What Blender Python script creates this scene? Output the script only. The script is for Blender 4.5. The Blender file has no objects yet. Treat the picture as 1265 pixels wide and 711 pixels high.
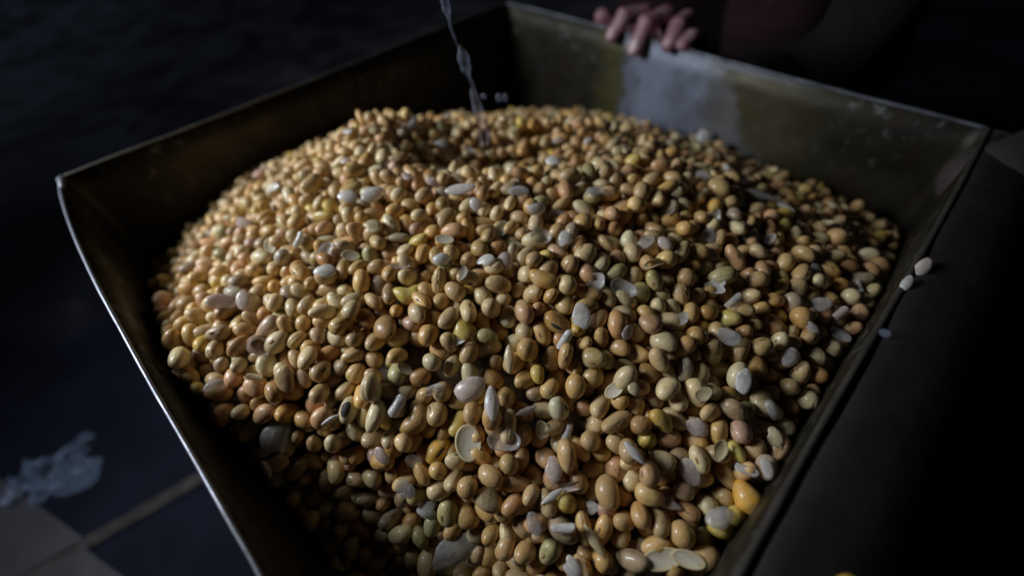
import bpy, bmesh, math
import numpy as np
from mathutils import Vector, Matrix, Quaternion, noise

# ------------------------------------------------------------------ camera, world, light, exposure
SC = bpy.context.scene
COL = SC.collection
RIM_HEIGHT = 0.40                       # height of the tray's rim above the floor
CAM_LOC = Vector((0.01447553, -0.26829694, 0.168 + RIM_HEIGHT))
CAM_AXES = Matrix(((0.99835032, 0.03947919, 0.04168972),
                   (-0.00288212, 0.75963754, -0.6503403),
                   (-0.05734399, 0.64914729, 0.75849816)))
cd = bpy.data.cameras.new('camera')
cam = bpy.data.objects.new('camera', cd)
COL.objects.link(cam)
cam.matrix_world = Matrix.Translation(CAM_LOC) @ CAM_AXES.to_4x4()
cd.sensor_width = 36.0
cd.lens = 36.0 * 527.25 / 1265.0
cd.clip_start = 0.01
cd.clip_end = 50.0
cd.dof.use_dof = True
cd.dof.focus_distance = 0.205
cd.dof.aperture_fstop = 2.3
cd.dof.aperture_blades = 7
SC.camera = cam

world = bpy.data.worlds.new('World')
SC.world = world
world.use_nodes = True
bg = world.node_tree.nodes['Background']
bg.inputs[0].default_value = (0.55, 0.65, 1.0, 1.0)
bg.inputs[1].default_value = 0.0065

ld = bpy.data.lights.new('window_light', 'AREA')
ld.shape = 'RECTANGLE'
ld.size = 0.17
ld.size_y = 0.24
ld.energy = 4.5
ld.color = (0.88, 0.94, 1.0)
lamp = bpy.data.objects.new('window_light', ld)
COL.objects.link(lamp)
lamp.location = (-0.58, -0.07, RIM_HEIGHT + 0.315)
lamp.rotation_euler = (Vector((0.0, -0.06, RIM_HEIGHT)) - lamp.location).to_track_quat('-Z', 'Y').to_euler()

ld2 = bpy.data.lights.new('background_fill_light', 'AREA')       # unseen fill lamp far left, added to lift the black background
ld2.shape = 'RECTANGLE'
ld2.size = 0.8
ld2.size_y = 1.6
ld2.energy = 2.3
ld2.color = (0.62, 0.76, 1.0)
lamp2 = bpy.data.objects.new('background_fill_light', ld2)
COL.objects.link(lamp2)
lamp2.location = (-3.2, 1.6, 1.5)
lamp2.rotation_euler = (Vector((0.2, 1.2, 0.0)) - lamp2.location).to_track_quat('-Z', 'Y').to_euler()

SC.view_settings.view_transform = 'Standard'
SC.view_settings.look = 'None'
SC.view_settings.exposure = 0.0
SC.view_settings.gamma = 1.0
SC.view_settings.use_curve_mapping = False
SC.render.engine = 'CYCLES'
SC.cycles.use_denoising = True
SC.cycles.max_bounces = 8
SC.cycles.transparent_max_bounces = 12
SC.cycles.caustics_reflective = False
SC.cycles.caustics_refractive = False

RH = RIM_HEIGHT
HALF = 0.3274                            # half the tray's diagonal
F_PX, CX, CY = 527.25, 632.5, 355.5


def ray(px, py):
    return (CAM_AXES @ Vector((px - CX, -(py - CY), -F_PX))).normalized()


def at_height(px, py, z):
    d = ray(px, py)
    return CAM_LOC + d * ((z - CAM_LOC.z) / d.z)


def at_plane(px, py, nrm, off):
    d = ray(px, py)
    n = Vector(nrm).normalized()
    return CAM_LOC + d * ((off - CAM_LOC.dot(n)) / d.dot(n))


# ------------------------------------------------------------------ helpers
def mesh(name, verts, faces, smooth=True):
    me = bpy.data.meshes.new(name)
    me.from_pydata([tuple(v) for v in verts], [], faces)
    if smooth:
        me.polygons.foreach_set('use_smooth', [True] * len(me.polygons))
    me.update()
    return me


def link(name, me, mat=None, parent=None):
    o = bpy.data.objects.new(name, me)
    COL.objects.link(o)
    if mat is not None and me is not None and not me.materials:
        me.materials.append(mat)
    if parent is not None:
        o.parent = parent
    return o


def tag(o, label, cat, group=None):
    o['label'] = label
    o['category'] = cat
    if group:
        o['group'] = group
    return o


def kind(o, k, label=None):
    o['kind'] = k
    if label:
        o['label'] = label
    return o


def empty(name, loc, rz=0.0):
    o = bpy.data.objects.new(name, None)
    COL.objects.link(o)
    o.location = loc
    o.rotation_euler = (0, 0, rz)
    o.empty_display_size = 0.02
    return o


def tube(path, radii, seg=10, cap=True):
    """verts, faces of a round tube along a polyline"""
    pts = [Vector(p) for p in path]
    V, F = [], []
    up = None
    for i, p in enumerate(pts):
        t = (pts[min(i + 1, len(pts) - 1)] - pts[max(i - 1, 0)]).normalized()
        if up is None:
            up = t.orthogonal().normalized()
        up = (up - t * up.dot(t)).normalized()
        b = t.cross(up)
        for j in range(seg):
            a = 2 * math.pi * j / seg
            V.append(p + (up * math.cos(a) + b * math.sin(a)) * radii[i])
    for i in range(len(pts) - 1):
        for j in range(seg):
            k = (j + 1) % seg
            F.append((i * seg + j, i * seg + k, (i + 1) * seg + k, (i + 1) * seg + j))
    if cap:
        F.append(tuple(range(seg))[::-1])
        F.append(tuple((len(pts) - 1) * seg + j for j in range(seg)))
    return V, F


def capsule(path, radii, seg=12):
    """tube whose ends are rounded off"""
    pts = [Vector(p) for p in path]
    a = (pts[0] - pts[1]).normalized()
    b = (pts[-1] - pts[-2]).normalized()
    P = [pts[0] + a * radii[0] * c for c in (0.97, 0.8, 0.45)] + pts + [pts[-1] + b * radii[-1] * c for c in (0.45, 0.8, 0.97)]
    R = [radii[0] * c for c in (0.22, 0.6, 0.9)] + list(radii) + [radii[-1] * c for c in (0.9, 0.6, 0.22)]
    return tube(P, R, seg)


def merge(parts):
    V, F = [], []
    for v, f in parts:
        n = len(V)
        V += v
        F += [tuple(i + n for i in q) for q in f]
    return V, F


def box(cx, cy, cz, sx, sy, sz, bevel=0.0):
    bm = bmesh.new()
    bmesh.ops.create_cube(bm, size=1.0)
    for v in bm.verts:
        v.co = Vector((v.co.x * sx + cx, v.co.y * sy + cy, v.co.z * sz + cz))
    if bevel:
        bmesh.ops.bevel(bm, geom=list(bm.edges), offset=bevel, segments=3, affect='EDGES', profile=0.6)
    bm.verts.index_update()
    V = [v.co.copy() for v in bm.verts]
    F = [tuple(v.index for v in f.verts) for f in bm.faces]
    bm.free()
    return V, F


def remeshed(name, parts, voxel, smooth_it=4):
    """one continuous skin over overlapping tubes"""
    V, F = merge(parts)
    me = mesh(name + '_raw', V, F)
    o = bpy.data.objects.new(name + '_raw', me)
    COL.objects.link(o)
    m = o.modifiers.new('r', 'REMESH')
    m.mode = 'VOXEL'
    m.voxel_size = voxel
    m.use_smooth_shade = True
    s = o.modifiers.new('s', 'SMOOTH')
    s.factor = 0.5
    s.iterations = smooth_it
    dg = bpy.context.evaluated_depsgraph_get()
    out = bpy.data.meshes.new_from_object(o.evaluated_get(dg))
    bpy.data.objects.remove(o)
    bpy.data.meshes.remove(me)
    out.name = name
    return out


class NT:
    """short-hand for node materials"""
    def __init__(self, name):
        self.m = bpy.data.materials.new(name)
        self.m.use_nodes = True
        self.t = self.m.node_tree
        self.bsdf = self.t.nodes['Principled BSDF']
        self.out = self.t.nodes['Material Output']

    def n(self, typ, **kw):
        x = self.t.nodes.new(typ)
        for k, v in kw.items():
            setattr(x, k, v)
        return x

    def l(self, a, b):
        self.t.links.new(a, b)

    def s(self, **kw):
        for k, v in kw.items():
            i = self.bsdf.inputs[k.replace('_', ' ')]
            i.default_value = v
        return self

    def noise(self, vec, scale, detail=3.0, rough=0.55, dist=0.0):
        x = self.n('ShaderNodeTexNoise')
        x.inputs['Scale'].default_value = scale
        x.inputs['Detail'].default_value = detail
        x.inputs['Roughness'].default_value = rough
        x.inputs['Distortion'].default_value = dist
        if vec is not None:
            self.l(vec, x.inputs['Vector'])
        return x.outputs[0]

    def rng(self, val, a, b, c=0.0, d=1.0, smooth=True):
        x = self.n('ShaderNodeMapRange')
        if smooth:
            x.interpolation_type = 'SMOOTHSTEP'
        for k, v in zip(('From Min', 'From Max', 'To Min', 'To Max'), (a, b, c, d)):
            x.inputs[k].default_value = v
        self.l(val, x.inputs['Value'])
        return x.outputs['Result']

    def math(self, op, a, b=None):
        x = self.n('ShaderNodeMath', operation=op)
        for i, v in enumerate((a, b)):
            if v is None:
                continue
            if isinstance(v, (int, float)):
                x.inputs[i].default_value = v
            else:
                self.l(v, x.inputs[i])
        return x.outputs[0]

    def mix(self, fac, a, b, blend='MIX'):
        x = self.n('ShaderNodeMix', data_type='RGBA', blend_type=blend)
        for sock, v in ((x.inputs[0], fac), (x.inputs[6], a), (x.inputs[7], b)):
            if isinstance(v, (int, float)):
                sock.default_value = v
            elif isinstance(v, tuple):
                sock.default_value = v if len(v) == 4 else (*v, 1.0)
            else:
                self.l(v, sock)
        return x.outputs[2]

    def bump(self, h, strength, dist):
        x = self.n('ShaderNodeBump')
        x.inputs['Strength'].default_value = strength
        x.inputs['Distance'].default_value = dist
        self.l(h, x.inputs['Height'])
        self.l(x.outputs[0], self.bsdf.inputs['Normal'])
        return x

    def obj(self):
        return self.n('ShaderNodeTexCoord').outputs['Object']


# ------------------------------------------------------------------ materials
def bean_material(name, single):
    k = NT(name)
    tc = k.obj()
    if single:
        oi = k.n('ShaderNodeObjectInfo')
        col = oi.outputs['Color']
        off = k.n('ShaderNodeVectorMath', operation='ADD')
        k.l(tc, off.inputs[0])
        k.l(oi.outputs['Random'], off.inputs[1])
        vec = off.outputs[0]
    else:
        at = k.n('ShaderNodeAttribute', attribute_name='bean_colour')
        col = at.outputs['Color']
        vec = tc
    patch = k.rng(k.noise(vec, 230.0, 3.0, 0.6), 0.42, 0.72)
    c1 = k.mix(k.math('MULTIPLY', patch, 0.42), col, (0.66, 0.52, 0.32))
    dark = k.rng(k.noise(vec, 150.0, 4.0, 0.65, 0.6), 0.56, 0.78)
    c2 = k.mix(k.math('MULTIPLY', dark, 0.55), c1, (0.30, 0.15, 0.055))
    spot = k.rng(k.noise(vec, 620.0, 2.0, 0.5), 0.66, 0.74)
    c3 = k.mix(k.math('MULTIPLY', spot, 0.35), c2, (0.20, 0.10, 0.045))
    k.l(c3, k.bsdf.inputs['Base Color'])
    k.l(k.rng(k.noise(vec, 300.0, 3.0), 0.3, 0.7, 0.36, 0.56), k.bsdf.inputs['Roughness'])
    k.s(Subsurface_Weight=0.30, Subsurface_Radius=(1.0, 0.42, 0.14), Subsurface_Scale=0.0030, Coat_Weight=0.34,
        Coat_Roughness=0.12, Specular_IOR_Level=0.45)
    hgt = k.math('ADD', k.noise(vec, 290.0, 5.0, 0.62, 0.7), k.math('MULTIPLY', k.noise(vec, 1500.0, 2.0), 0.35))
    k.bump(hgt, 0.55, 0.0009)
    return k.m


def husk_material(name, colour, alpha, trans):
    k = NT(name)
    tc = k.obj()
    oi = k.n('ShaderNodeObjectInfo')
    off = k.n('ShaderNodeVectorMath', operation='ADD')
    k.l(tc, off.inputs[0])
    k.l(oi.outputs['Random'], off.inputs[1])
    v = k.rng(k.noise(off.outputs[0], 1.6, 2.0, 0.5, 0.6), 0.35, 0.7)
    c = k.mix(v, (*[x * 0.86 for x in colour], 1.0), (*colour, 1.0))
    k.l(c, k.bsdf.inputs['Base Color'])
    k.s(Roughness=0.26, Specular_IOR_Level=0.6, Coat_Weight=0.7, Coat_Roughness=0.08)
    k.bump(k.noise(off.outputs[0], 3.0, 2.0, 0.5, 0.8), 0.12, 0.06)
    tr = k.n('ShaderNodeBsdfTranslucent')
    k.l(c, tr.inputs['Color'])
    tp = k.n('ShaderNodeBsdfTransparent')
    m1, m2 = k.n('ShaderNodeMixShader'), k.n('ShaderNodeMixShader')
    m1.inputs[0].default_value = trans
    k.l(k.bsdf.outputs[0], m1.inputs[1])
    k.l(tr.outputs[0], m1.inputs[2])
    k.l(k.rng(v, 0.0, 1.0, alpha - 0.18, alpha), m2.inputs[0])
    k.l(tp.outputs[0], m2.inputs[1])
    k.l(m1.outputs[0], m2.inputs[2])
    k.l(m2.outputs[0], k.out.inputs['Surface'])
    return k.m


def plain(name, colour, rough, metal=0.0, scale=40.0, amount=0.35, bump=0.2, bdist=0.001):
    k = NT(name)
    tc = k.obj()
    v = k.rng(k.noise(tc, scale, 5.0, 0.62, 0.3), 0.32, 0.7)
    k.l(k.mix(v, (*[c * (1 - amount) for c in colour], 1.0), (*colour, 1.0)), k.bsdf.inputs['Base Color'])
    k.l(k.rng(v, 0, 1, min(1.0, rough + 0.12), rough), k.bsdf.inputs['Roughness'])
    k.s(Metallic=metal)
    if bump:
        k.bump(k.noise(tc, scale * 3.0, 4.0), bump, bdist)
    return k.m


def tray_steel(name, scraped):
    """stained sheet steel; one panel has a patch scraped bare, in the panel's own coordinates"""
    k = NT(name)
    tc = k.obj()
    sep = k.n('ShaderNodeSeparateXYZ')
    k.l(tc, sep.inputs[0])
    s, z = sep.outputs['X'], sep.outputs['Z']
    big = k.rng(k.noise(tc, 11.0, 5.0, 0.6, 0.5), 0.36, 0.66)
    c = k.mix(big, (0.011, 0.0085, 0.005, 1), (0.028, 0.0225, 0.0115, 1))
    rust = k.rng(k.noise(tc, 17.0, 6.0, 0.65, 0.9), 0.53, 0.70)
    c = k.mix(k.math('MULTIPLY', rust, 0.8), c, (0.028, 0.013, 0.006, 1))
    scale_ = k.math('MULTIPLY', k.rng(k.noise(tc, 95.0, 5.0, 0.7, 0.2), 0.54, 0.66), k.rng(z, -0.075, -0.005))
    scale_ = k.math('MULTIPLY', scale_, k.rng(k.noise(tc, 9.0, 2.0), 0.40, 0.62))
    c = k.mix(k.math('MULTIPLY', scale_, 0.75), c, (0.14, 0.15, 0.14, 1))
    rough = k.rng(k.noise(tc, 30.0, 4.0), 0.3, 0.7, 0.42, 0.66)
    metal = 0.25
    if scraped:
        wob = k.math('MULTIPLY', k.math('SUBTRACT', k.noise(tc, 42.0, 4.0, 0.6), 0.5), 0.045)
        sw = k.math('ADD', s, wob)
        edge = k.math('SUBTRACT', k.math('MULTIPLY', z, -0.75), sw)        # right border leans outwards as it goes down
        mask = k.math('MULTIPLY', k.rng(sw, -0.066, -0.048), k.rng(edge, -0.050, -0.034))
        mask = k.math('MULTIPLY', mask, k.rng(k.noise(tc, 60.0, 5.0, 0.7), 0.22, 0.42))
        bare = k.mix(k.rng(k.noise(tc, 26.0, 4.0), 0.35, 0.65), (0.13, 0.145, 0.19, 1), (0.21, 0.23, 0.30, 1))
        c = k.mix(mask, c, bare)
        green = k.math('MULTIPLY', k.rng(sw, -0.10, -0.066), k.rng(sw, -0.052, -0.066))
        c = k.mix(k.math('MULTIPLY', green, 0.6), c, (0.09, 0.085, 0.025, 1))
        lime = k.math('MULTIPLY', k.rng(sw, 0.025, 0.05), k.rng(sw, 0.16, 0.09))
        c = k.mix(k.math('MULTIPLY', lime, 0.55), c, (0.11, 0.095, 0.05, 1))
        lip = k.math('MULTIPLY', k.math('MULTIPLY', k.rng(z, -0.007, -0.002), k.rng(sw, -0.055, 0.0)), k.rng(sw, 0.15, 0.06))
        c = k.mix(k.math('MULTIPLY', lip, 0.55), c, (0.30, 0.32, 0.38, 1))
    k.l(c, k.bsdf.inputs['Base Color'])
    k.l(rough, k.bsdf.inputs['Roughness'])
    k.s(Metallic=metal, Specular_IOR_Level=0.4)
    k.bump(k.noise(tc, 130.0, 5.0, 0.65), 0.25, 0.0008)
    return k.m


M_BEAN = bean_material('wet_bean', True)
M_HEAP = bean_material('wet_bean_heap', False)
M_EYE_PALE = plain('bean_eye_pale', (0.40, 0.24, 0.105), 0.5, 0, 600, 0.3, 0.1)
M_EYE_DARK = plain('bean_eye_dark', (0.035, 0.020, 0.014), 0.45, 0, 600, 0.3, 0.1)
M_HOLLOW = plain('bean_hollow', (0.030, 0.024, 0.018), 0.6, 0, 600, 0.4, 0.2)
M_HALF = plain('bean_half_flesh', (0.70, 0.57, 0.33), 0.38, 0, 250, 0.25, 0.2, 0.0004)
M_HALF_FACE = plain('bean_half_face', (0.68, 0.60, 0.46), 0.42, 0, 1.3, 0.22, 0.06, 0.02)
M_HUSK = [husk_material('husk_milky', (0.88, 0.85, 0.82), 0.88, 0.36), husk_material('husk_grey', (0.74, 0.71, 0.68), 0.58, 0.35),
          husk_material('husk_pinkish', (0.86, 0.74, 0.68), 0.86, 0.36), husk_material('husk_yellowish', (0.82, 0.70, 0.44), 0.95, 0.25)]
M_TRAY = tray_steel('stained_steel', False)
M_TRAY_BARE = tray_steel('stained_steel_scraped', True)
M_RIM_LIT = plain('worn_rim_steel_lit', (0.28, 0.29, 0.33), 0.36, 0.85, 70, 0.5, 0.3, 0.0006)  # brighter copy of the rim steel for the edge that catches the light
M_RIM_SHADED = plain('rim_steel_shaded', (0.07, 0.06, 0.05), 0.6, 0.3, 60, 0.5, 0.3, 0.0006)  # darkened copy for rims that show no highlight
M_RIM_HALF_LIT = plain('rim_steel_half_lit', (0.17, 0.18, 0.21), 0.5, 0.5, 50, 0.6, 0.3, 0.0006)  # in-between copy, the far rim's dim highlight put into its colour
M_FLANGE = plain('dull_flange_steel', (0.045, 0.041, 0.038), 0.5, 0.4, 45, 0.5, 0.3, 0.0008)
M_DARK_STEEL = plain('dark_stand_steel', (0.03, 0.03, 0.032), 0.55, 0.3, 30, 0.4)
M_NAVY = plain('navy_paint', (0.012, 0.010, 0.045), 0.5, 0.0, 25, 0.4)
M_RED = plain('red_paint', (0.07, 0.006, 0.006), 0.5, 0.0, 60, 0.4)
M_BROWN = plain('brown_casting', (0.055, 0.042, 0.036), 0.7, 0.1, 25, 0.4)
M_SKIN = NT('skin').m
k = NT('hand_skin')
M_SKIN = k.m
k.l(k.mix(k.rng(k.noise(k.obj(), 90.0, 4.0), 0.35, 0.68), (0.24, 0.105, 0.125, 1), (0.38, 0.225, 0.26, 1)), k.bsdf.inputs['Base Color'])
k.s(Roughness=0.5, Subsurface_Weight=0.15, Subsurface_Radius=(1.0, 0.35, 0.2), Subsurface_Scale=0.004)
k.bump(k.noise(k.obj(), 260.0, 4.0), 0.35, 0.001)
M_NAIL = plain('fingernail', (0.55, 0.38, 0.38), 0.3, 0, 200, 0.15, 0.0)
M_MAROON = plain('maroon_cloth', (0.028, 0.005, 0.008), 0.9, 0, 35, 0.4, 0.5, 0.003)
M_BLACK_CLOTH = plain('dark_cloth', (0.009, 0.009, 0.011), 0.9, 0, 35, 0.4, 0.5, 0.003)
M_HAIR = plain('hair', (0.01, 0.009, 0.008), 0.5, 0, 120, 0.4, 0.4, 0.002)
k = NT('wet_floor')                                            # dark glazed tiles near the tray, rough concrete beyond, paler to paint background haze
M_FLOOR = k.m
fc_ = k.obj()
sp_ = k.n('ShaderNodeSeparateXYZ')
k.l(fc_, sp_.inputs[0])
far_ = k.rng(k.math('ADD', sp_.outputs['Y'], k.math('MULTIPLY', k.noise(fc_, 2.2, 4.0), 0.9)), 0.55, 1.5)
tile_ = k.mix(k.rng(k.noise(fc_, 9.0, 5.0), 0.32, 0.7), (0.0050, 0.0060, 0.0130, 1), (0.0095, 0.0110, 0.0240, 1))
conc_ = k.mix(k.rng(k.noise(fc_, 5.5, 6.0, 0.65, 0.8), 0.36, 0.66), (0.07, 0.07, 0.085, 1), (0.27, 0.27, 0.30, 1))
k.l(k.mix(far_, tile_, conc_), k.bsdf.inputs['Base Color'])
k.s(Roughness=0.8, Specular_IOR_Level=0.12)
k.bump(k.noise(fc_, 27.0, 4.0), 0.25, 0.002)
M_JOINT = plain('joint_mortar', (0.055, 0.049, 0.048), 0.85, 0, 60, 0.4, 0.4, 0.001)
M_FLOOR_LIGHT = plain('painted_floor_light', (0.050, 0.047, 0.060), 0.6, 0, 14, 0.35, 0.2, 0.001)  # tone of the window light lying on the floor, put into the colour
M_WALL = plain('dark_wall', (0.012, 0.012, 0.014), 0.9, 0, 5, 0.5)
k = NT('water')
M_WATER = k.m
k.s(Base_Color=(0.62, 0.72, 1, 1), Roughness=0.12, IOR=1.33, Transmission_Weight=0.55, Alpha=0.20)
k = NT('clear_plastic')
M_FILM = k.m
k.s(Base_Color=(0.30, 0.40, 0.60, 1), Roughness=0.16, Specular_IOR_Level=0.8, Alpha=0.24, Coat_Weight=0.5, Coat_Roughness=0.08)
k.bump(k.noise(k.obj(), 38.0, 2.0, 0.4, 0.8), 0.9, 0.012)

# ------------------------------------------------------------------ floor, walls of the room
kind(link('floor', mesh('floor', [(-4, -3, 0), (4, -3, 0), (4, 4.2, 0), (-4, 4.2, 0)], [(0, 1, 2, 3)]), M_FLOOR), 'structure')
for nm, v in (('back_wall', [(-4, 4.2, -0.02), (4, 4.2, -0.02), (4, 4.2, 2.6), (-4, 4.2, 2.6)]),
              ('side_wall', [(4, -3, -0.02), (4, 4.2, -0.02), (4, 4.2, 2.6), (4, -3, 2.6)])):
    kind(link(nm, mesh(nm, v, [(0, 1, 2, 3)]), M_WALL), 'structure')
A, B = at_height(50, 705, 0.0), at_height(250, 590, 0.0)
u = (B - A).normalized()
w = Vector((-u.y, u.x, 0.0))


def floor_strip(name, c0, c1, half, mat, z):
    d = (c1 - c0).normalized()
    s = Vector((-d.y, d.x, 0)) * half
    n = 40
    V, F = [], []
    for i in range(n + 1):
        p = c0.lerp(c1, i / n)
        for sg in (-1, 1):
            jit = 0.0012 * noise.noise(Vector((p.x * 40, p.y * 40, sg * 3.0)))
            V.append(p + s * sg * (1 + jit / half) + Vector((0, 0, z)))
    for i in range(n):
        F.append((2 * i, 2 * i + 2, 2 * i + 3, 2 * i + 1))
    return link(name, mesh(name, V, F), mat)


kind(floor_strip('floor_joint', A - u * 0.02, A + u * 2.2, 0.0085, M_JOINT, 0.004), 'structure')
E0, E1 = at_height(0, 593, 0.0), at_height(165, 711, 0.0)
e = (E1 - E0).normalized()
# two pale plates paint window light on the tiles, parted along the mortar line
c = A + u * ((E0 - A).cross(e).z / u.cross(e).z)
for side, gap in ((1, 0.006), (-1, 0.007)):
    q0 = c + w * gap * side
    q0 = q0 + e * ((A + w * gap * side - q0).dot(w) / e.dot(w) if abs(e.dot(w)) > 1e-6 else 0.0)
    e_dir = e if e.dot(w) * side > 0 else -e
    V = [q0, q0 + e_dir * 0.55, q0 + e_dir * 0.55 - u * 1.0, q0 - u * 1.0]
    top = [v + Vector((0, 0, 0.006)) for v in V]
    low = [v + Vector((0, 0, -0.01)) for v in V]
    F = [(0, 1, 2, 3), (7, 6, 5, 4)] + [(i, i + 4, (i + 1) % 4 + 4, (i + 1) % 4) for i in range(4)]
    me = mesh('floor_light_patch', top + low, F, False)
    kind(link('floor_light_patch', me, M_FLOOR_LIGHT), 'structure')

# crumpled plastic film on the floor
ctr = at_height(62, 588, 0.0)
V, F = [], []
n = 26
for j in range(n + 1):
    for i in range(n + 1):
        a, b = i / n - 0.5, j / n - 0.5
        p = (u * a * 0.115 + w * b * 0.07) * (1.0 - 0.35 * max(abs(a), abs(b)) * 0)
        q = Vector((a * 3.4, b * 2.6, 1.7))
        h = abs(noise.noise(q)) * 0.035 + abs(noise.noise(q * 2.3)) * 0.018
        edge = max(0.0, 1 - 3.2 * (a * a + b * b))
        V.append(ctr + p * (0.9 + 0.5 * noise.noise(q * 0.8)) + Vector((0.02 * noise.noise(q * 1.9), 0.02 * noise.noise(q * 2.1 + Vector((5, 0, 0))), 0.004 + h * edge)))
for j in range(n):
    for i in range(n):
        F.append((j * (n + 1) + i, j * (n + 1) + i + 1, (j + 1) * (n + 1) + i + 1, (j + 1) * (n + 1) + i))
tag(link('plastic_film', mesh('plastic_film', V, F), M_FILM), 'crumpled clear plastic film lying on the dark floor beside the pale patch of light', 'plastic film')

# ------------------------------------------------------------------ the tray
tray = tag(empty('metal_tray', (0, 0, RH)), 'square stained sheet metal tray heaped with wet soybeans', 'tray')
CORN = {'L': Vector((-HALF, 0, 0)), 'B': Vector((0, HALF, 0)), 'R': Vector((HALF, 0, 0)), 'F': Vector((0, -HALF, 0))}


def bow(side, t, length):
    """how far the sheet bulges outwards along its rim"""
    if side == 'LF':
        x = min(1.0, t / 0.345)
        return 0.0075 * math.sin(math.pi * x ** 0.62)
    if side == 'BR':
        return 0.0018 * math.sin(2 * math.pi * t / length) + 0.0008 * math.sin(9.0 * t / length)
    return 0.001 * math.sin(2.2 * math.pi * t / length)


def panel(side, mat, rim_mat, rim_r):
    p0, p1 = CORN[side[0]], CORN[side[1]]
    d = (p1 - p0)
    length = d.length
    d.normalize()
    out = (p0 + p1).normalized()
    mid = (p0 + p1) / 2
    o = empty('side_panel_axis', mid)
    bpy.data.objects.remove(o)
    nx, nz, deep, th = 60, 12, 0.235, 0.0014
    V, F = [], []
    for lay in (0, 1):
        for j in range(nz + 1):
            for i in range(nx + 1):
                t = length * i / nx
                z = -deep * j / nz
                fall = math.exp(z / 0.09)
                b = bow(side, t, length) * fall + 0.0012 * noise.noise(Vector((t * 14, z * 14, ord(side[0])))) * (1 if j else 0.4)
                x = t - length / 2
                V.append(Vector((x, b + lay * th, z)))
    N1 = (nx + 1) * (nz + 1)
    for lay in (0, 1):
        for j in range(nz):
            for i in range(nx):
                q = [lay * N1 + j * (nx + 1) + i, lay * N1 + j * (nx + 1) + i + 1, lay * N1 + (j + 1) * (nx + 1) + i + 1, lay * N1 + (j + 1) * (nx + 1) + i]
                F.append(tuple(q if lay else q[::-1]))
    for i in range(nx):
        F.append((i, i + 1, N1 + i + 1, N1 + i))
        k2 = nz * (nx + 1) + i
        F.append((k2, N1 + k2, N1 + k2 + 1, k2 + 1))
    for j in range(nz):
        for i in (0, nx):
            k2 = j * (nx + 1) + i
            F.append((k2, N1 + k2, N1 + k2 + nx + 1, k2 + nx + 1))
    ob = link('side_panel', mesh('side_panel', V, F), mat, tray)
    ob.matrix_local = Matrix.Translation(mid) @ Matrix((d, out, Vector((0, 0, 1)))).transposed().to_4x4()
    # folded rim: a flattened bead with small dents
    path, rad = [], []
    for i in range(121):
        t = length * i / 120
        path.append(Vector((t - length / 2, bow(side, t, length) + th / 2, 0.0004 + 0.0006 * noise.noise(Vector((t * 22, 0.3, ord(side[1])))))))
        rad.append(rim_r * (1 + 0.22 * noise.noise(Vector((t * 60, 4.2, ord(side[0]))))))
    v, f = tube(path, rad, 8)
    link('rim', mesh('rim', v, f), rim_mat, ob)
    return ob


panel('LF', M_TRAY, M_RIM_LIT, 0.00105)
panel('BL', M_TRAY, M_RIM_SHADED, 0.0012)
panel('BR', M_TRAY_BARE, M_RIM_HALF_LIT, 0.0016)
rf = panel('RF', M_TRAY, M_RIM_SHADED, 0.0016)
# the near right wall carries a wide lip bent outwards
V, F = [], []
L4 = (CORN['R'] - CORN['F']).length
prof = [(0.0016, -0.001), (0.004, 0.0012), (0.010, 0.0015), (0.022, 0.000), (0.034, -0.004), (0.040, -0.009), (0.042, -0.030), (0.0408, -0.030), (0.0388, -0.0095), (0.034, -0.0054), (0.010, 0.0001), (0.0035, -0.0002)]
for i in range(61):
    t = i / 60
    for (oo, zz) in prof:
        V.append(Vector(((t - 0.5) * L4, oo + 0.0015 * noise.noise(Vector((t * 6, oo * 30, 2))), zz + 0.0016 * noise.noise(Vector((t * 9, oo * 40, 7))))))
m = len(prof)
for i in range(60):
    for j in range(m):
        F.append((i * m + j, i * m + (j + 1) % m, (i + 1) * m + (j + 1) % m, (i + 1) * m + j))
F += [tuple(range(m)), tuple(60 * m + j for j in range(m))[::-1]]
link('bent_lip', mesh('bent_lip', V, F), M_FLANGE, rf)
# light tip of the folded corner at the far end of the near rim
tip = CORN['L']
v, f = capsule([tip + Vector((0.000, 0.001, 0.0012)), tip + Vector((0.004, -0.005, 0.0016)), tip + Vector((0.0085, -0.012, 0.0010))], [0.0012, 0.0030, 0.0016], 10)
link('folded_corner', mesh('folded_corner', v, f), M_RIM_LIT, tray)
v, f = [], []
hb = HALF - 0.004
link('bottom', mesh('bottom', [(-hb, 0, -0.233), (0, -hb, -0.233), (hb, 0, -0.233), (0, hb, -0.233), (-hb, 0, -0.2345), (0, -hb, -0.2345), (hb, 0, -0.2345), (0, hb, -0.2345)],
     [(0, 1, 2, 3), (7, 6, 5, 4), (0, 4, 5, 1), (1, 5, 6, 2), (2, 6, 7, 3), (3, 7, 4, 0)], False), M_TRAY, tray)
stand = tag(empty('tray_stand', (0, 0, 0)), 'dark steel stand carrying the bean tray above the floor', 'stand')
for (x, y) in ((-0.26, 0), (0, 0.26), (0.26, 0), (0, -0.26)):
    v, f = box(x, y, 0.0815, 0.03, 0.03, 0.163, 0.002)
    link('leg', mesh('leg', v, f, False), M_DARK_STEEL, stand)
for (a, b) in (((-0.26, 0), (0, 0.26)), ((0, 0.26), (0.26, 0)), ((0.26, 0), (0, -0.26)), ((0, -0.26), (-0.26, 0))):
    v, f = tube([(a[0] * 0.95, a[1] * 0.95, 0.06), (b[0] * 0.95, b[1] * 0.95, 0.06)], [0.009, 0.009], 8)
    link('cross_rail', mesh('cross_rail', v, f), M_DARK_STEEL, stand)

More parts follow.
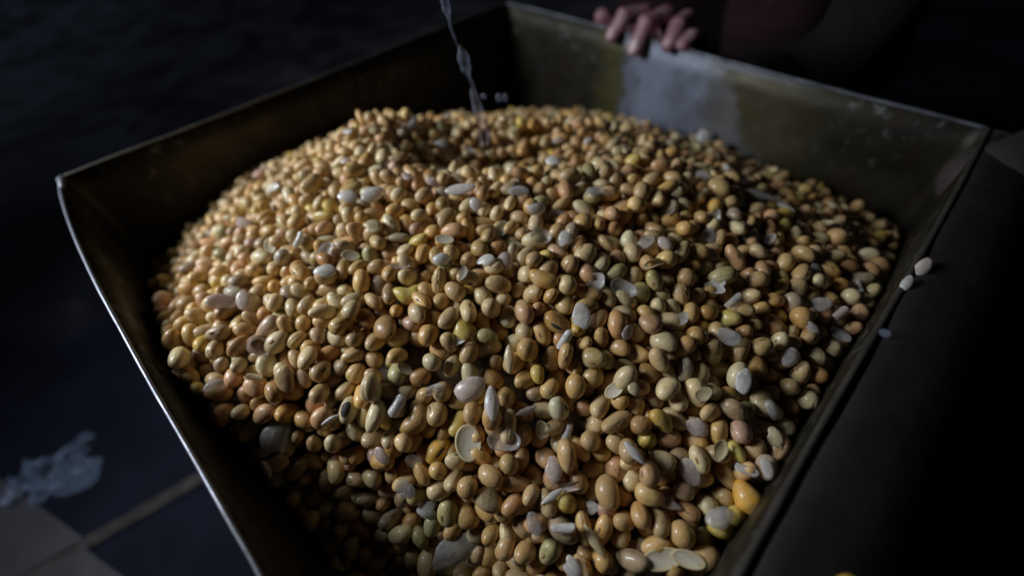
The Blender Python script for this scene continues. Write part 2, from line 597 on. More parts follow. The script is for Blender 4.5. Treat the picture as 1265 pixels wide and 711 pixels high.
# ------------------------------------------------------------------ dark machine beside the tray
mach = tag(empty('machine_casing', (0.46, -0.36, 0)), 'dark navy painted machine casing beside the bent lip of the tray', 'machine')
v, f = box(0, 0, 0.165, 0.36, 0.34, 0.33, 0.03)
c = link('casing', mesh('casing', v, f), M_NAVY, mach)
c.rotation_euler = (0, 0, math.radians(45))
v, f = tube([(0.0, 0.0, 0.329), (0.0, 0.0, 0.345), (0.0, 0.0, 0.346)], [0.09, 0.088, 0.02], 32)
link('cover_plate', mesh('cover_plate', v, f), M_NAVY, mach)
for i in range(6):
    a = i * math.pi / 3
    v, f = tube([(0.075 * math.cos(a), 0.075 * math.sin(a), 0.344), (0.075 * math.cos(a), 0.075 * math.sin(a), 0.351)], [0.006, 0.0055], 6)
    link('bolt', mesh('bolt', v, f), M_DARK_STEEL, mach)

lev = tag(empty('control_lever', at_height(1160, 350, RH)), 'dark red lever standing behind the bent lip near the tray corner', 'lever')
g0, g1 = at_plane(1196, 268, (1, -1, 0), 0.285), at_plane(1146, 386, (1, -1, 0), 0.262)
o = lev.location
v, f = capsule([g0 - o, (g0 + g1) / 2 - o + Vector((0.002, -0.002, 0.002)), g1 - o], [0.0085, 0.0098, 0.0085], 16)
link('grip', mesh('grip', v, f), M_RED, lev)
v, f = tube([g1 - o, g1 - o + Vector((0.02, -0.006, -0.03)), g1 - o + Vector((0.10, -0.04, -0.12))], [0.004, 0.004, 0.004], 10)
link('shaft', mesh('shaft', v, f), M_RED, lev)
p0, p1 = at_height(1222, 225, RH - 0.02), at_height(1390, 180, RH - 0.03)
v, f = capsule([p0, p0.lerp(p1, 0.5), p1], [0.026, 0.030, 0.032], 28)
tag(link('casting_arm', mesh('casting_arm', v, f), M_BROWN), 'blurred brown rounded machine arm beyond the tray corner', 'machine arm')

# ------------------------------------------------------------------ heap data (positions settled beforehand, tenths of a millimetre)
BEAN_DATA = [
1023,-2179,-316,81,6,1,-58,11110,9,0,452,-2144,-349,0,-66,-74,-11,2113,0,1,742,-2309,-382,83,-5,55,5,119,1,0,533,-2384,-456,36,5,86,35,3104,7,0,-439,-1804,-297,85,9,-9,51,8127,1,0,-78,-2154,-413,10,96,-15,-19,6105,2,0,513,-1882,-217,46,84,26,6,3114,0,0,280,-2005,-287,64,-24,-52,50,3105,0,0,621,-2169,-311,93,-26,-3,-25,1103,1,0,-640,-1703,-161,70,-19,59,-37,6107,2,0,
-295,-2161,-575,11,74,-38,-55,118,6,0,-629,-1805,-255,23,-60,76,-10,7116,2,0,657,-2258,-382,73,22,48,44,2105,0,0,-335,-1789,-282,58,16,49,63,124,0,0,620,-2101,-243,61,35,5,71,100,3,0,1035,-1859,-179,28,-13,-65,69,4102,7,0,809,-2389,-413,5,-10,84,-53,6107,0,0,-68,-2068,-342,90,-22,-8,-37,2105,0,0,187,-2334,-543,48,68,-11,54,2105,6,0,752,-1770,-130,9,93,35,1,1105,2,0,
1049,-1945,-218,79,2,27,56,101,8,0,1011,-1584,-136,74,8,54,-39,1112,0,0,-1693,-1509,-142,52,16,41,73,6106,2,0,577,-2234,-354,35,-56,-49,58,1096,0,0,694,-2044,-265,16,25,95,13,104,2,0,120,-1575,-73,2,-61,22,-76,5124,1,0,-1084,-1644,-158,25,-55,-78,-15,3100,0,0,214,-1258,81,1,22,95,24,7114,1,0,850,-2044,-255,24,74,-51,-37,2093,2,0,-590,-1433,-52,85,12,-16,-48,4118,5,0,
769,-1566,-57,40,-14,2,91,1110,2,1,558,-1481,-23,9,-68,71,17,2110,5,0,566,-1727,-114,17,51,-17,-83,2111,2,0,274,-1453,-30,-20,-21,-26,-92,10114,1,0,432,-1637,-66,24,93,-25,11,108,1,0,-829,-2272,-804,56,28,12,-77,109,6,0,-1342,-1787,-412,60,49,50,39,3115,0,0,-16,-2295,-647,84,-8,-16,52,1108,0,0,-864,-2114,-739,64,-77,5,2,1111,1,0,-174,-2104,-375,10,62,-65,42,5108,0,0,
73,-2322,-641,67,-41,28,55,2107,0,0,257,-1811,-211,60,55,6,-58,105,2,1,341,-1733,-152,76,1,-30,57,9103,1,0,-1042,-2156,-729,64,58,-8,50,108,0,0,-1439,-1754,-302,60,-63,-41,28,110,5,0,-557,-2222,-735,95,23,-16,14,2104,2,0,1445,-1650,-257,36,-47,71,40,3105,2,1,-202,-2180,-605,70,-68,21,-4,110,1,0,-1118,-1743,-331,23,75,49,-39,2117,1,0,-1229,-1751,-314,29,-92,-20,-15,6101,3,0,
-1187,-1442,-125,11,34,-44,-82,1115,2,0,711,-1893,-194,29,31,-4,90,3091,4,1,1288,-1013,-84,40,73,-26,-49,3110,3,0,-627,-2148,-751,47,11,-63,-61,6104,7,0,-337,-1924,-400,-37,-23,33,84,10107,9,0,452,-1806,-209,46,19,-47,-73,2103,2,0,16,-2025,-322,10,76,-38,52,104,1,0,-189,-1467,-56,-86,-7,-29,41,11115,4,0,39,-2093,-380,77,63,7,-6,7104,3,0,-813,-2176,-836,32,-16,-76,54,6117,3,0,
1151,-1571,-146,38,-81,-45,2,3102,0,0,-365,-1483,-51,40,-68,-50,37,110,1,0,-921,-1599,-166,32,78,50,19,105,0,1,884,-1783,-150,51,-60,61,-9,1109,2,0,-17,-1244,34,4,-24,-15,-96,2108,2,0,1538,-1374,-175,77,5,28,-58,5116,1,0,418,-2280,-421,8,53,-66,-53,7098,1,0,1216,-1994,-283,24,42,-59,-65,1109,3,0,640,-2340,-431,90,-42,-12,3,2104,1,0,1355,-1719,-249,19,75,-39,49,1099,0,0,
-990,-1545,-123,12,-69,70,-15,2101,2,0,28,-2176,-407,92,8,-6,37,2086,5,0,619,-1902,-209,8,-2,29,-95,5099,5,0,1104,-1997,-284,70,45,-38,41,116,0,0,-907,-1789,-293,45,-74,-50,-8,108,3,0,714,-1486,-17,97,-11,5,-23,101,3,0,-265,-1418,-8,86,20,8,46,4102,0,0,732,-1648,-79,12,50,45,73,2093,0,0,864,-1586,-76,32,33,32,-83,1099,5,0,409,-2375,-494,57,-9,29,76,98,1,1,
-759,-1157,7,47,-51,72,1,115,1,0,391,-1948,-262,86,-3,41,31,98,0,0,197,-1491,-61,19,79,-35,-48,2102,1,0,-914,-1696,-210,75,14,37,52,1100,0,0,1393,-1402,-196,75,3,7,-66,1110,5,0,516,-2245,-406,37,14,-92,-2,2095,0,0,-777,-1759,-276,-43,-64,-37,-51,10102,2,0,-50,-1381,13,2,-74,-23,63,2115,0,0,771,-2155,-319,19,-2,-91,36,5091,3,0,-1399,-1446,-146,56,-67,-35,33,6099,5,0,
1217,-1622,-199,16,-56,-77,28,1110,1,0,1436,-1778,-276,76,-4,-65,-5,5097,2,0,338,-2266,-430,34,56,45,61,7101,2,0,503,-2042,-359,23,73,37,54,113,3,0,109,-1413,8,54,-69,28,-39,1105,3,0,-1839,-1363,-186,40,47,4,-78,1109,0,0,-1114,-1948,-572,6,43,-83,-35,7100,1,0,-240,-1264,21,33,-5,-46,82,109,0,0,1577,-1544,-278,56,-52,-43,48,1105,2,0,941,-2163,-375,39,79,-35,31,1094,2,0,
966,-1933,-241,49,-56,-66,2,4095,1,0,778,-2221,-366,29,11,51,80,1091,3,0,-935,-1336,-22,4,-95,-18,23,3095,2,0,936,-1859,-196,5,35,-52,77,4098,2,1,-418,-1630,-204,14,28,8,-95,5113,5,1,973,-2094,-331,84,-11,24,-48,3087,2,0,1253,-1560,-136,2,-17,82,55,95,1,0,1198,-1803,-238,5,76,62,18,4101,2,0,-153,-1790,-264,26,-74,-58,23,4107,0,0,-906,-1952,-577,55,-3,-10,83,3100,2,0,
270,-2171,-397,67,62,10,-39,5100,4,0,746,-1941,-275,1,-100,-7,-1,99,3,0,427,-1298,6,15,18,83,51,7116,1,0,-1249,-354,85,73,56,16,36,6110,1,0,-820,-1418,-37,79,-48,1,37,104,1,0,911,-2277,-407,16,-44,-40,-79,4121,4,0,-498,-1233,-27,98,17,11,9,8113,4,0,-165,-1560,-101,70,46,7,53,2096,0,0,1681,-1500,-280,35,49,-40,70,5109,2,0,427,-1675,-156,63,-41,-25,61,114,1,0,
447,-1081,61,0,36,-77,-53,115,2,0,639,-1584,-118,37,29,85,25,3109,1,0,1365,-452,-24,17,-89,42,2,4116,1,0,560,-1570,-83,34,-32,-20,86,2098,0,0,1169,-1166,-67,90,-40,-15,-5,1124,6,0,300,-1616,-71,32,73,17,58,4100,0,0,-1158,-1679,-213,33,-29,-53,72,1107,5,0,-875,-1875,-406,61,-13,74,25,2105,2,0,248,-2272,-427,9,-34,-82,44,2109,7,0,866,-2201,-371,56,-10,51,64,94,2,0,
-1234,-1535,-187,43,-49,-73,21,6101,2,0,1734,-933,-161,27,-47,-63,55,2106,1,0,-1261,-1649,-217,88,-30,29,-21,117,3,0,-938,-2250,-846,69,52,36,36,118,3,0,407,-2033,-385,80,58,-1,14,1094,0,0,1907,-1199,-240,57,62,44,-30,5109,2,0,330,-1284,57,62,-40,15,-66,5110,2,0,-57,-1655,-200,95,-4,14,-27,1101,1,0,-709,-1990,-581,26,-91,22,-23,6094,2,0,-170,-1377,-12,40,48,64,45,2105,2,0,
-335,-2076,-525,9,20,-76,61,1103,2,0,-90,-2243,-643,12,61,-66,43,2099,1,0,1119,-2087,-246,70,30,3,64,5104,7,0,219,-1728,-172,44,-13,34,-82,95,1,0,237,-1596,-128,48,-50,-70,-15,2099,0,0,-328,-1201,34,26,71,17,63,3100,1,0,687,-1682,-139,16,-50,-85,2,1092,1,0,1592,-1013,-148,17,-41,90,3,109,1,0,-765,-1527,-146,68,-68,-8,26,2096,0,0,1369,-1766,-326,55,49,56,39,3101,5,0,
1146,-1400,-117,12,43,76,-47,1098,4,0,857,-1673,-133,52,-31,76,-24,3084,7,0,1867,-1003,-224,31,32,44,78,1115,1,0,843,-1429,-91,86,-48,17,-2,2115,2,0,317,-1348,-12,71,-17,-3,-68,2110,1,0,186,-2172,-392,35,71,-51,-34,2093,0,0,-717,-1354,-68,66,-63,26,-33,2106,5,0,-1253,-1366,-107,85,34,-15,37,3110,3,0,-814,-1987,-615,21,-4,46,86,2106,0,0,-1774,-1196,-193,62,-26,50,54,6118,2,0,
-753,-1464,-83,65,35,-52,-42,5105,0,0,1356,-1177,-90,61,-78,-15,-3,100,0,0,923,-1274,-66,41,60,-31,-61,1100,0,0,-259,-1590,-170,41,72,34,44,2093,2,0,-422,-2340,-808,9,71,69,15,2113,2,0,15,-1749,-216,4,-79,-24,57,3106,1,0,113,-2145,-374,52,-64,-9,56,4090,0,0,-1209,-1938,-521,4,98,21,5,6102,0,0,85,-1892,-310,68,17,-50,-51,110,5,0,-750,-1597,-199,47,-14,78,-40,5108,1,0,
-784,-2297,-893,56,72,-2,41,107,1,0,-1542,-1368,-133,50,86,-1,11,4104,7,0,501,-2295,-473,38,-10,-26,-88,5097,2,1,954,-1374,-105,73,-36,-29,51,2108,1,0,-419,-2009,-462,54,-69,46,-15,3092,1,0,973,-1178,-62,77,7,-19,61,109,0,0,361,-1144,53,58,20,75,-24,5110,0,0,19,-1876,-249,39,65,44,48,7115,2,0,1537,-1268,-189,61,-33,71,14,115,7,0,1098,-1703,-152,39,45,-13,-79,1109,2,0,
-1051,-2024,-728,42,44,-55,-57,2102,0,0,599,-1162,-4,89,-40,-17,12,2103,6,0,-665,-1855,-388,24,62,-74,10,4112,0,0,-503,-2310,-858,46,59,9,-66,111,2,0,-1145,-2066,-685,32,-77,-27,-47,5099,0,0,786,-1226,-2,6,86,-22,-47,1097,6,0,-1541,-1449,-167,50,-41,-61,46,1093,0,0,-764,-1895,-501,53,-13,-27,-79,2104,1,0,-701,-2333,-884,27,-91,-32,-8,1087,0,0,-94,-1510,-143,12,1,3,-99,3119,2,0,
129,-2045,-422,49,43,75,12,2106,0,0,1312,-1240,-142,81,29,-49,-15,1101,2,0,1927,-1285,-272,56,-51,-64,11,94,3,0,1559,-1458,-228,53,-68,2,51,6104,0,0,2096,-684,-274,76,23,-36,-48,5121,0,0,1653,-1088,-165,37,22,-42,-80,6110,0,0,-1467,-1666,-242,79,57,22,-4,2098,0,0,478,-1527,-64,62,35,-51,48,2092,1,0,-534,-1615,-191,71,-24,22,-63,109,6,0,-1305,-1886,-511,21,-10,63,-74,1106,6,0,
101,-1673,-190,38,88,30,-1,99,1,0,-274,-877,82,66,-75,0,-8,3105,3,0,785,-1864,-246,56,76,-24,-24,1106,2,0,243,-1865,-288,3,34,-89,31,3101,0,0,-254,-2057,-439,66,-2,-48,-58,3099,0,0,161,-1296,11,24,-39,8,89,1105,2,0,-456,-2235,-739,28,-36,-73,51,2089,6,0,546,-2019,-204,60,-31,-25,69,101,0,0,-986,-2171,-804,29,41,-19,-84,2102,0,0,-325,-2017,-419,11,-42,-40,-81,5095,1,0,
2055,-1040,-280,86,-43,-15,-23,3108,7,0,-1023,-1780,-334,29,1,13,95,98,1,0,650,-1944,-272,59,-8,-68,-43,1100,4,0,-885,-2027,-726,24,17,-58,76,2110,1,0,-543,-1441,-126,97,-7,-22,6,2109,2,1,-771,-1345,3,19,-48,85,-10,93,2,0,940,-1525,-85,2,-17,-75,-63,5105,1,0,-839,-829,74,86,11,48,16,4111,0,0,527,-1300,-25,51,-6,-15,85,3102,0,0,66,-1983,-390,47,-41,69,-36,2105,0,0,
-737,-2124,-802,68,-60,37,21,2105,2,0,-614,-1960,-434,19,95,-13,23,2107,1,0,876,-1080,-12,20,37,62,-66,114,1,0,31,-1386,-55,44,55,55,45,107,2,0,-162,-1220,61,3,94,10,-31,3104,0,1,-918,-1491,-187,24,-36,67,-60,2106,5,0,-1250,-1223,-65,62,42,29,59,95,2,0,-323,-745,72,27,-84,-44,14,4113,0,0,719,-1264,-55,69,-4,-36,63,5115,6,0,975,-2242,-366,76,37,51,-14,1095,4,0,
-345,-1605,-102,-9,27,95,-13,5094,2,0,-806,-1670,-250,16,-44,70,-54,6092,0,0,-385,-2183,-698,53,-12,32,-77,2099,6,0,2288,-776,-366,57,-82,3,-8,2108,2,0,478,-1438,-29,26,-44,59,-63,2100,0,0,-491,-1910,-329,44,-71,47,-28,5092,0,0,-511,-1144,11,32,57,-63,42,1108,2,0,974,-1026,-11,38,-27,84,-27,3101,2,0,-1569,-1207,-128,62,15,-34,-68,4125,5,0,-667,-1534,-176,30,5,-40,87,94,0,1,
-74,-1492,-67,6,12,6,99,4087,6,0,-220,-1828,-317,21,48,-82,-24,6107,4,0,1376,-1507,-173,54,58,-26,56,89,2,0,-883,-2331,-855,34,-42,-53,-66,2094,2,1,-645,-790,77,17,48,50,70,2108,2,0,-654,-1466,-117,12,-83,-40,37,2104,0,0,-683,-1272,-30,74,-56,25,-28,3093,0,0,-418,-1401,14,36,-19,-35,85,4090,2,0,805,-1799,-192,68,-25,4,69,2096,2,0,1052,-1369,-105,22,21,-91,27,1096,1,0,
451,-836,66,76,-61,-20,-12,115,1,0,-434,-1012,47,40,-48,50,-60,1109,1,0,-1086,-1430,-130,78,-48,-31,25,1091,1,0,-769,-2054,-709,12,-5,-90,-42,3099,2,0,-980,-2084,-750,58,-3,32,75,4090,2,0,-243,-1987,-374,83,52,18,-9,87,2,1,-1418,-1583,-233,19,76,-54,-32,99,3,0,925,-618,45,63,34,-30,-63,2111,2,0,1019,-1999,-270,50,-52,20,-66,7097,4,0,-1377,-1542,-177,60,23,56,53,2088,2,0,
-1135,-1057,-10,29,88,-34,-16,6096,1,0,867,-1953,-291,41,-78,1,-48,1099,1,0,1068,-997,-45,31,-14,33,88,6110,1,0,1591,-1183,-171,45,46,15,-75,4099,0,0,-1748,-1330,-197,71,-32,61,-15,2106,1,0,-1010,-1623,-192,10,52,68,51,96,3,0,1746,-1126,-190,9,-91,-2,40,2106,2,1,614,-1807,-219,51,49,-26,-66,96,2,0,508,-1964,-268,18,41,-25,86,101,0,0,327,-2397,-536,31,40,69,52,1093,0,0,
1533,-1642,-275,64,-43,-13,-62,1102,5,0,-1944,-880,-219,33,-33,-25,-85,114,1,0,849,-2320,-473,43,-46,-77,-12,6099,6,0,-764,-1816,-382,27,-44,-79,34,2100,2,0,-408,-1312,9,36,17,39,83,3095,1,0,-1407,-1340,-152,27,34,-79,43,2099,0,0,416,-417,91,7,-1,82,-56,2109,0,0,788,-712,75,94,13,28,15,1106,2,0,834,-601,85,79,24,1,57,112,0,0,-1061,-1897,-593,46,-87,17,5,2098,0,0,
-304,-1705,-226,70,-15,-37,-59,5107,0,0,-1354,-1738,-304,62,-16,32,70,6084,2,0,-525,-1560,-112,1,90,32,-29,2084,1,0,-472,-577,115,86,36,9,36,104,0,0,-181,-1060,38,37,61,-68,17,108,0,0,-977,-1969,-660,57,-37,-54,50,1110,0,0,-1636,-1584,-203,71,-64,25,-15,1091,1,0,-259,-1525,-59,10,-84,31,44,1089,2,0,2030,-946,-274,89,-42,16,-6,111,5,0,-1162,-1349,-102,60,48,36,-53,1094,0,0,
1058,-1494,-107,47,47,49,56,1097,1,0,-105,-2297,-795,81,20,13,54,4107,1,1,-98,-1281,-9,16,54,67,48,109,2,0,1831,-1369,-305,44,30,83,-19,3110,3,0,1299,-1887,-321,16,-12,1,98,90,2,0,-604,-2029,-688,-15,-14,29,-94,8120,8,0,-38,-1146,64,20,4,95,-25,1092,2,0,-468,-927,66,31,-1,94,16,3096,4,0,-1110,-629,33,73,67,-12,-1,7098,4,0,1287,-625,-39,48,-77,-39,15,5095,9,0,
]
HEAP_DATA = [
720,-2426,-532,393,4099,801,-2401,-507,809,99,115,-2373,-867,753,99,238,-2416,-797,462,2099,385,-2382,-636,690,78,569,-2329,-505,666,7096,696,-2278,-456,217,5084,807,-2221,-442,690,2102,-775,-2231,-1124,202,1106,-284,-2337,-1049,116,1110,
159,-2320,-716,47,5099,288,-2353,-649,792,5105,454,-2204,-450,674,2107,612,-2253,-460,800,5099,721,-2198,-436,462,94,897,-2170,-450,579,6082,986,-2122,-446,1,104,-1094,-2121,-1006,449,95,-328,-2197,-881,621,2104,-252,-2241,-937,407,105,
-145,-2246,-837,675,1114,-71,-2304,-900,9,5104,46,-2227,-678,798,5099,141,-2247,-623,410,6098,233,-2166,-485,792,2112,332,-2180,-466,505,5106,521,-2140,-413,226,5106,700,-2082,-356,570,6096,787,-2053,-386,204,4102,931,-2051,-396,354,6117,
1083,-2059,-443,136,4101,-1228,-1961,-835,826,1095,-1079,-2044,-888,553,5106,-956,-1995,-837,768,6098,-807,-2045,-890,774,7096,-566,-2138,-944,402,1099,-429,-2185,-942,723,101,-415,-2126,-801,819,2098,-260,-2160,-737,323,2092,-164,-2163,-689,89,94,
-49,-2232,-735,770,99,63,-2160,-576,599,2105,141,-2176,-530,715,103,195,-2084,-450,286,3096,283,-2088,-436,354,5105,706,-1991,-347,458,5114,787,-1918,-351,699,98,881,-1964,-377,205,1090,1155,-1981,-452,826,1093,1243,-1965,-466,225,1096,
-1366,-1849,-671,318,85,-1285,-1886,-706,458,2117,-1177,-1909,-765,766,5093,-979,-1937,-725,462,3099,-868,-2039,-832,828,104,-774,-2027,-788,73,7104,-616,-2086,-867,314,96,-528,-2086,-793,890,1104,-430,-2060,-666,859,4103,-326,-2049,-597,876,94,
-239,-2037,-524,264,1104,-135,-2091,-558,882,2112,-45,-1990,-411,398,1099,63,-2089,-480,213,2102,287,-2002,-379,201,1104,576,-1898,-310,445,6111,723,-1868,-321,133,1096,844,-1854,-321,206,3103,1057,-1843,-376,796,91,1145,-1868,-402,873,2106,
1283,-1870,-449,18,6104,-1449,-1772,-572,622,4091,-1297,-1747,-505,890,3103,-1209,-1845,-667,214,5088,-1053,-1820,-549,566,5095,-914,-1885,-589,191,4104,-839,-1900,-575,382,3089,-777,-1969,-666,739,1099,-514,-1975,-528,864,6121,-324,-1980,-484,895,4108,
-198,-1981,-461,165,3083,-179,-2086,-464,757,1103,-116,-1960,-430,162,78,-1,-1932,-350,354,105,187,-1792,-271,791,2095,253,-1922,-340,798,6082,424,-1861,-289,889,1105,556,-1763,-267,479,6099,667,-1768,-284,60,2101,776,-1758,-283,420,105,
875,-1756,-314,596,3101,1034,-1768,-331,6,2116,1333,-1755,-443,346,7101,1437,-1784,-473,529,7093,-1473,-1655,-449,461,5102,-1355,-1649,-412,784,3102,-1256,-1673,-415,550,4103,-1155,-1713,-419,68,4106,-1040,-1748,-402,800,117,-964,-1705,-303,259,121,
-663,-1920,-506,310,1113,-574,-1892,-431,694,109,-417,-1926,-460,45,1100,-50,-1854,-309,550,105,160,-1721,-229,656,1093,258,-1669,-220,257,4102,389,-1697,-237,466,1092,509,-1696,-211,10,2116,646,-1658,-221,845,6113,823,-1665,-280,590,1090,
987,-1615,-315,688,95,1086,-1614,-322,29,6095,1229,-1657,-379,317,5108,1322,-1668,-404,453,3106,1413,-1678,-441,873,4101,1512,-1688,-460,49,4112,-1632,-1570,-423,308,2101,-1438,-1588,-386,162,5118,-1294,-1564,-339,42,2088,-1171,-1620,-337,178,1097,
-1086,-1577,-259,173,5091,-1000,-1553,-242,712,3101,-896,-1608,-253,640,2099,-712,-1700,-237,201,7116,-602,-1782,-326,59,2097,-523,-1814,-354,409,91,-58,-1771,-259,639,1103,55,-1590,-158,249,114,157,-1586,-170,452,102,301,-1578,-190,32,5100,
470,-1565,-215,791,4089,577,-1576,-211,249,1111,681,-1573,-231,218,2093,776,-1597,-231,265,1103,1274,-1568,-354,717,6109,1383,-1570,-396,546,2094,-1748,-1460,-423,370,6108,-1525,-1487,-320,108,4092,-1357,-1496,-304,658,6095,-1219,-1525,-290,896,3104,
-1151,-1495,-230,881,2112,-1014,-1459,-181,426,1108,-807,-1464,-182,62,7098,-664,-1622,-204,806,93,-418,-1448,-127,270,1111,-314,-1518,-134,466,112,-218,-1495,-148,650,1093,60,-1489,-138,367,5107,161,-1478,-138,660,2106,250,-1473,-145,257,1097,
358,-1467,-149,248,106,522,-1497,-166,850,122,633,-1485,-191,621,1114,739,-1492,-210,379,4104,841,-1457,-237,831,2087,1235,-1463,-327,824,95,1417,-1481,-357,85,108,1554,-1476,-407,820,1112,1767,-1439,-473,742,1085,-1840,-1356,-442,424,108,
-1532,-1394,-315,437,2111,-1346,-1393,-258,704,4097,-1124,-1394,-199,269,1114,-951,-1359,-177,863,2102,-800,-1368,-161,155,2088,-721,-1402,-147,154,97,-624,-1344,-115,355,3120,-514,-1335,-125,705,1097,-383,-1353,-111,262,4092,-270,-1388,-94,653,3106,
-178,-1348,-103,66,1106,-25,-1407,-125,589,3098,104,-1390,-114,222,3112,208,-1381,-120,753,2099,296,-1366,-130,25,1106,429,-1369,-149,288,3102,538,-1347,-171,23,1096,654,-1346,-189,698,1086,786,-1375,-208,342,2102,902,-1357,-198,314,6099,
1256,-1317,-292,447,93,1489,-1403,-364,34,2113,1595,-1381,-398,232,2109,-1963,-1222,-489,442,1125,-1437,-1231,-242,684,1108,-1293,-1267,-201,675,5107,-1107,-1279,-171,253,1101,-1020,-1276,-142,188,102,-902,-1265,-129,543,3089,-770,-1278,-131,771,6099,
-656,-1235,-98,261,2102,-558,-1240,-112,690,3099,-344,-1264,-107,787,103,-185,-1243,-91,202,3108,-84,-1303,-105,70,102,51,-1268,-99,601,2102,157,-1273,-91,536,2110,243,-1277,-131,743,4100,367,-1266,-134,305,2104,497,-1271,-118,3,114,
598,-1274,-151,0,4102,744,-1270,-194,596,7103,853,-1272,-205,12,5096,1054,-1294,-235,582,3094,1173,-1258,-283,288,7101,1322,-1267,-298,578,3097,1406,-1262,-339,831,4079,-2044,-1169,-502,175,3096,-1600,-1187,-295,12,1110,-1431,-1137,-215,3,1094,
-1355,-1182,-202,864,100,-1216,-1189,-187,600,7102,-1072,-1193,-144,723,4107,-971,-1180,-132,28,2103,-881,-1152,-114,239,3100,-738,-1172,-105,622,4104,-587,-1156,-102,512,91,-496,-1145,-94,673,99,-382,-1158,-95,578,88,-246,-1131,-91,239,4109,
-160,-1146,-95,673,3092,-23,-1118,-88,690,94,116,-1173,-105,830,5101,216,-1187,-100,446,94,327,-1177,-120,413,96,446,-1173,-126,34,3102,566,-1188,-136,402,1111,669,-1146,-143,300,7113,823,-1170,-170,496,110,942,-1124,-192,10,110,
1039,-1120,-218,711,5097,1165,-1180,-225,49,111,1243,-1162,-261,863,7085,1328,-1167,-266,546,1106,2053,-1143,-479,780,2098,-2160,-1057,-583,461,1089,-1354,-1092,-195,539,96,-1246,-1101,-167,197,3101,-1151,-1060,-139,696,6094,-1002,-1049,-116,139,2092,
-865,-1045,-102,547,6092,-519,-1041,-83,678,6108,-418,-1077,-98,395,5099,-296,-1050,-94,727,2094,-192,-1052,-71,847,6093,-54,-1026,-89,257,4100,298,-1084,-96,367,6094,398,-1073,-106,578,2106,491,-1077,-101,518,6101,622,-1033,-149,77,4090,
730,-1029,-143,612,5079,1095,-1038,-202,636,4100,1204,-1081,-240,165,1092,1327,-1052,-261,785,7105,1432,-1091,-282,540,2110,-2225,-987,-630,614,98,-1585,-968,-227,243,4116,-1402,-1012,-205,108,5091,-1316,-987,-178,554,1096,-1044,-955,-124,863,4102,
-939,-967,-103,851,113,-735,-941,-100,496,5097,-491,-958,-108,206,4078,-333,-957,-68,757,2102,-250,-962,-74,348,7108,-160,-933,-99,206,4082,1,-937,-72,231,1110,686,-951,-134,658,4112,804,-950,-146,469,86,885,-976,-156,365,3102,
1271,-961,-216,184,1109,1362,-973,-235,109,5091,1937,-978,-413,362,99,2258,-956,-512,666,2095,-2315,-859,-707,122,7110,-1585,-889,-245,754,1078,-1502,-894,-216,121,6089,-1412,-920,-172,602,106,-1088,-858,-102,573,6096,-885,-848,-101,250,114,
-736,-844,-90,569,4105,-324,-846,-53,460,5108,-210,-849,-76,17,6110,-39,-817,-78,432,117,150,-853,-77,206,1104,495,-844,-84,636,2102,1176,-831,-193,111,88,1300,-854,-224,636,3089,1401,-873,-245,167,1097,2326,-865,-544,816,2099,
-2459,-750,-807,127,101,-2385,-802,-751,721,1117,-1473,-819,-180,29,3105,-1200,-755,-138,154,1100,-1043,-784,-109,95,5101,-122,-748,-78,697,2103,-23,-717,-90,57,92,110,-745,-79,402,3100,232,-733,-91,317,102,329,-725,-67,595,5112,
779,-762,-124,648,5101,1143,-760,-177,699,89,1471,-730,-251,413,4092,1583,-769,-274,800,1089,1697,-726,-276,3,4103,1986,-719,-379,362,5102,2168,-693,-458,335,1084,2319,-720,-514,79,1092,-2513,-686,-851,636,4095,-1578,-653,-217,720,3103,
-1390,-675,-159,570,6111,-1234,-646,-130,54,91,-1139,-672,-125,77,1108,-1032,-656,-105,856,110,-436,-631,-78,356,2107,-211,-657,-59,366,2111,-101,-606,-69,462,109,-4,-631,-63,809,6091,176,-647,-60,709,1108,279,-643,-69,594,5106,
831,-658,-122,421,5093,958,-663,-126,248,1108,1531,-662,-233,881,1105,1660,-639,-279,91,6109,1900,-664,-347,392,1108,1984,-600,-362,231,113,2575,-629,-620,729,2101,-2627,-577,-913,295,6111,-1953,-594,-392,32,2087,-1835,-600,-289,757,1113,
-1558,-573,-195,510,2086,-1469,-593,-174,445,111,-1325,-591,-151,206,7103,-924,-526,-74,673,5105,-676,-520,-73,679,5099,-583,-512,-71,672,101,-471,-523,-57,798,6116,-269,-506,-61,458,1106,-182,-540,-46,151,3102,-29,-540,-57,366,2096,
81,-531,-54,658,6101,187,-524,-71,492,2090,295,-552,-53,790,5110,396,-547,-71,655,1100,836,-550,-117,397,7089,995,-553,-127,419,2109,1378,-542,-180,611,116,1581,-529,-251,80,4097,1824,-571,-309,768,1118,1927,-515,-340,615,104,
2032,-520,-399,388,1086,-2737,-457,-1016,802,4112,-2081,-464,-422,376,3096,-1893,-520,-321,589,1097,-1496,-486,-164,552,3118,-1349,-497,-151,666,1091,-1245,-429,-116,589,6099,-1086,-444,-102,288,90,-987,-463,-79,487,3090,-881,-432,-67,716,3095,
-413,-413,-64,256,3097,-211,-437,-52,347,92,-105,-460,-53,840,2113,256,-441,-55,736,7111,495,-462,-59,408,107,580,-428,-87,361,2089,711,-429,-80,578,4093,1212,-424,-134,419,1103,1434,-441,-187,50,7099,1522,-436,-231,29,96,
1712,-421,-286,139,2109,1818,-465,-326,879,7102,1888,-436,-345,562,5089,2527,-389,-626,295,110,-2814,-386,-1075,60,98,-1930,-347,-343,102,4106,-1720,-391,-250,859,4089,-1545,-374,-171,855,2115,-1136,-355,-83,448,5108,-832,-348,-52,795,6100,
-576,-340,-82,205,3083,-152,-348,-66,420,6104,-4,-356,-66,465,1106,99,-347,-70,191,2104,319,-376,-73,284,91,449,-363,-78,379,6105,559,-341,-78,353,2092,671,-332,-72,707,1106,1001,-366,-122,814,100,1271,-341,-169,384,5109,
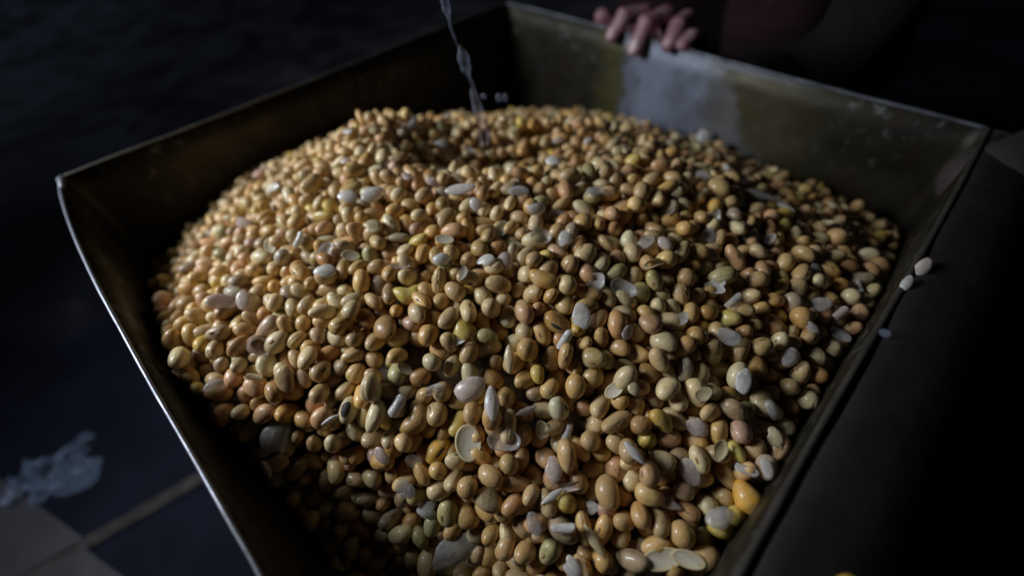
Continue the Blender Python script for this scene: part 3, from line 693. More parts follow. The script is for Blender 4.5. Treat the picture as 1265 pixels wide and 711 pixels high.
1483,-353,-199,37,1100,1831,-302,-321,802,6094,1986,-252,-426,68,92,2067,-253,-458,403,4094,2213,-309,-478,335,6107,2865,-355,-837,163,4091,-2921,-282,-1126,753,103,-1847,-319,-295,719,5096,-1740,-253,-253,340,1105,-1647,-293,-209,705,2095,
-1472,-262,-162,189,101,-1332,-257,-107,871,1108,-969,-230,-81,249,5086,-889,-256,-72,322,93,603,-260,-102,40,5098,1237,-227,-179,97,85,1323,-204,-186,496,3106,1965,-122,-435,266,1099,2084,-107,-504,353,1088,2129,-204,-507,25,1085,
-3048,-158,-1194,229,88,-1958,-160,-352,711,1103,-1795,-153,-260,107,1096,-1699,-158,-225,761,102,-1296,-174,-109,896,4093,-1203,-182,-98,362,90,-916,-143,-49,332,1106,674,-186,-137,353,1088,1051,-113,-153,651,2107,1176,-138,-160,809,2101,
1542,-92,-269,869,104,1999,-38,-480,269,4113,2132,40,-595,283,1102,-2141,-30,-461,322,98,-2023,-56,-382,816,6102,-1737,-47,-257,705,2094,-1474,-47,-162,510,97,-1107,-64,-44,357,94,840,-67,-155,529,107,1072,-17,-177,80,90,
1445,73,-284,380,6093,1546,15,-290,526,1110,1680,88,-376,56,100,1836,110,-478,839,4094,1957,120,-551,523,1080,3142,-53,-1110,459,2090,-2411,-10,-635,43,1115,-1986,30,-374,890,1082,-1870,64,-316,164,3099,-1449,54,-144,817,7093,
-1335,54,-88,691,6099,-1163,43,-23,438,2108,-1054,53,-11,77,5098,1148,97,-223,533,1078,1401,199,-327,208,2077,1500,172,-342,77,7102,1576,95,-349,339,6093,2058,209,-644,580,5083,2192,177,-672,44,1095,-2085,124,-425,505,5091,
-1994,118,-381,730,97,-1833,143,-327,494,6073,-1523,127,-176,370,1099,-1403,136,-117,458,4083,-1244,126,-43,777,4088,-1077,162,16,94,5084,-989,134,4,413,98,-892,128,-34,837,6098,-736,175,-201,433,1092,1094,205,-226,540,1094,
1269,223,-282,823,3087,1447,298,-372,152,74,1955,287,-615,521,2089,-2059,214,-419,43,95,-1962,222,-390,636,2092,-1760,265,-300,597,1084,-1754,352,-311,744,1080,-1616,234,-218,546,4099,-1469,290,-154,451,4095,-1310,240,-59,705,1099,
-1175,288,15,743,1098,-1010,232,29,462,5085,-925,238,-9,476,1097,422,268,-399,201,1089,773,258,-246,403,4091,884,286,-232,640,4102,1135,342,-279,12,1092,1264,406,-335,752,75,1339,340,-352,604,3083,1757,383,-500,838,3100,
-2081,351,-478,314,96,-1705,430,-317,338,3083,-1593,424,-249,29,4092,-1231,377,-10,748,92,-1053,344,49,98,87,-950,369,23,206,88,-847,379,-10,131,6098,-718,324,-183,325,84,-637,354,-242,396,2090,-502,332,-353,3,1100,
-408,314,-440,703,6089,-84,332,-530,769,3096,40,362,-474,845,3081,163,325,-482,675,76,235,370,-380,479,7101,359,358,-359,236,93,490,355,-295,852,99,587,322,-290,449,4090,715,397,-257,556,1088,1064,431,-276,182,88,
1152,449,-306,586,2089,1250,494,-347,117,6099,1449,456,-429,115,3094,1583,523,-551,282,5075,-1564,561,-277,513,2067,-1467,575,-207,478,1078,-1198,557,-29,675,2092,-1015,440,51,770,4078,-901,484,11,871,87,-809,476,-43,65,6082,
-682,440,-167,365,2077,-566,432,-251,49,2078,-473,447,-284,218,1084,-359,464,-312,267,1095,-251,417,-393,435,5080,-166,438,-378,308,89,-21,417,-411,727,1077,63,443,-357,550,4077,189,453,-323,232,7091,314,463,-285,261,3079,
437,484,-262,358,81,542,449,-226,506,2104,657,465,-232,847,5087,794,515,-206,761,94,1005,499,-272,414,80,1174,658,-387,564,5080,1275,582,-393,846,89,-1488,705,-263,870,88,-1416,668,-189,266,4096,-1040,697,-45,831,6078,
-936,669,-40,831,3079,-856,568,-29,714,4085,-729,551,-93,633,2086,-594,558,-167,782,5095,-494,532,-201,73,87,-407,549,-209,441,1080,-319,560,-218,23,5089,-191,518,-261,645,3077,-89,555,-237,54,5082,31,528,-262,809,3076,
167,557,-212,371,2073,258,539,-222,720,94,379,551,-198,688,2096,495,545,-191,551,83,602,598,-185,206,6086,727,592,-205,774,88,1048,733,-350,510,1087,1139,798,-431,794,5082,1201,736,-416,81,3082,1267,666,-427,820,2074,
-1529,766,-327,529,6085,-778,771,-154,589,5082,-703,662,-114,8,3091,-533,700,-160,66,1082,-453,653,-172,388,2080,-327,641,-199,761,6065,-210,637,-194,268,1079,-114,667,-191,262,1089,-18,648,-187,650,3084,88,644,-184,730,4079,
207,632,-171,391,2087,383,783,-212,809,1086,445,646,-171,749,3084,618,701,-214,353,2073,750,712,-231,505,90,1093,900,-449,868,6085,1359,785,-524,359,5082,1398,825,-589,29,2079,-700,996,-339,77,1083,-594,834,-225,52,2087,
-500,795,-206,188,1088,-412,843,-232,12,3087,-299,894,-285,665,5088,-169,823,-232,468,3090,-83,761,-203,585,4080,81,805,-218,579,77,138,867,-251,580,2073,242,899,-285,47,84,542,1000,-375,507,81,632,899,-346,859,7069,
685,849,-294,437,2084,838,991,-431,29,6070,1089,974,-518,30,76,-1204,1051,-405,197,6073,-753,1087,-349,452,2098,-526,1106,-417,675,1087,-449,1060,-394,196,75,-70,964,-310,520,4086,183,1051,-384,394,7091,265,1005,-330,762,2100,
684,1104,-459,499,3093,770,1060,-444,335,2083,922,1084,-520,432,84,1000,1107,-569,156,1090,-1256,1116,-449,799,4086,-990,1179,-476,838,67,-898,1208,-487,136,6079,-448,1144,-443,404,1085,64,1264,-482,546,1096,298,1192,-470,645,1080,
586,1130,-470,749,2087,-1251,1186,-502,554,1082,-816,1244,-517,591,2072,-540,1298,-537,256,1082,-429,1234,-484,104,3084,9,1341,-547,424,2092,506,1219,-509,635,6084,707,1397,-522,785,6091,925,1276,-649,761,2081,1030,1375,-637,362,3088,
-1180,1328,-588,882,75,-1086,1286,-555,439,2091,-523,1359,-584,222,2065,-266,1396,-599,755,1094,693,1321,-595,767,1077,-854,1418,-623,153,1086,-558,1511,-660,536,93,-189,1470,-643,464,5091,503,1469,-650,16,1067,976,1421,-744,81,88,
-1196,1483,-686,776,6080,-1080,1522,-705,463,2088,-888,1497,-666,122,4083,-261,1553,-691,600,2083,-152,1550,-694,357,6069,-614,1625,-765,80,7081,-455,1625,-731,16,6083,-338,1621,-744,520,1086,-225,1630,-738,622,4092,-1213,1635,-798,581,4088,
-1110,1660,-787,555,3083,-940,1782,-854,792,1068,-451,1705,-777,554,5079,-284,1749,-819,756,4078,-201,1743,-809,360,92,-1247,1728,-851,572,6084,-1048,1726,-818,269,6086,-336,1835,-842,496,6076,-1052,1813,-870,87,94,-926,1860,-907,683,6074,
-611,1861,-879,802,5086,-471,1827,-860,177,5081,-400,1883,-886,639,1088,-158,1908,-912,220,4090,-1104,1875,-922,530,7081,-997,1910,-924,553,83,-760,1950,-956,175,5086,-479,2017,-973,408,6087,-248,1997,-964,560,75,290,1983,-984,263,5075,
-1081,2009,-996,413,1086,-991,1997,-970,108,4092,-854,2072,-1049,517,3077,-751,2049,-981,863,94,-512,2080,-1022,338,3080,-359,2056,-1014,893,73,-1048,2093,-1036,367,1082,-840,2162,-1098,443,3069,-680,2142,-1061,366,86,-374,2166,-1091,29,4065,
-249,2225,-1071,672,6098,191,2160,-1075,740,1073,1113,2107,-1193,180,1071,-842,2243,-1117,197,1091,-466,2239,-1119,538,1093,170,2294,-1160,68,3083,272,2215,-1094,854,100,-799,2318,-1149,40,6081,-609,2341,-1187,623,5083,-519,2322,-1167,704,3079,
-452,2368,-1188,702,2082,234,2356,-1176,742,94,-840,2370,-1210,441,5079,-634,2432,-1231,339,4083,-155,2446,-1244,570,5085,-9,2475,-1269,759,3084,181,2433,-1239,583,1085,-583,2495,-1268,2,2081,-146,2595,-1338,823,7084,103,2609,-1328,454,1092,
256,2528,-1316,769,4073,-635,2567,-1312,720,82,-180,2660,-1387,99,1084,18,2600,-1344,650,69,197,2613,-1348,707,81,-87,2730,-1415,691,2097,6,2654,-1401,718,1065,126,2692,-1388,350,3087,-165,2798,-1449,269,1083,-65,2805,-1467,583,2081,
41,2781,-1464,77,1078,139,2792,-1454,759,2077,318,2820,-1487,831,5090,-32,2874,-1502,530,7098,212,2882,-1529,128,1083,-179,2939,-1557,743,3081,-94,2946,-1541,377,1080,136,2957,-1561,564,1092,-155,3058,-1622,892,5083,6,3052,-1629,74,5081,
-76,3111,-1655,597,6086,-878,-2326,-1122,29,108,463,-2453,-648,135,3103,621,-2407,-507,481,2103,752,-2329,-483,66,2093,-1005,-2208,-1113,653,3107,-786,-2327,-1101,242,7111,324,-2445,-764,308,112,701,-2403,-449,21,1095,988,-2215,-467,549,105,
-1016,-2192,-1007,809,1106,-577,-2353,-1097,312,2102,354,-2332,-559,387,2100,809,-2135,-407,50,3103,1061,-2134,-397,269,7092,-1071,-2136,-932,649,5096,-905,-2062,-945,16,4091,-698,-2211,-1008,784,5104,-368,-2271,-971,73,5094,-326,-2373,-978,590,3107,
-43,-2368,-901,346,4104,25,-2339,-774,73,2099,160,-2264,-551,831,2088,275,-2256,-517,724,6105,386,-2258,-504,458,1105,606,-2177,-420,361,1085,782,-2018,-293,683,92,870,-2027,-329,168,2089,1022,-2027,-353,266,97,1092,-1996,-395,441,2092,
-1240,-1973,-741,94,6099,-1103,-1959,-797,270,4105,-1027,-2023,-814,547,1096,-874,-2130,-906,600,1099,-775,-2220,-939,560,2102,-698,-2060,-836,350,2113,-571,-2316,-933,794,1108,-488,-2263,-943,282,6108,-356,-2152,-734,47,6103,-230,-2111,-616,283,2095,
-152,-2356,-937,455,4104,-88,-2174,-653,595,4088,138,-2235,-464,399,1107,586,-2086,-353,439,3099,956,-1928,-337,51,110,1066,-1911,-313,304,1113,1166,-1961,-357,355,2112,1263,-1946,-368,58,1101,-1363,-1792,-573,716,1109,-1172,-1908,-684,552,2102,
-1066,-1900,-692,780,1113,-936,-2073,-812,747,2087,-873,-1952,-719,841,3106,-703,-1984,-677,767,4102,-575,-2218,-917,258,5094,-476,-2177,-836,691,1111,-379,-2245,-811,249,7091,-238,-2278,-790,398,5100,-106,-2036,-471,774,100,-19,-2069,-517,600,4078,
-14,-2058,-446,395,4100,447,-1968,-332,209,99,894,-1817,-254,402,94,994,-1857,-280,726,97,1128,-1817,-328,154,2095,1224,-1849,-369,805,2103,1364,-1853,-481,778,5092,-1465,-1743,-456,324,99,-1384,-1721,-465,522,4102,-1279,-1826,-566,865,3105,
-1159,-1797,-556,364,6107,-991,-1868,-605,647,2082,-657,-2148,-882,527,2096,-549,-2070,-659,386,101,-464,-2081,-588,305,5099,-288,-2202,-721,379,2100,-187,-1915,-390,589,3107,-77,-1914,-379,818,78,190,-1986,-372,325,108,713,-1760,-208,881,1103,
852,-1743,-238,326,4083,969,-1709,-296,31,4090,1059,-1688,-291,784,98,1189,-1747,-340,235,6105,1296,-1793,-365,365,5106,1440,-1760,-390,746,4120,-1562,-1653,-445,811,4105,-1353,-1648,-300,3,1111,-1230,-1752,-457,744,2085,-1105,-1806,-462,846,2093,
-1007,-1845,-471,83,1094,-879,-1692,-282,776,7088,-510,-2040,-510,490,4099,-262,-1932,-420,562,4091,-136,-1880,-324,348,1094,-121,-1974,-350,33,1095,317,-1750,-246,881,4093,581,-1641,-146,205,1093,779,-1689,-185,253,6109,911,-1632,-260,102,112,
1043,-1618,-231,466,6100,1141,-1615,-249,358,92,1201,-1615,-312,479,4084,1365,-1637,-327,89,1113,1452,-1633,-372,753,1102,1573,-1644,-409,77,5090,-1599,-1605,-343,308,3098,-1525,-1576,-311,29,2097,-1370,-1556,-348,499,7090,-1255,-1621,-306,78,96,
-1173,-1613,-258,730,7098,-1082,-1514,-186,509,2093,-691,-1767,-311,133,6104,-522,-1758,-284,468,1100,-488,-1690,-239,256,93,-396,-1710,-249,329,96,-231,-1734,-271,62,1097,-125,-1723,-202,662,7125,387,-1558,-180,802,1093,483,-1595,-134,800,2106,
720,-1583,-147,253,90,834,-1537,-206,858,5093,959,-1556,-216,154,4092,1110,-1533,-212,256,6105,1337,-1513,-338,621,86,1441,-1562,-303,273,4110,1535,-1571,-351,586,4110,1679,-1536,-468,782,7106,-1739,-1456,-324,666,5109,-1560,-1455,-243,696,96,
-1451,-1530,-296,678,5110,-1307,-1560,-240,249,112,-1239,-1447,-253,774,100,-1135,-1581,-186,521,96,-973,-1414,-118,717,5092,-869,-1420,-126,202,1116,-465,-1399,-61,705,1097,-37,-1579,-171,615,1086,109,-1473,-64,766,97,299,-1528,-95,76,2103,
445,-1456,-111,619,102,582,-1429,-133,467,2097,696,-1423,-183,67,87,792,-1448,-163,206,2095,911,-1456,-174,854,7114,1034,-1458,-206,438,7089,1168,-1455,-259,809,1087,1246,-1414,-257,619,4103,1419,-1407,-295,611,1095,1499,-1478,-300,49,5110,
1610,-1460,-337,216,4105,1736,-1475,-413,3,4096,1800,-1411,-397,239,95,-1837,-1294,-390,724,4093,-1769,-1305,-317,138,1116,-1545,-1367,-224,494,3105,-1397,-1323,-252,246,5097,-1247,-1355,-222,32,2102,-1033,-1373,-180,812,5092,-949,-1340,-96,80,2092,
-836,-1332,-84,796,1107,-558,-1319,-58,729,1088,-452,-1303,-66,510,105,-356,-1384,-33,896,4097,-243,-1303,-65,325,2097,-108,-1403,-82,701,1105,103,-1329,-49,720,1089,251,-1340,-64,30,3094,377,-1337,-81,480,6092,516,-1371,-94,650,94,
615,-1353,-119,627,89,721,-1337,-129,443,6110,827,-1332,-144,720,2087,935,-1287,-171,688,2083,1077,-1380,-213,276,4097,1333,-1352,-252,446,2110,1528,-1338,-286,607,3103,1636,-1320,-320,520,6116,1764,-1306,-360,248,5093,1868,-1323,-406,699,6110,
-1961,-1251,-389,692,5095,-1846,-1233,-327,259,3093,-1774,-1219,-297,731,1094,-1710,-1241,-258,512,2096,-1533,-1163,-243,136,6109,-1398,-1252,-163,384,3101,-1214,-1276,-145,277,1116,-1150,-1246,-89,203,1100,-972,-1259,-65,531,1099,-837,-1225,-109,675,4090,
-790,-1255,-37,588,1114,-596,-1231,-21,413,3097,-400,-1228,-25,868,1101,-287,-1209,-57,819,99,-171,-1212,-20,220,4089,-55,-1216,-81,711,6106,91,-1237,-28,512,2093,194,-1219,-22,466,1102,303,-1256,-70,472,90,426,-1244,-59,440,3096,
587,-1240,-61,755,2097,678,-1233,-153,227,94,755,-1211,-122,216,1093,914,-1209,-161,740,2110,1071,-1203,-201,404,2090,1135,-1272,-216,105,1091,1255,-1240,-224,233,105,1380,-1246,-231,506,4104,1488,-1242,-297,542,2098,1597,-1236,-263,678,109,
1697,-1233,-301,393,1111,1912,-1197,-366,356,2101,-2094,-1120,-556,860,5096,-1717,-1131,-334,473,3100,-1655,-1116,-283,506,2079,-1486,-1167,-170,299,4091,-1300,-1172,-126,269,2107,-1198,-1153,-108,599,3108,-1059,-1115,-134,86,4089,-944,-1101,-115,295,82,
-814,-1121,-61,535,2095,-669,-1159,-35,763,108,-596,-1095,-58,24,7087,-431,-1135,-30,424,6091,-337,-1131,-34,626,6098,-198,-1126,-24,439,82,-93,-1110,-66,279,7084,50,-1138,-65,649,3088,158,-1126,-35,826,5105,265,-1142,-44,1,3095,
395,-1154,-52,691,2112,512,-1176,-60,268,1099,611,-1103,-76,802,1100,725,-1093,-93,717,5111,863,-1145,-90,695,1107,1027,-1124,-128,184,6100,1129,-1119,-168,643,2098,1218,-1118,-152,407,1103,1290,-1146,-187,593,6091,1419,-1188,-281,701,2096,
1756,-1131,-296,597,109,1857,-1118,-332,883,2104,2146,-1069,-435,142,2099,-1845,-1051,-293,560,116,-1608,-1050,-256,85,5114,-1542,-1080,-178,9,104,-1433,-1087,-134,645,1103,-1245,-1032,-115,556,1103,-1092,-1025,-87,578,2108,-994,-1017,-35,772,5108,
-795,-1003,-80,332,5091,-662,-1035,-28,625,4092,-498,-969,-22,70,3114,-375,-1041,-28,65,1105,-265,-1054,-15,758,96,-135,-998,-58,637,92,6,-1033,-18,424,2106,98,-1062,-32,101,3095,184,-1014,-24,330,7106,342,-996,-54,892,2102,
451,-1026,-34,170,3100,556,-1023,-49,873,3100,632,-1012,-76,629,5088,810,-1031,-101,332,1099,932,-1075,-98,328,1102,1035,-1026,-134,217,96,1178,-1011,-203,196,97,1270,-1050,-179,364,99,1395,-1037,-201,589,4087,1503,-1039,-251,354,1083,
1604,-1036,-242,256,1113,1855,-1019,-317,297,2087,1945,-1046,-347,882,2103,2023,-994,-373,508,4108,-2288,-925,-639,635,7098,-1956,-951,-333,339,1106,-1616,-904,-173,34,5098,-1487,-982,-192,363,5106,-1302,-899,-155,604,101,-1131,-941,-131,373,2088,
-1007,-927,-55,73,87,-879,-925,-37,283,1094,-786,-886,-18,844,109,-677,-934,-43,577,6081,-555,-869,-3,695,1104,-422,-940,-88,686,7091,-276,-904,0,330,5096,-191,-924,-24,29,5102,-90,-900,-59,569,5101,56,-900,-9,863,4093,
165,-912,-17,317,4101,262,-948,-20,34,116,490,-945,-15,705,1108,621,-911,-50,706,6117,760,-945,-81,268,3093,856,-935,-74,566,113,954,-978,-91,373,111,1086,-933,-132,201,1106,1223,-892,-196,47,5088,1359,-919,-158,871,3109,
1440,-940,-208,448,2097,1539,-956,-212,896,4097,1779,-897,-270,41,5098,1856,-931,-309,416,1107,1951,-915,-342,494,1106,-2381,-838,-665,507,5089,-2066,-885,-359,197,2108,-1831,-883,-237,459,1106,-1672,-900,-253,602,1094,-1551,-853,-156,209,5091,
-1380,-846,-123,569,101,-1179,-860,-93,644,2101,-1073,-796,-26,197,2094,-969,-839,-36,879,1104,-835,-794,-30,170,1103,-729,-794,-14,369,1104,-629,-770,-15,432,5110,-523,-787,-27,206,1092,-378,-792,0,375,4107,-266,-808,13,872,109,
-128,-823,-14,113,5114,-12,-796,17,379,104,70,-805,-27,185,1100,206,-795,-42,14,1086,424,-837,-28,601,92,578,-803,-34,859,1103,689,-834,-43,774,2101,803,-818,-66,875,1094,898,-808,-75,122,100,999,-809,-83,882,106,
1125,-845,-116,264,1108,1259,-786,-189,506,5095,1363,-800,-171,868,1124,1489,-822,-224,407,2106,1627,-832,-227,483,1099,1741,-805,-254,784,5111,1840,-836,-272,538,4109,2164,-785,-405,8,5107,2284,-783,-483,445,2089,2379,-810,-510,205,3093,
-2007,-730,-370,466,4103,-1834,-802,-322,357,1085,-1802,-803,-228,328,2096,-1622,-727,-199,105,4093,-1423,-762,-126,197,2103,-1123,-749,-77,346,4105,-1010,-729,-48,840,100,-870,-714,-11,587,3097,-672,-680,-45,757,5095,-587,-689,-23,335,7096,
-453,-721,0,787,2109,-353,-700,5,717,2110,-225,-717,4,446,3105,-106,-686,-19,17,95,35,-709,-21,762,1107,137,-700,-5,742,1098,251,-699,-6,744,100,390,-697,-8,248,1095,745,-726,-43,766,1103,840,-723,-66,590,6088,
946,-734,-78,217,5083,1069,-758,-139,295,95,1205,-730,-128,113,92,1334,-691,-136,552,6106,1436,-713,-173,34,106,1553,-754,-199,148,2098,1626,-709,-230,861,91,1817,-678,-303,854,5092,1992,-682,-294,538,107,2080,-666,-373,726,6109,
2189,-698,-366,619,4112,2265,-700,-415,888,1105,2403,-694,-487,45,5095,2471,-740,-544,807,2106,-2572,-651,-884,834,7104,-1859,-728,-280,879,4091,-1656,-641,-161,5,5108,-1494,-699,-174,162,1090,-1238,-669,-55,462,7106,-1096,-607,-50,560,2106,
-946,-612,-78,771,4093,-701,-569,-5,675,2095,-580,-587,-29,379,90,-492,-625,-2,73,2101,-363,-568,-22,431,111,-269,-582,-31,452,87,-155,-598,3,257,6090,-68,-599,16,61,1097,80,-615,-18,650,6104,165,-574,1,522,1098,
282,-617,12,779,82,413,-611,3,352,2112,537,-631,-26,0,5108,676,-615,-40,798,2101,761,-602,-29,578,2098,872,-599,-61,784,1113,1041,-662,-93,159,1095,1145,-679,-88,335,2102,1243,-612,-129,855,1096,1447,-622,-128,768,2107,
1512,-590,-172,370,2088,1597,-618,-195,220,2103,1754,-613,-272,824,3084,2040,-591,-295,275,4103,2129,-541,-366,120,4102,2228,-494,-401,128,95,2465,-625,-519,249,111,2565,-618,-528,417,3104,-2695,-517,-868,44,2105,-2169,-500,-402,754,4099,
-2004,-563,-329,256,1098,-1908,-537,-232,402,1108,-1550,-579,-110,367,3108,-1268,-536,-100,694,117,-1115,-519,-56,720,5089,-1013,-532,-38,288,4099,-886,-494,4,121,7102,-741,-484,-21,624,3092,-630,-461,10,288,2108,-534,-481,3,753,2100,
-424,-435,22,760,2107,-331,-448,30,159,1111,-236,-467,19,691,94,-110,-504,14,686,4101,-8,-481,24,352,3124,136,-492,5,90,2094,228,-505,3,601,4095,341,-483,24,554,3109,477,-553,-31,173,5100,588,-502,-20,145,2087,
677,-494,-33,708,1104,806,-490,-22,691,4114,915,-514,-88,850,99,1079,-521,-77,531,3100,1177,-523,-136,730,3104,1370,-463,-113,819,6101,1497,-490,-146,77,1106,1589,-481,-186,718,5098,1729,-519,-279,408,1098,1940,-458,-268,708,3104,
2209,-374,-415,312,1099,2403,-391,-480,619,3108,2751,-456,-676,220,2087,-2797,-394,-964,722,2101,-2152,-428,-382,423,7086,-2001,-468,-302,676,7115,-1611,-500,-204,758,92,-1447,-405,-108,152,5098,-1357,-440,-86,648,3108,-1202,-406,-45,305,1083,
-1062,-383,-16,532,6102,-943,-385,-9,323,111,-811,-420,0,552,2110,-694,-398,10,383,2100,-598,-364,-3,280,101,-499,-389,-4,881,7094,-247,-365,16,512,4111,-149,-362,23,71,2090,-74,-382,-9,467,5101,72,-416,-5,506,93,
165,-394,-2,373,1095,260,-366,6,312,1106,387,-393,1,367,1096,537,-386,-3,231,1105,627,-394,-34,106,4094,776,-396,-34,98,100,883,-421,-36,231,3102,1059,-420,-73,651,1098,1154,-446,-61,375,105,1309,-378,-92,140,2107,
1404,-378,-144,599,87,1572,-368,-185,76,5098,1630,-399,-251,715,1088,1737,-312,-286,328,101,2028,-329,-404,17,98,2138,-281,-435,802,5089,2304,-339,-491,767,1080,2459,-245,-558,895,5101,2558,-248,-598,586,2109,2652,-249,-640,545,2102,
2724,-287,-687,590,1111,2792,-406,-779,197,2106,-2859,-334,-992,256,4097,-2310,-365,-483,406,5108,-2138,-286,-343,824,4104,-1815,-391,-273,865,1092,-1751,-329,-199,506,4096,-1520,-354,-85,832,90,-1410,-304,-90,506,5094,-1240,-333,-65,585,1093,
-1124,-285,-8,349,99,-969,-302,-13,372,5086,-842,-286,17,222,2094,-749,-323,14,385,103,-465,-240,-41,848,101,136,-274,-69,799,81,259,-257,-53,180,90,345,-307,-36,323,101,482,-300,-32,466,4082,573,-283,-12,784,99,
747,-292,-33,375,1088,977,-316,-52,539,6103,1071,-328,-93,561,1090,1307,-279,-108,795,1106,1495,-267,-192,436,91,1662,-140,-249,880,98,1731,-193,-309,127,6112,2031,-170,-457,688,7095,2210,-62,-462,340,105,2316,-159,-509,137,1100,
2653,-146,-672,109,88,2808,-78,-689,38,1099,2768,-183,-698,221,1102,2970,-228,-939,206,1104,-2964,-236,-1067,278,4103,-2018,-312,-385,261,2111,-1901,-231,-311,881,1096,-1829,-239,-261,226,1091,-1573,-267,-179,297,7088,-1499,-259,-66,592,2105,
-1356,-189,-56,222,3096,-1051,-244,-5,299,3091,-966,-216,12,711,4111,-716,-154,-64,108,1100,197,-165,-120,800,1106,631,-192,-62,667,6095,885,-182,-62,614,6100,1072,-218,-69,136,107,1148,-212,-131,494,6079,1273,-168,-123,185,2081,
1410,-163,-186,760,94,1626,-52,-233,361,4097,1929,-32,-402,405,2089,2089,-33,-538,335,88,2455,9,-635,365,3111,2611,-33,-630,696,6078,3069,-148,-1017,342,4096,-3110,-111,-1108,578,4097,-2267,-193,-449,139,103,-1873,-125,-304,645,6093,
-1638,-201,-174,216,4098,-1551,-117,-123,830,6104,-1405,-112,-98,150,1102,-1252,-146,-38,71,5093,-1147,-135,-35,180,2091,-986,-103,15,578,1083,-840,-93,-21,591,94,-757,-83,-88,77,5089,481,-68,-187,796,2101,589,-115,-160,81,6093,
842,-83,-60,419,6093,976,-77,-92,818,6097,1188,30,-192,197,97,1272,-14,-174,627,1083,1411,-17,-237,122,3089,1497,-26,-217,290,84,1720,-9,-357,755,4096,2031,139,-502,417,94,2168,195,-579,202,4092,2371,129,-639,757,2090,
2455,129,-670,335,6088,3194,2,-948,859,3095,-3171,-44,-1164,456,1092,-2397,10,-520,9,2085,-2326,-32,-477,606,1092,-2081,33,-435,392,2088,-2129,-10,-376,698,4087,-1854,-51,-245,823,102,-1671,-36,-185,319,2089,-1429,-1,-91,690,7085,
-1312,-78,-58,161,80,-1203,-32,9,774,95,-1045,-27,20,532,2095,-908,-24,10,121,5093,-686,8,-135,744,2091,540,22,-184,845,7103,912,-4,-110,256,1088,1048,29,-107,116,1093,1285,62,-216,229,96,1326,-29,-240,448,83,
1540,126,-282,437,4089,1889,243,-567,282,1079,2082,209,-540,752,2077,2171,273,-624,135,5081,2385,223,-665,197,100,3197,6,-1150,530,4101,-2958,52,-835,305,3113,-2457,51,-566,77,7097,-2323,104,-485,691,96,-2233,111,-435,817,5098,
-2156,90,-366,359,3094,-1995,82,-292,804,2096,-1769,105,-282,246,2079,-1552,44,-143,323,88,-1490,208,-143,213,85,-1246,50,-4,804,79,-1107,107,47,520,4083,-975,47,34,602,3086,-846,54,-33,135,4080,528,108,-250,720,2089,
832,124,-150,612,6088,950,88,-102,821,1100,1253,134,-251,491,3081,1613,279,-313,135,1099,1605,273,-420,859,1109,1818,345,-429,666,5091,1976,359,-513,730,2093,2155,343,-545,492,2103,2247,304,-592,380,3087,-2185,249,-434,38,76,
-2130,216,-362,414,89,-2026,242,-329,510,1090,-1722,257,-214,694,2102,-1664,311,-155,802,1093,-1331,150,-63,710,1086,-1168,185,30,575,6086,-1025,174,87,21,5085,-930,177,63,747,1085,-808,191,-74,865,91,-681,212,-186,220,4085,
-461,194,-372,719,2090,396,207,-352,871,7093,642,177,-215,425,102,1087,384,-193,480,6098,1250,317,-300,818,5095,1548,334,-349,256,76,1729,432,-421,424,1095,1892,439,-541,383,3093,2108,427,-591,856,87,2132,409,-672,590,1081,
2228,417,-696,555,2087,2359,405,-726,658,1090,2762,211,-829,704,2092,-2739,276,-785,692,2092,-2687,325,-704,147,2097,-2560,279,-687,774,2088,-2419,334,-583,510,1087,-2184,329,-460,169,1091,-2095,310,-387,819,6098,-1802,416,-356,589,3083,
-1673,347,-270,82,2091,-1511,375,-191,708,2086,-1399,440,-113,278,5090,-1085,263,29,757,78,-970,302,84,107,5099,-852,279,3,263,4085,-746,323,-93,84,7081,-642,302,-182,366,101,-506,293,-287,63,1075,-407,270,-374,251,100,
-243,300,-454,862,1103,-70,272,-501,891,4104,142,286,-452,587,5080,245,281,-398,21,1098,349,278,-366,117,79,453,272,-291,658,2096,598,251,-263,328,5083,677,314,-259,467,4072,789,358,-228,103,1091,980,361,-226,217,2105,
1187,534,-262,808,3088,1487,411,-360,452,3088,1672,561,-499,529,1085,1802,524,-559,154,1089,2032,521,-627,501,5066,2757,297,-878,688,6099,-2634,387,-768,283,6089,-2569,432,-646,108,6107,-2463,411,-634,418,92,-2303,413,-547,721,4098,
-2138,415,-423,807,7097,-2043,509,-388,289,1102,-1933,483,-356,178,7086,-1648,513,-291,611,1086,-1461,489,-171,216,1084,-1157,402,60,881,2087,-1097,431,35,578,69,-933,439,87,312,84,-781,433,19,539,1084,-741,417,-81,683,1093,
-547,378,-213,295,104,-449,390,-252,44,1085,-380,368,-346,19,2085,-297,385,-347,55,88,-150,351,-424,77,90,-26,346,-436,86,2084,56,386,-368,730,2077,148,393,-348,324,2079,288,389,-281,614,1089,407,422,-263,375,2079,
547,390,-177,152,6098,629,388,-250,618,5074,772,434,-180,597,4086,1101,643,-322,554,89,1270,729,-371,145,1082,1457,690,-424,690,3091,1357,496,-406,111,7084,1764,612,-490,717,6090,1804,658,-595,154,87,-2650,508,-781,654,5077,
-2564,521,-722,629,6085,-2002,586,-431,260,5081,-1939,579,-376,54,2071,-1780,638,-352,892,5083,-1516,629,-253,94,4077,-1445,900,-287,52,88,-1110,586,6,344,5083,-1025,609,23,81,7097,-820,548,35,312,85,-731,513,-18,103,83,
-636,509,-95,688,6086,-530,477,-161,761,3090,-399,457,-232,70,1076,-289,508,-180,466,1094,-233,441,-299,612,2072,-125,490,-266,94,1069,-28,473,-285,168,2095,113,479,-250,436,92,228,471,-195,647,3095,325,482,-182,398,85,
426,502,-151,115,1090,605,529,-143,106,1092,704,522,-160,306,5090,966,699,-307,459,5086,1248,815,-438,740,1088,1296,740,-467,658,3086,1391,693,-494,789,88,1539,734,-465,367,2080,1879,718,-644,55,2083,1980,708,-660,224,6079,
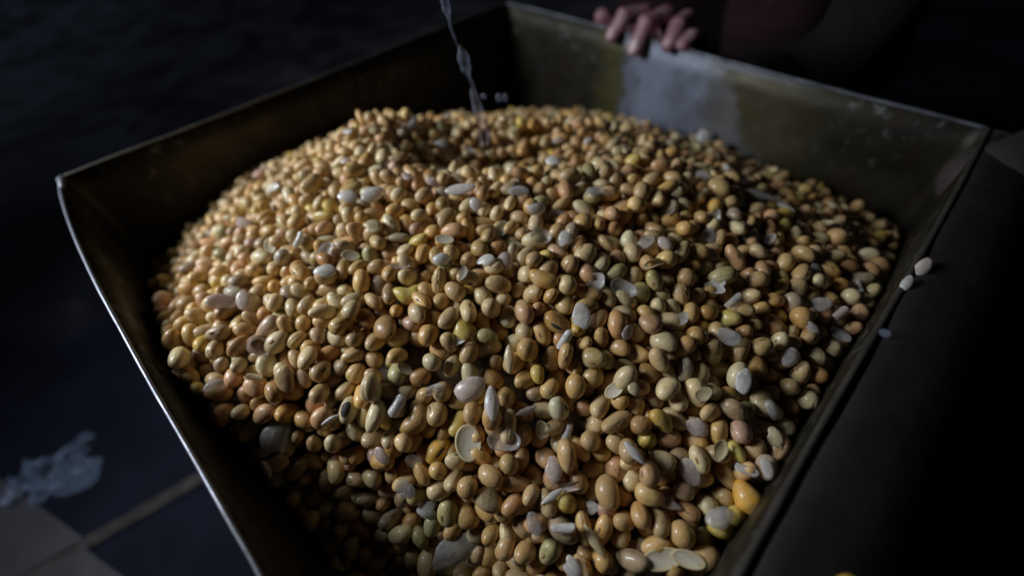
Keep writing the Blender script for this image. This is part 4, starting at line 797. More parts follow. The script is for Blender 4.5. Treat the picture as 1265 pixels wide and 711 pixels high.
-2504,593,-729,186,6087,-2288,684,-545,532,7090,-1790,731,-384,110,6088,-1205,678,-80,552,6093,-947,821,-155,283,2077,-798,692,-82,335,6086,-652,620,-62,802,7091,-569,624,-106,111,80,-477,605,-104,861,4091,-367,631,-123,795,1092,
-236,570,-182,600,7071,-142,593,-155,586,1084,-17,570,-165,786,6086,87,564,-205,891,2071,137,592,-125,791,83,311,616,-166,724,2082,386,630,-122,348,1073,530,661,-162,40,3078,690,669,-163,467,4079,894,777,-327,843,2078,
1100,1006,-422,691,1101,1294,853,-528,392,5086,1451,842,-503,627,1091,1539,813,-490,513,6075,1830,800,-669,458,5094,-2220,779,-595,507,2080,-2133,784,-588,518,3069,-1912,805,-469,321,3073,-1840,843,-439,184,88,-1754,893,-432,347,89,
-1670,960,-399,66,2086,-1015,1080,-316,446,2083,-759,857,-234,280,5091,-620,706,-157,52,3078,-537,901,-194,268,2080,-390,729,-179,152,2082,-288,721,-179,328,1090,-190,727,-157,291,1082,-39,748,-136,326,6072,41,730,-172,689,89,
158,754,-178,760,2097,234,797,-233,356,1078,361,1051,-359,310,2086,552,926,-318,380,5083,640,775,-254,38,1075,865,862,-371,754,2070,1189,991,-489,23,7086,1374,894,-517,185,4082,-1700,1036,-440,449,1089,-1591,1060,-439,302,6082,
-1176,996,-348,40,5085,-859,1258,-417,273,2088,-771,1033,-265,451,5091,-593,1124,-355,413,1078,-541,1037,-362,202,4081,-426,1184,-362,603,6086,-367,1100,-408,627,5089,-204,1062,-363,310,104,-165,979,-344,1,3077,-10,823,-226,782,4090,
83,944,-317,381,74,620,1285,-427,539,1086,732,1041,-360,440,4094,888,1243,-522,555,3086,1090,1180,-544,854,3085,1263,1117,-552,552,3086,1326,1136,-627,308,2083,1472,1058,-657,155,1091,1703,1036,-673,614,6079,1767,962,-724,168,1086,
1856,1005,-731,501,1083,-1587,1147,-466,881,86,-1445,1173,-437,717,6080,-822,1174,-456,881,86,-633,1132,-447,110,5081,-605,1295,-455,662,6091,-496,1315,-456,148,7093,-317,1372,-467,157,3079,-101,1445,-494,322,2082,-81,1179,-446,763,2080,
23,1175,-464,388,5091,159,1276,-460,749,92,275,1435,-498,798,3082,314,1094,-414,266,4077,651,1296,-511,362,2085,760,1277,-500,367,3088,865,1325,-568,312,1086,985,1293,-583,0,5077,-1269,1282,-458,121,1089,-1116,1197,-496,182,1083,
-764,1386,-523,865,4093,-522,1218,-479,52,89,-286,1307,-547,496,4074,849,1242,-603,457,2072,1117,1443,-625,629,81,1113,1343,-646,268,82,-1265,1326,-600,75,78,-837,1442,-497,282,85,-706,1340,-584,356,5069,-590,1470,-562,290,4097,
-479,1454,-626,480,1088,-211,1336,-553,818,74,-52,1573,-615,708,2091,88,1562,-593,772,3096,182,1571,-620,118,2086,500,1299,-564,794,1078,1037,1488,-619,210,5085,1573,1233,-730,542,86,-975,1526,-570,658,1077,-826,1521,-574,427,4098,
-475,1615,-622,190,85,-93,1669,-666,828,90,103,1665,-651,705,3082,405,1621,-639,788,95,609,1357,-576,383,3081,943,1534,-645,397,93,1149,1479,-725,879,2096,-492,1720,-692,508,2089,302,1639,-650,443,4085,370,1707,-679,830,4087,
465,1720,-705,12,1099,863,1592,-665,627,1081,939,1635,-686,376,2093,1084,1561,-781,518,2083,-757,1703,-683,268,6089,-423,1780,-710,701,3087,281,1718,-706,63,2084,797,1637,-704,884,2088,872,1702,-727,173,82,-1070,1821,-665,571,6098,
-872,1737,-827,410,1070,-685,1789,-746,574,7092,-383,1842,-762,532,1083,525,1816,-744,777,1081,781,1610,-807,528,66,-643,1928,-821,667,5089,-1134,1941,-958,1,6075,-671,1989,-969,700,76,227,2042,-998,210,83,-563,2214,-1090,146,1094,
151,2544,-1291,187,7091,41,2720,-1422,608,7078,-51,3010,-1580,519,3076,-943,-2266,-1068,334,2098,533,-2420,-552,645,1098,-991,-2197,-913,824,2123,-924,-2218,-1004,191,2090,-557,-2394,-1020,464,1106,454,-2361,-550,753,4105,-1103,-2119,-851,299,3091,
-983,-2095,-914,206,4107,-870,-2222,-925,504,1097,-729,-2290,-975,597,6099,-400,-2339,-948,264,1091,-257,-2299,-928,500,4087,-54,-2364,-809,528,3090,217,-2306,-615,189,1100,376,-2442,-633,617,111,700,-2166,-362,517,5097,845,-2103,-329,575,2101,
1113,-2081,-337,410,3111,-1157,-2032,-814,622,1104,-1031,-2108,-835,674,3088,-932,-2140,-853,273,3088,-808,-2391,-911,725,6109,-672,-2229,-931,165,85,-622,-2200,-973,586,4079,-509,-2399,-930,21,1116,-403,-2259,-893,819,6092,-307,-2283,-873,362,1098,
-195,-2302,-862,802,1093,-8,-2233,-636,873,2103,127,-2365,-718,587,1092,256,-2370,-593,314,88,937,-2020,-259,328,1090,-1357,-1862,-547,532,4100,-1237,-1958,-612,18,117,-1154,-1999,-718,540,2097,-760,-2131,-897,809,3103,-420,-2005,-549,90,4104,
-346,-2367,-878,483,4108,-172,-2231,-724,575,1087,-41,-2136,-565,265,2098,68,-2232,-542,769,94,85,-2163,-456,553,2093,146,-2446,-721,502,1108,401,-2115,-421,448,5102,576,-2029,-288,817,3109,897,-1891,-261,359,7094,1111,-1840,-238,193,100,
1211,-1903,-305,352,5092,1363,-1849,-389,406,98,-1424,-1784,-416,29,104,-1219,-1858,-567,888,87,-675,-2078,-726,6,85,-579,-2148,-829,831,5103,-512,-2163,-753,690,109,-418,-2114,-667,10,1096,-105,-2161,-514,299,6102,-5,-2178,-500,823,1108,
223,-2084,-364,555,5108,347,-1954,-335,392,6096,678,-1859,-253,644,89,935,-1750,-244,339,7085,1043,-1772,-227,77,1115,1131,-1748,-279,510,6085,1275,-1727,-304,518,3103,-1501,-1699,-308,268,7115,-1250,-1804,-446,299,4102,-1167,-1854,-507,232,5095,
-850,-1839,-450,683,2094,-584,-1997,-535,179,6083,167,-1891,-341,335,4088,634,-1738,-168,422,2094,920,-1688,-181,229,2109,993,-1693,-230,578,5088,1117,-1689,-234,429,5086,1199,-1688,-264,710,2091,1292,-1654,-261,890,1096,1496,-1712,-316,139,106,
-1649,-1583,-272,280,7086,-1515,-1593,-231,375,1100,-1437,-1645,-327,726,2086,-1283,-1704,-336,527,6095,-1199,-1718,-359,152,7109,-946,-1797,-413,219,4102,-868,-1768,-351,873,2096,-568,-1882,-340,798,2085,-469,-1878,-391,666,1104,86,-1799,-266,591,4101,
344,-1638,-141,388,5092,820,-1609,-157,125,5089,906,-1585,-159,502,108,1274,-1570,-270,346,7098,1390,-1579,-231,893,2111,1630,-1588,-333,505,3097,-1714,-1495,-233,785,2109,-1612,-1517,-269,724,5108,-1503,-1514,-216,258,2089,-846,-1558,-200,68,7108,
-584,-1685,-236,449,4099,-53,-1853,-194,610,1106,166,-1671,-138,311,1081,398,-1547,-85,138,4100,642,-1495,-76,784,101,728,-1493,-118,734,1099,834,-1515,-120,1,6105,991,-1500,-162,638,1092,1123,-1452,-176,90,6092,1234,-1513,-199,770,1089,
1335,-1462,-250,438,1103,1438,-1495,-232,502,2104,1678,-1523,-378,664,102,-1840,-1369,-303,538,1103,-1782,-1422,-252,88,1078,-1709,-1383,-276,756,1099,-1419,-1466,-230,562,2108,-1321,-1471,-205,436,4100,185,-1379,-22,837,1098,372,-1459,-50,209,6110,
440,-1377,-74,239,5080,608,-1403,-54,486,2101,726,-1407,-61,768,1102,1003,-1342,-177,631,101,1167,-1366,-211,578,6101,1267,-1393,-174,52,2102,1484,-1415,-238,387,3096,1653,-1404,-278,194,99,1706,-1397,-363,542,6103,-1915,-1290,-330,257,1100,
-1863,-1306,-265,67,91,-1666,-1306,-200,852,2109,-1579,-1283,-184,661,1101,-1488,-1279,-172,326,4110,-1327,-1365,-182,209,2090,-1077,-1339,-116,861,5098,-319,-1300,-21,116,99,-6,-1300,-39,329,2092,630,-1313,-41,882,4103,834,-1255,-95,823,1116,
1006,-1262,-108,709,4097,1083,-1295,-149,363,5099,1213,-1306,-174,358,5097,1355,-1304,-178,168,89,1451,-1318,-234,6,112,1702,-1300,-236,690,2103,1784,-1299,-271,25,6106,1857,-1271,-319,498,5101,-2045,-1153,-336,440,1097,-1892,-1141,-302,379,7102,
-1862,-1238,-221,112,110,-1676,-1179,-241,193,3078,-1327,-1253,-125,48,5088,-1124,-1145,-73,433,4103,-960,-1158,-50,1,7107,-855,-1186,-32,105,5096,-602,-1131,27,619,1103,-251,-1169,22,747,2101,-119,-1148,2,399,1094,-18,-1177,-15,731,7094,
120,-1178,26,547,6096,247,-1164,47,135,1111,319,-1206,-3,88,101,459,-1191,21,393,6104,690,-1168,-47,498,2108,784,-1167,-57,515,2080,1106,-1215,-126,230,1100,1195,-1216,-154,166,1092,1398,-1169,-180,754,120,1498,-1174,-235,817,2104,
1669,-1178,-217,89,107,1762,-1204,-238,459,4094,1837,-1189,-294,449,1094,1980,-1118,-313,335,3102,2080,-1132,-303,292,4113,-2173,-1046,-478,802,5086,-2108,-1095,-424,571,2116,-1948,-1046,-258,363,1108,-1865,-1125,-227,164,1092,-1760,-1098,-267,818,94,
-1629,-1135,-212,366,94,-1538,-1118,-92,328,3102,-1329,-1061,-121,381,1091,-1186,-1074,-67,705,5086,-1059,-1124,-34,781,2096,-919,-1082,-42,34,2090,-737,-1089,-53,180,2097,-687,-1082,24,845,4096,-576,-1036,-3,638,97,-306,-1109,38,619,5090,
-79,-1062,9,235,4107,30,-1123,11,768,90,137,-1072,46,47,2115,280,-1056,-21,69,5096,371,-1066,-8,76,5112,525,-1105,18,802,3105,629,-1054,-7,868,5093,778,-1095,-12,238,2103,1024,-1070,-62,352,2086,1121,-1044,-108,189,1105,
1211,-1039,-116,356,2090,1351,-1090,-144,176,2096,1463,-1098,-198,366,94,1556,-1105,-197,710,3099,1691,-1085,-246,223,5094,1808,-1068,-252,667,2096,1906,-1102,-253,715,2108,2085,-1063,-358,155,5097,2200,-1003,-419,557,1103,-2210,-1007,-545,714,86,
-2208,-1002,-419,740,4100,-2117,-983,-378,282,3100,-1902,-960,-250,691,99,-1799,-976,-271,294,1087,-1742,-1019,-225,184,6105,-1667,-1060,-162,793,4110,-1420,-1001,-129,587,7102,-1284,-961,-96,324,89,-1066,-965,-8,86,1099,-948,-948,13,331,2106,
-834,-992,1,129,1089,-741,-979,-6,677,7122,-618,-959,26,353,4097,-388,-938,-2,83,4099,-236,-974,25,292,1092,-118,-954,22,279,2109,-22,-936,20,585,1099,77,-972,30,506,6086,187,-969,67,165,2119,337,-972,39,266,92,
421,-987,40,396,1102,582,-960,13,393,7094,703,-997,-60,802,7090,797,-995,-11,791,1114,1197,-950,-151,603,2087,1324,-990,-156,535,1082,1483,-1019,-169,334,1106,1505,-928,-156,695,4083,1669,-974,-206,460,3097,1750,-991,-237,746,1105,
1931,-981,-287,212,86,2109,-972,-356,406,1101,2240,-923,-436,339,96,-2198,-908,-431,574,3107,-2024,-902,-276,338,1109,-1764,-938,-211,143,4093,-1620,-811,-137,447,5101,-1497,-935,-111,724,2113,-1258,-876,-81,93,3086,-1135,-914,-48,359,7099,
-1058,-879,2,327,1104,-894,-857,17,34,4102,-738,-841,77,289,2113,-665,-873,19,814,1104,-580,-898,68,597,7091,-461,-864,-10,45,97,-194,-838,51,431,7101,-89,-862,62,101,1103,52,-839,55,807,1093,144,-827,7,784,1088,
257,-847,9,49,1103,375,-906,-4,879,1100,517,-867,-6,784,1087,633,-860,34,67,1099,783,-886,-18,482,5101,867,-847,-3,494,1102,963,-892,-44,621,2107,1061,-886,-66,693,4093,1272,-852,-153,786,5083,1330,-855,-104,203,5090,
1445,-864,-146,343,6097,1605,-907,-194,674,1098,1700,-885,-234,813,7092,1831,-897,-202,228,99,1948,-838,-292,887,3099,2044,-870,-323,891,6096,2184,-885,-388,843,3099,2257,-835,-432,251,1096,2319,-893,-459,834,5099,-2471,-740,-719,375,1103,
-2422,-776,-556,317,1094,-2109,-710,-409,717,102,-1877,-874,-307,808,3084,-1896,-801,-265,892,89,-1691,-827,-193,127,6106,-1481,-842,-89,705,3115,-1302,-799,-85,458,7107,-1219,-780,-38,346,6093,-1087,-713,8,636,6092,-958,-756,17,689,93,
-785,-747,34,46,1092,-691,-713,32,49,1098,-570,-743,43,30,3103,-513,-689,47,80,5078,-228,-758,72,1,81,-122,-757,35,597,7097,-30,-718,61,109,4100,94,-750,49,799,1102,209,-755,26,203,2078,335,-757,16,294,1089,
485,-789,-6,393,4083,587,-735,20,120,1091,696,-766,28,336,6107,808,-765,4,266,5094,979,-761,-5,752,1101,1107,-786,-56,387,2099,1216,-788,-68,164,3098,1278,-776,-111,154,1087,1415,-752,-104,892,5085,1481,-782,-141,254,91,
1675,-761,-200,11,4090,1798,-714,-228,631,2106,1885,-748,-297,824,3113,2046,-746,-335,65,2082,2128,-759,-333,263,3090,2348,-728,-427,114,1098,2435,-768,-454,390,5109,-2555,-660,-761,589,3101,-2473,-726,-628,413,109,-2439,-666,-573,819,3109,
-2380,-694,-503,819,2091,-2318,-746,-450,327,5101,-2194,-652,-441,6,3101,-2083,-697,-328,206,1086,-1755,-727,-193,60,111,-1681,-730,-139,71,5098,-1388,-742,-53,602,2095,-1305,-628,-90,651,1082,-1157,-679,-24,363,103,-1002,-643,-10,762,2104,
-908,-616,8,18,2111,-779,-650,23,831,3124,-643,-621,29,532,2102,-559,-616,69,604,104,-417,-621,53,746,7103,-296,-628,29,357,2103,-202,-643,68,448,1112,-108,-678,64,764,4105,7,-621,45,592,2101,123,-622,68,153,6105,
219,-644,64,288,1102,344,-649,51,666,7088,483,-701,42,706,7116,615,-654,12,77,5096,716,-663,31,34,4112,839,-657,4,205,1103,990,-667,-17,43,4117,1079,-711,-43,865,87,1253,-691,-70,541,2099,1333,-605,-121,587,4086,
1545,-673,-135,340,2099,1618,-713,-148,152,2093,1735,-646,-200,261,106,1923,-595,-287,152,97,2136,-596,-294,335,3092,2209,-609,-358,723,3089,2275,-601,-405,307,101,2349,-622,-450,885,2097,2439,-608,-436,425,5096,2636,-475,-507,490,2102,
-2632,-590,-804,248,3091,-2532,-569,-586,835,6094,-2446,-573,-555,896,1098,-2376,-617,-501,697,1085,-2182,-568,-441,871,1087,-2091,-614,-353,773,2111,-1941,-613,-266,375,4108,-1720,-626,-250,806,5089,-1565,-671,-129,756,5103,-1419,-614,-98,353,1098,
-1205,-568,-25,252,1106,-1089,-534,22,393,1105,-976,-560,39,308,3104,-790,-549,7,847,7099,-686,-495,79,66,109,-590,-535,44,30,93,-462,-534,40,185,1105,-368,-519,75,417,101,-282,-532,41,178,5099,-134,-531,90,159,4104,
-39,-534,95,898,3100,85,-476,86,467,4103,226,-529,73,32,1095,315,-554,45,825,7096,443,-523,44,761,7107,582,-575,27,76,90,675,-561,32,197,1090,777,-539,47,113,6098,902,-530,2,532,2093,1006,-574,-33,14,1106,
1161,-583,-78,269,100,1312,-542,-89,303,7111,1433,-537,-81,872,5103,1599,-555,-133,410,1101,1659,-538,-214,82,1097,1831,-496,-231,872,6118,2037,-498,-320,423,3101,2163,-442,-374,525,1093,2292,-417,-391,468,3099,2337,-505,-437,310,3109,
2479,-376,-516,15,1090,2561,-418,-526,181,2123,2612,-523,-597,216,7093,2641,-576,-660,221,2094,-2779,-433,-838,514,1096,-2718,-493,-775,89,1093,-2503,-485,-554,561,5111,-2421,-503,-524,136,3092,-2419,-426,-505,34,87,-2238,-486,-463,3,6095,
-2121,-517,-322,336,1103,-1858,-454,-231,38,1103,-1685,-546,-166,505,6102,-1444,-522,-91,526,1108,-1248,-476,-32,616,1086,-1129,-444,-29,278,7102,-1010,-455,8,77,1085,-887,-423,61,708,2091,-758,-442,63,648,1097,-631,-400,89,782,2097,
-542,-409,68,398,5103,-351,-349,75,248,1099,-273,-416,94,824,7092,-187,-471,84,660,4099,-57,-356,77,159,1099,29,-394,66,703,6094,183,-449,64,468,5098,275,-435,61,365,87,483,-446,27,301,2093,618,-454,34,375,4101,
709,-412,25,775,6091,835,-406,33,446,1083,987,-477,-30,614,104,1092,-487,1,296,1108,1272,-470,-79,687,2093,1407,-364,-58,390,2100,1501,-400,-105,703,3110,1761,-437,-198,651,1097,1904,-357,-277,455,91,2115,-349,-370,829,2089,
2296,-315,-402,633,4096,2405,-217,-485,471,1108,2507,-314,-563,292,2091,2625,-345,-594,357,95,2716,-348,-619,515,6088,2819,-376,-622,449,6093,2810,-407,-702,127,77,-2906,-303,-872,63,95,-2752,-346,-676,702,6099,-2666,-409,-664,813,2094,
-2332,-445,-446,709,7107,-2113,-352,-410,129,77,-2051,-366,-295,298,2117,-1964,-389,-266,371,89,-1736,-477,-235,359,1109,-1412,-368,-41,706,2090,-1288,-402,-10,65,6099,-1154,-376,16,531,4097,-1020,-317,64,717,109,-916,-311,59,201,4105,
-808,-357,97,358,1110,-692,-310,77,263,3094,-591,-300,78,392,6116,-436,-316,30,133,2102,-274,-292,54,48,5105,-100,-285,28,867,1091,-18,-301,-4,127,101,75,-305,-3,776,98,199,-289,0,134,3085,315,-241,19,886,3111,
419,-319,18,724,87,494,-311,36,898,2081,668,-309,10,530,2086,805,-322,28,437,1100,889,-282,-10,744,97,1096,-361,-11,879,4102,1211,-341,-60,207,4117,1390,-276,-64,751,5084,1447,-287,-126,554,4112,1672,-327,-204,648,117,
1679,-230,-241,164,2098,1919,-195,-379,394,3096,2200,-202,-467,369,7092,2398,-152,-563,599,5101,2615,-147,-586,796,3104,2729,-183,-610,461,2096,2865,-190,-662,187,1095,2914,-285,-775,606,99,2920,-277,-868,62,101,-2925,-278,-968,27,2093,
-2717,-274,-739,242,2098,-2671,-232,-685,231,4095,-2445,-250,-507,91,1098,-2019,-218,-387,550,5100,-1941,-298,-246,860,5106,-1649,-426,-202,225,95,-1682,-361,-156,529,3093,-1376,-270,-16,160,1096,-1218,-285,8,422,2104,-1114,-215,58,819,1097,
-1008,-228,101,575,1099,-857,-205,58,249,1095,-769,-227,12,220,5096,-664,-187,15,329,1090,-563,-214,14,740,5092,-405,-185,-27,113,6089,-302,-177,-66,233,6091,-184,-188,-54,694,6090,49,-190,-121,220,100,121,-197,-56,393,1103,
272,-154,-56,270,4101,383,-229,-45,360,2083,503,-224,-31,204,5091,634,-232,29,121,4099,725,-217,4,515,4101,816,-242,-51,447,1097,974,-214,-43,99,1093,1140,-301,-74,779,7093,1237,-221,-73,102,6086,1376,-204,-115,706,99,
1567,-144,-189,835,7096,1886,-95,-365,349,1097,2088,-80,-418,780,1102,2133,5,-461,67,101,2228,-24,-554,113,89,2294,-95,-566,691,7100,2536,-54,-599,566,1083,2844,85,-692,297,2114,2879,-74,-753,874,2096,3009,-192,-861,492,95,
-3035,-179,-1077,713,1094,-2988,-215,-985,796,1087,-2909,-159,-829,565,2094,-2856,-190,-764,475,2094,-2743,-189,-721,551,1084,-2630,-195,-619,837,3103,-2580,-255,-572,166,87,-2381,-191,-555,536,2099,-2108,-211,-399,191,91,-2068,-149,-356,318,5091,
-1793,-261,-184,497,80,-1579,-225,-113,367,1089,-1474,-163,-58,87,2093,-1378,-151,16,65,100,-1198,-181,17,650,6088,-1074,-142,24,399,93,-914,-131,42,233,2097,-792,-141,34,674,4090,-686,-104,-16,290,95,-563,-118,-96,599,4099,
418,-97,-121,586,5090,532,-125,-88,802,5098,654,-127,-19,89,6090,774,-150,-17,3,4094,947,-132,-9,28,99,1113,-115,-75,393,6105,1216,-58,-137,269,85,1358,-90,-198,133,88,1485,-105,-183,341,1088,1871,72,-385,843,6099,
1919,127,-464,41,2087,1971,39,-520,832,2090,2156,144,-505,732,1110,2221,97,-572,168,6090,2335,68,-592,824,3097,2586,203,-663,154,5080,2553,120,-681,545,1094,3128,-74,-932,303,2099,-3158,-44,-1022,550,1107,-2781,-115,-751,445,4097,
-2663,-113,-656,369,7086,-2617,-117,-586,799,2086,-2498,-103,-556,359,3097,-2345,-130,-493,136,6098,-2195,-114,-453,549,1098,-1942,-71,-323,793,90,-2108,-80,-326,344,88,-1704,-104,-157,799,2089,-1502,-54,-75,522,2090,-1400,-66,-15,676,1096,
-1289,-72,26,611,6099,-1119,-67,40,257,83,-992,-29,94,233,101,-824,-15,4,471,77,-730,-31,-39,262,2095,-619,-35,-97,666,1099,153,22,-288,447,6094,228,-26,-228,655,84,446,-5,-165,269,3084,622,-56,-102,394,95,
737,-37,-72,754,1105,852,5,-52,563,3092,989,8,-44,678,90,1268,216,-187,23,1092,1370,128,-272,229,3086,1449,202,-267,611,3086,1640,86,-271,565,1093,1801,168,-409,397,1088,1938,200,-508,558,86,2266,456,-574,833,7093,
2087,274,-590,495,1088,2271,179,-549,382,3089,2354,211,-578,770,6089,2796,37,-761,200,2085,3046,99,-893,190,1087,3156,-45,-1025,774,93,-2882,-17,-837,335,5101,-2652,53,-634,338,1114,-2437,-70,-507,616,6095,-2296,38,-434,273,2085,
-2215,25,-377,139,2091,-2074,44,-333,868,1092,-1898,142,-261,725,1088,-1615,-37,-126,346,4095,-1500,78,-73,56,4099,-1348,20,-13,159,2093,-1136,20,74,87,1091,-1049,62,93,569,5096,-891,51,66,520,1102,-757,60,-37,569,1094,
-613,64,-144,92,105,220,78,-335,185,2098,411,81,-241,562,92,507,98,-180,548,2083,641,78,-137,483,6084,764,70,-121,62,6094,865,88,-73,660,87,1102,270,-160,662,4099,1364,270,-315,783,1086,1507,262,-303,522,1096,
1599,174,-401,277,1087,1779,262,-425,355,1085,1857,267,-481,397,94,1946,288,-471,259,5090,2061,313,-527,309,2077,2323,426,-646,367,2090,2315,275,-629,88,1078,2391,323,-686,878,2090,2458,267,-728,113,1082,2599,221,-742,769,1094,
-3110,99,-898,152,5093,-2853,64,-786,157,3108,-2646,138,-685,805,1093,-2532,78,-618,845,1089,-2399,124,-533,824,6077,-2273,209,-457,826,91,-2187,174,-406,98,7079,-2079,143,-320,324,6088,-1874,235,-295,201,6084,-1806,210,-241,408,80,
-1687,171,-196,76,6078,-1585,335,-216,253,4084,-1280,166,35,684,1097,-1097,173,121,122,6079,-979,114,84,7,1073,-817,135,3,54,100,-727,194,-82,863,2090,-624,165,-168,264,4085,178,157,-388,159,5082,357,155,-305,740,5096,
458,175,-242,683,5101,564,173,-188,127,2099,741,176,-180,591,5086,900,187,-131,849,89,1000,250,-211,38,1095,1187,260,-244,886,1096,1432,356,-312,845,1079,1550,472,-407,563,1090,1650,474,-414,431,1075,1879,365,-488,879,4089,
2015,367,-597,727,3081,2203,399,-611,854,89,2197,345,-677,769,70,2287,336,-692,95,4095,2481,370,-707,283,5067,2606,305,-777,137,1087,2696,405,-743,35,101,2696,280,-811,478,3089,2882,308,-829,402,3085,-2975,154,-834,234,108,
-2886,171,-779,247,90,-2661,236,-675,206,3100,-2573,155,-639,315,1091,-2493,203,-621,703,3085,-2317,375,-465,675,1096,-2277,297,-428,317,1089,-1881,271,-374,614,3082,-1829,323,-344,659,1084,-1752,350,-220,105,6082,-1665,411,-195,248,2089,
-1472,381,-103,733,5099,-1245,241,29,334,1073,-1040,267,118,718,7084,-861,233,76,81,1092,-777,274,-44,792,73,-655,280,-82,49,4105,-563,236,-224,175,100,-442,239,-286,746,2088,-311,240,-373,3,3093,-216,249,-395,606,3090,
-19,257,-411,662,4095,79,246,-408,118,6090,166,269,-344,894,3107,309,238,-328,681,2093,404,297,-214,767,3092,542,266,-216,852,4074,695,274,-183,473,2092,814,306,-174,342,7080,886,407,-193,396,3088,1225,425,-255,206,4090,
1381,542,-332,184,3104,1471,548,-419,879,87,1598,493,-477,738,2083,1738,482,-500,359,2088,1926,558,-540,249,4072,2166,608,-614,115,2084,2262,514,-672,631,1088,2344,486,-698,84,2077,2443,447,-788,13,5072,2713,380,-842,589,5092,
-2826,357,-788,291,3096,-2680,402,-634,35,1078,-2616,319,-622,65,4100,-2525,359,-562,568,2095,-2394,391,-524,105,1082,-2162,506,-379,448,6097,-2060,411,-415,350,1067,-2005,418,-342,663,1107,-1855,389,-300,843,3072,-1715,469,-245,752,3082,
-1564,457,-167,859,6079,-1229,321,62,288,6080,-1109,330,95,451,5080,-1001,383,122,792,1088,-785,348,20,269,83,-695,367,-47,327,6084,-634,397,-132,497,5083,-481,326,-211,651,1086,-381,348,-270,888,1082,-294,335,-316,493,3094,
-186,342,-342,678,6088,-77,349,-356,435,4093,23,349,-343,149,2085,114,341,-349,45,3088,208,364,-300,598,1078,370,365,-258,61,3084,489,328,-182,732,4087,640,347,-179,85,91,735,364,-128,242,4099,917,612,-245,630,5095,
1196,587,-344,10,2086,1415,774,-451,272,2076,1651,646,-511,224,2085,1855,569,-481,149,3094,1887,625,-549,605,3086,1977,576,-598,760,4085,2278,600,-708,760,76,2473,523,-773,194,6078,-2652,457,-695,585,2081,-2509,566,-566,551,2084,
-2400,495,-527,715,91,-2218,530,-511,472,6072,-2082,605,-453,653,3086,-2073,611,-359,818,4093,-1844,570,-338,555,1092,-1715,608,-275,198,3087,-1615,608,-250,408,2079,-1320,493,-85,346,82,-1380,586,-142,669,4081,-1056,509,78,398,100,
-928,612,38,526,5094,-767,506,89,29,98,-672,455,-34,645,5085,-572,455,-79,16,90,-428,453,-150,578,1079,-332,429,-208,806,93,-231,424,-239,34,1081,-145,422,-298,34,1082,-46,433,-246,204,5082,48,437,-247,824,7079,
146,445,-190,760,1089,312,417,-166,187,5090,431,430,-144,466,3090,577,495,-69,604,1091,673,427,-170,520,5078,832,644,-182,288,96,1140,729,-339,882,4078,1343,839,-464,651,1072,1494,802,-414,591,87,1729,928,-561,107,76,
1580,677,-521,468,7081,1738,691,-540,885,3087,1869,795,-577,680,5092,2032,631,-651,770,2092,2214,672,-746,838,6087,-2653,549,-686,327,6092,-2531,561,-641,357,1066,-2256,590,-558,359,1080,-2182,619,-522,81,2079,-1984,653,-380,173,5088,
-1875,788,-370,41,85,-1768,746,-303,603,3080,-1608,804,-292,737,5086,-1645,694,-261,222,1078,-1537,856,-267,598,5091,-754,618,-15,773,1082,-595,585,-38,89,4067,-519,556,-52,546,2090,-402,542,-116,684,1094,-301,575,-73,662,2089,
-183,500,-194,574,83,-97,515,-162,717,2086,63,521,-148,118,89,124,558,-58,231,92,245,579,-114,530,1089,339,555,-87,111,2087,508,519,-115,537,4084,609,676,-144,153,5070,848,700,-263,113,1082,1042,834,-416,262,2073,
1175,872,-410,398,5081,1611,972,-545,159,5090,1697,1003,-590,429,81,1603,773,-525,755,6088,1754,855,-610,60,3078,2016,785,-677,272,5080,2166,749,-745,332,3098,-2589,614,-754,873,4080,-2354,728,-595,112,1078,-2309,776,-529,868,4075,
-2179,773,-516,510,3086,-2111,776,-457,76,4097,-2002,800,-450,683,1094,-1965,764,-373,274,1081,-1795,842,-357,798,5090,-1686,867,-350,385,4085,-1524,914,-339,814,1076,-1286,808,-167,250,6095,-927,1138,-305,863,6084,-834,1225,-325,898,1092,
-768,948,-289,414,2073,-693,806,-207,580,3068,-581,761,-117,559,2087,-424,697,-104,52,5079,-329,811,-227,717,6074,-251,643,-117,109,82,-104,669,-102,479,1078,-22,645,-97,227,5079,62,663,-112,574,3079,248,716,-161,477,2083,
461,751,-170,464,4089,543,743,-213,12,6069,775,807,-295,227,1082,992,933,-428,145,6091,1056,1068,-482,794,5082,1299,938,-476,845,7092,1656,1333,-686,824,4080,1478,1001,-585,529,5084,1774,954,-630,302,5085,2089,809,-733,818,1093,
2270,820,-769,279,85,-2373,796,-643,586,3083,-2305,821,-597,217,4082,-2065,829,-546,602,6088,-1938,956,-459,76,2093,-1851,1020,-448,506,4083,-1560,987,-396,252,81,-1041,1169,-348,401,2089,-919,1202,-374,498,5084,-790,1168,-376,65,2078,
-603,993,-311,183,1096,-469,975,-341,104,78,-385,1002,-350,239,5083,-318,1066,-320,273,6087,-74,890,-265,454,82,-115,1047,-311,468,1086,83,1026,-355,411,1080,170,950,-245,679,7098,330,1230,-391,135,6089,425,1194,-443,868,3080,
614,1055,-398,276,85,733,919,-353,154,3087,856,1060,-468,680,3087,1011,1146,-485,587,89,1082,1056,-563,60,6077,1286,1015,-522,296,3084,1394,1025,-522,866,1095,1436,1101,-568,597,2089,1690,1148,-678,500,1081,1783,1051,-645,6,7091,
1848,937,-676,239,2074,2120,902,-785,223,5086,2258,921,-815,18,3096,-2238,891,-659,103,2066,-1773,1100,-455,166,4080,-1716,1151,-420,586,2075,-1434,1399,-493,158,2086,-1121,1175,-391,89,2084,-742,1293,-421,136,79,-584,1198,-407,449,2080,
-239,1333,-452,432,2070,-138,1323,-432,794,6081,-32,1131,-388,113,90,60,1098,-400,614,75,292,1288,-465,305,1082,397,1317,-448,412,6091,558,1229,-452,248,7077,696,1218,-547,219,4082,995,1218,-543,249,5081,1071,1275,-584,873,3092,
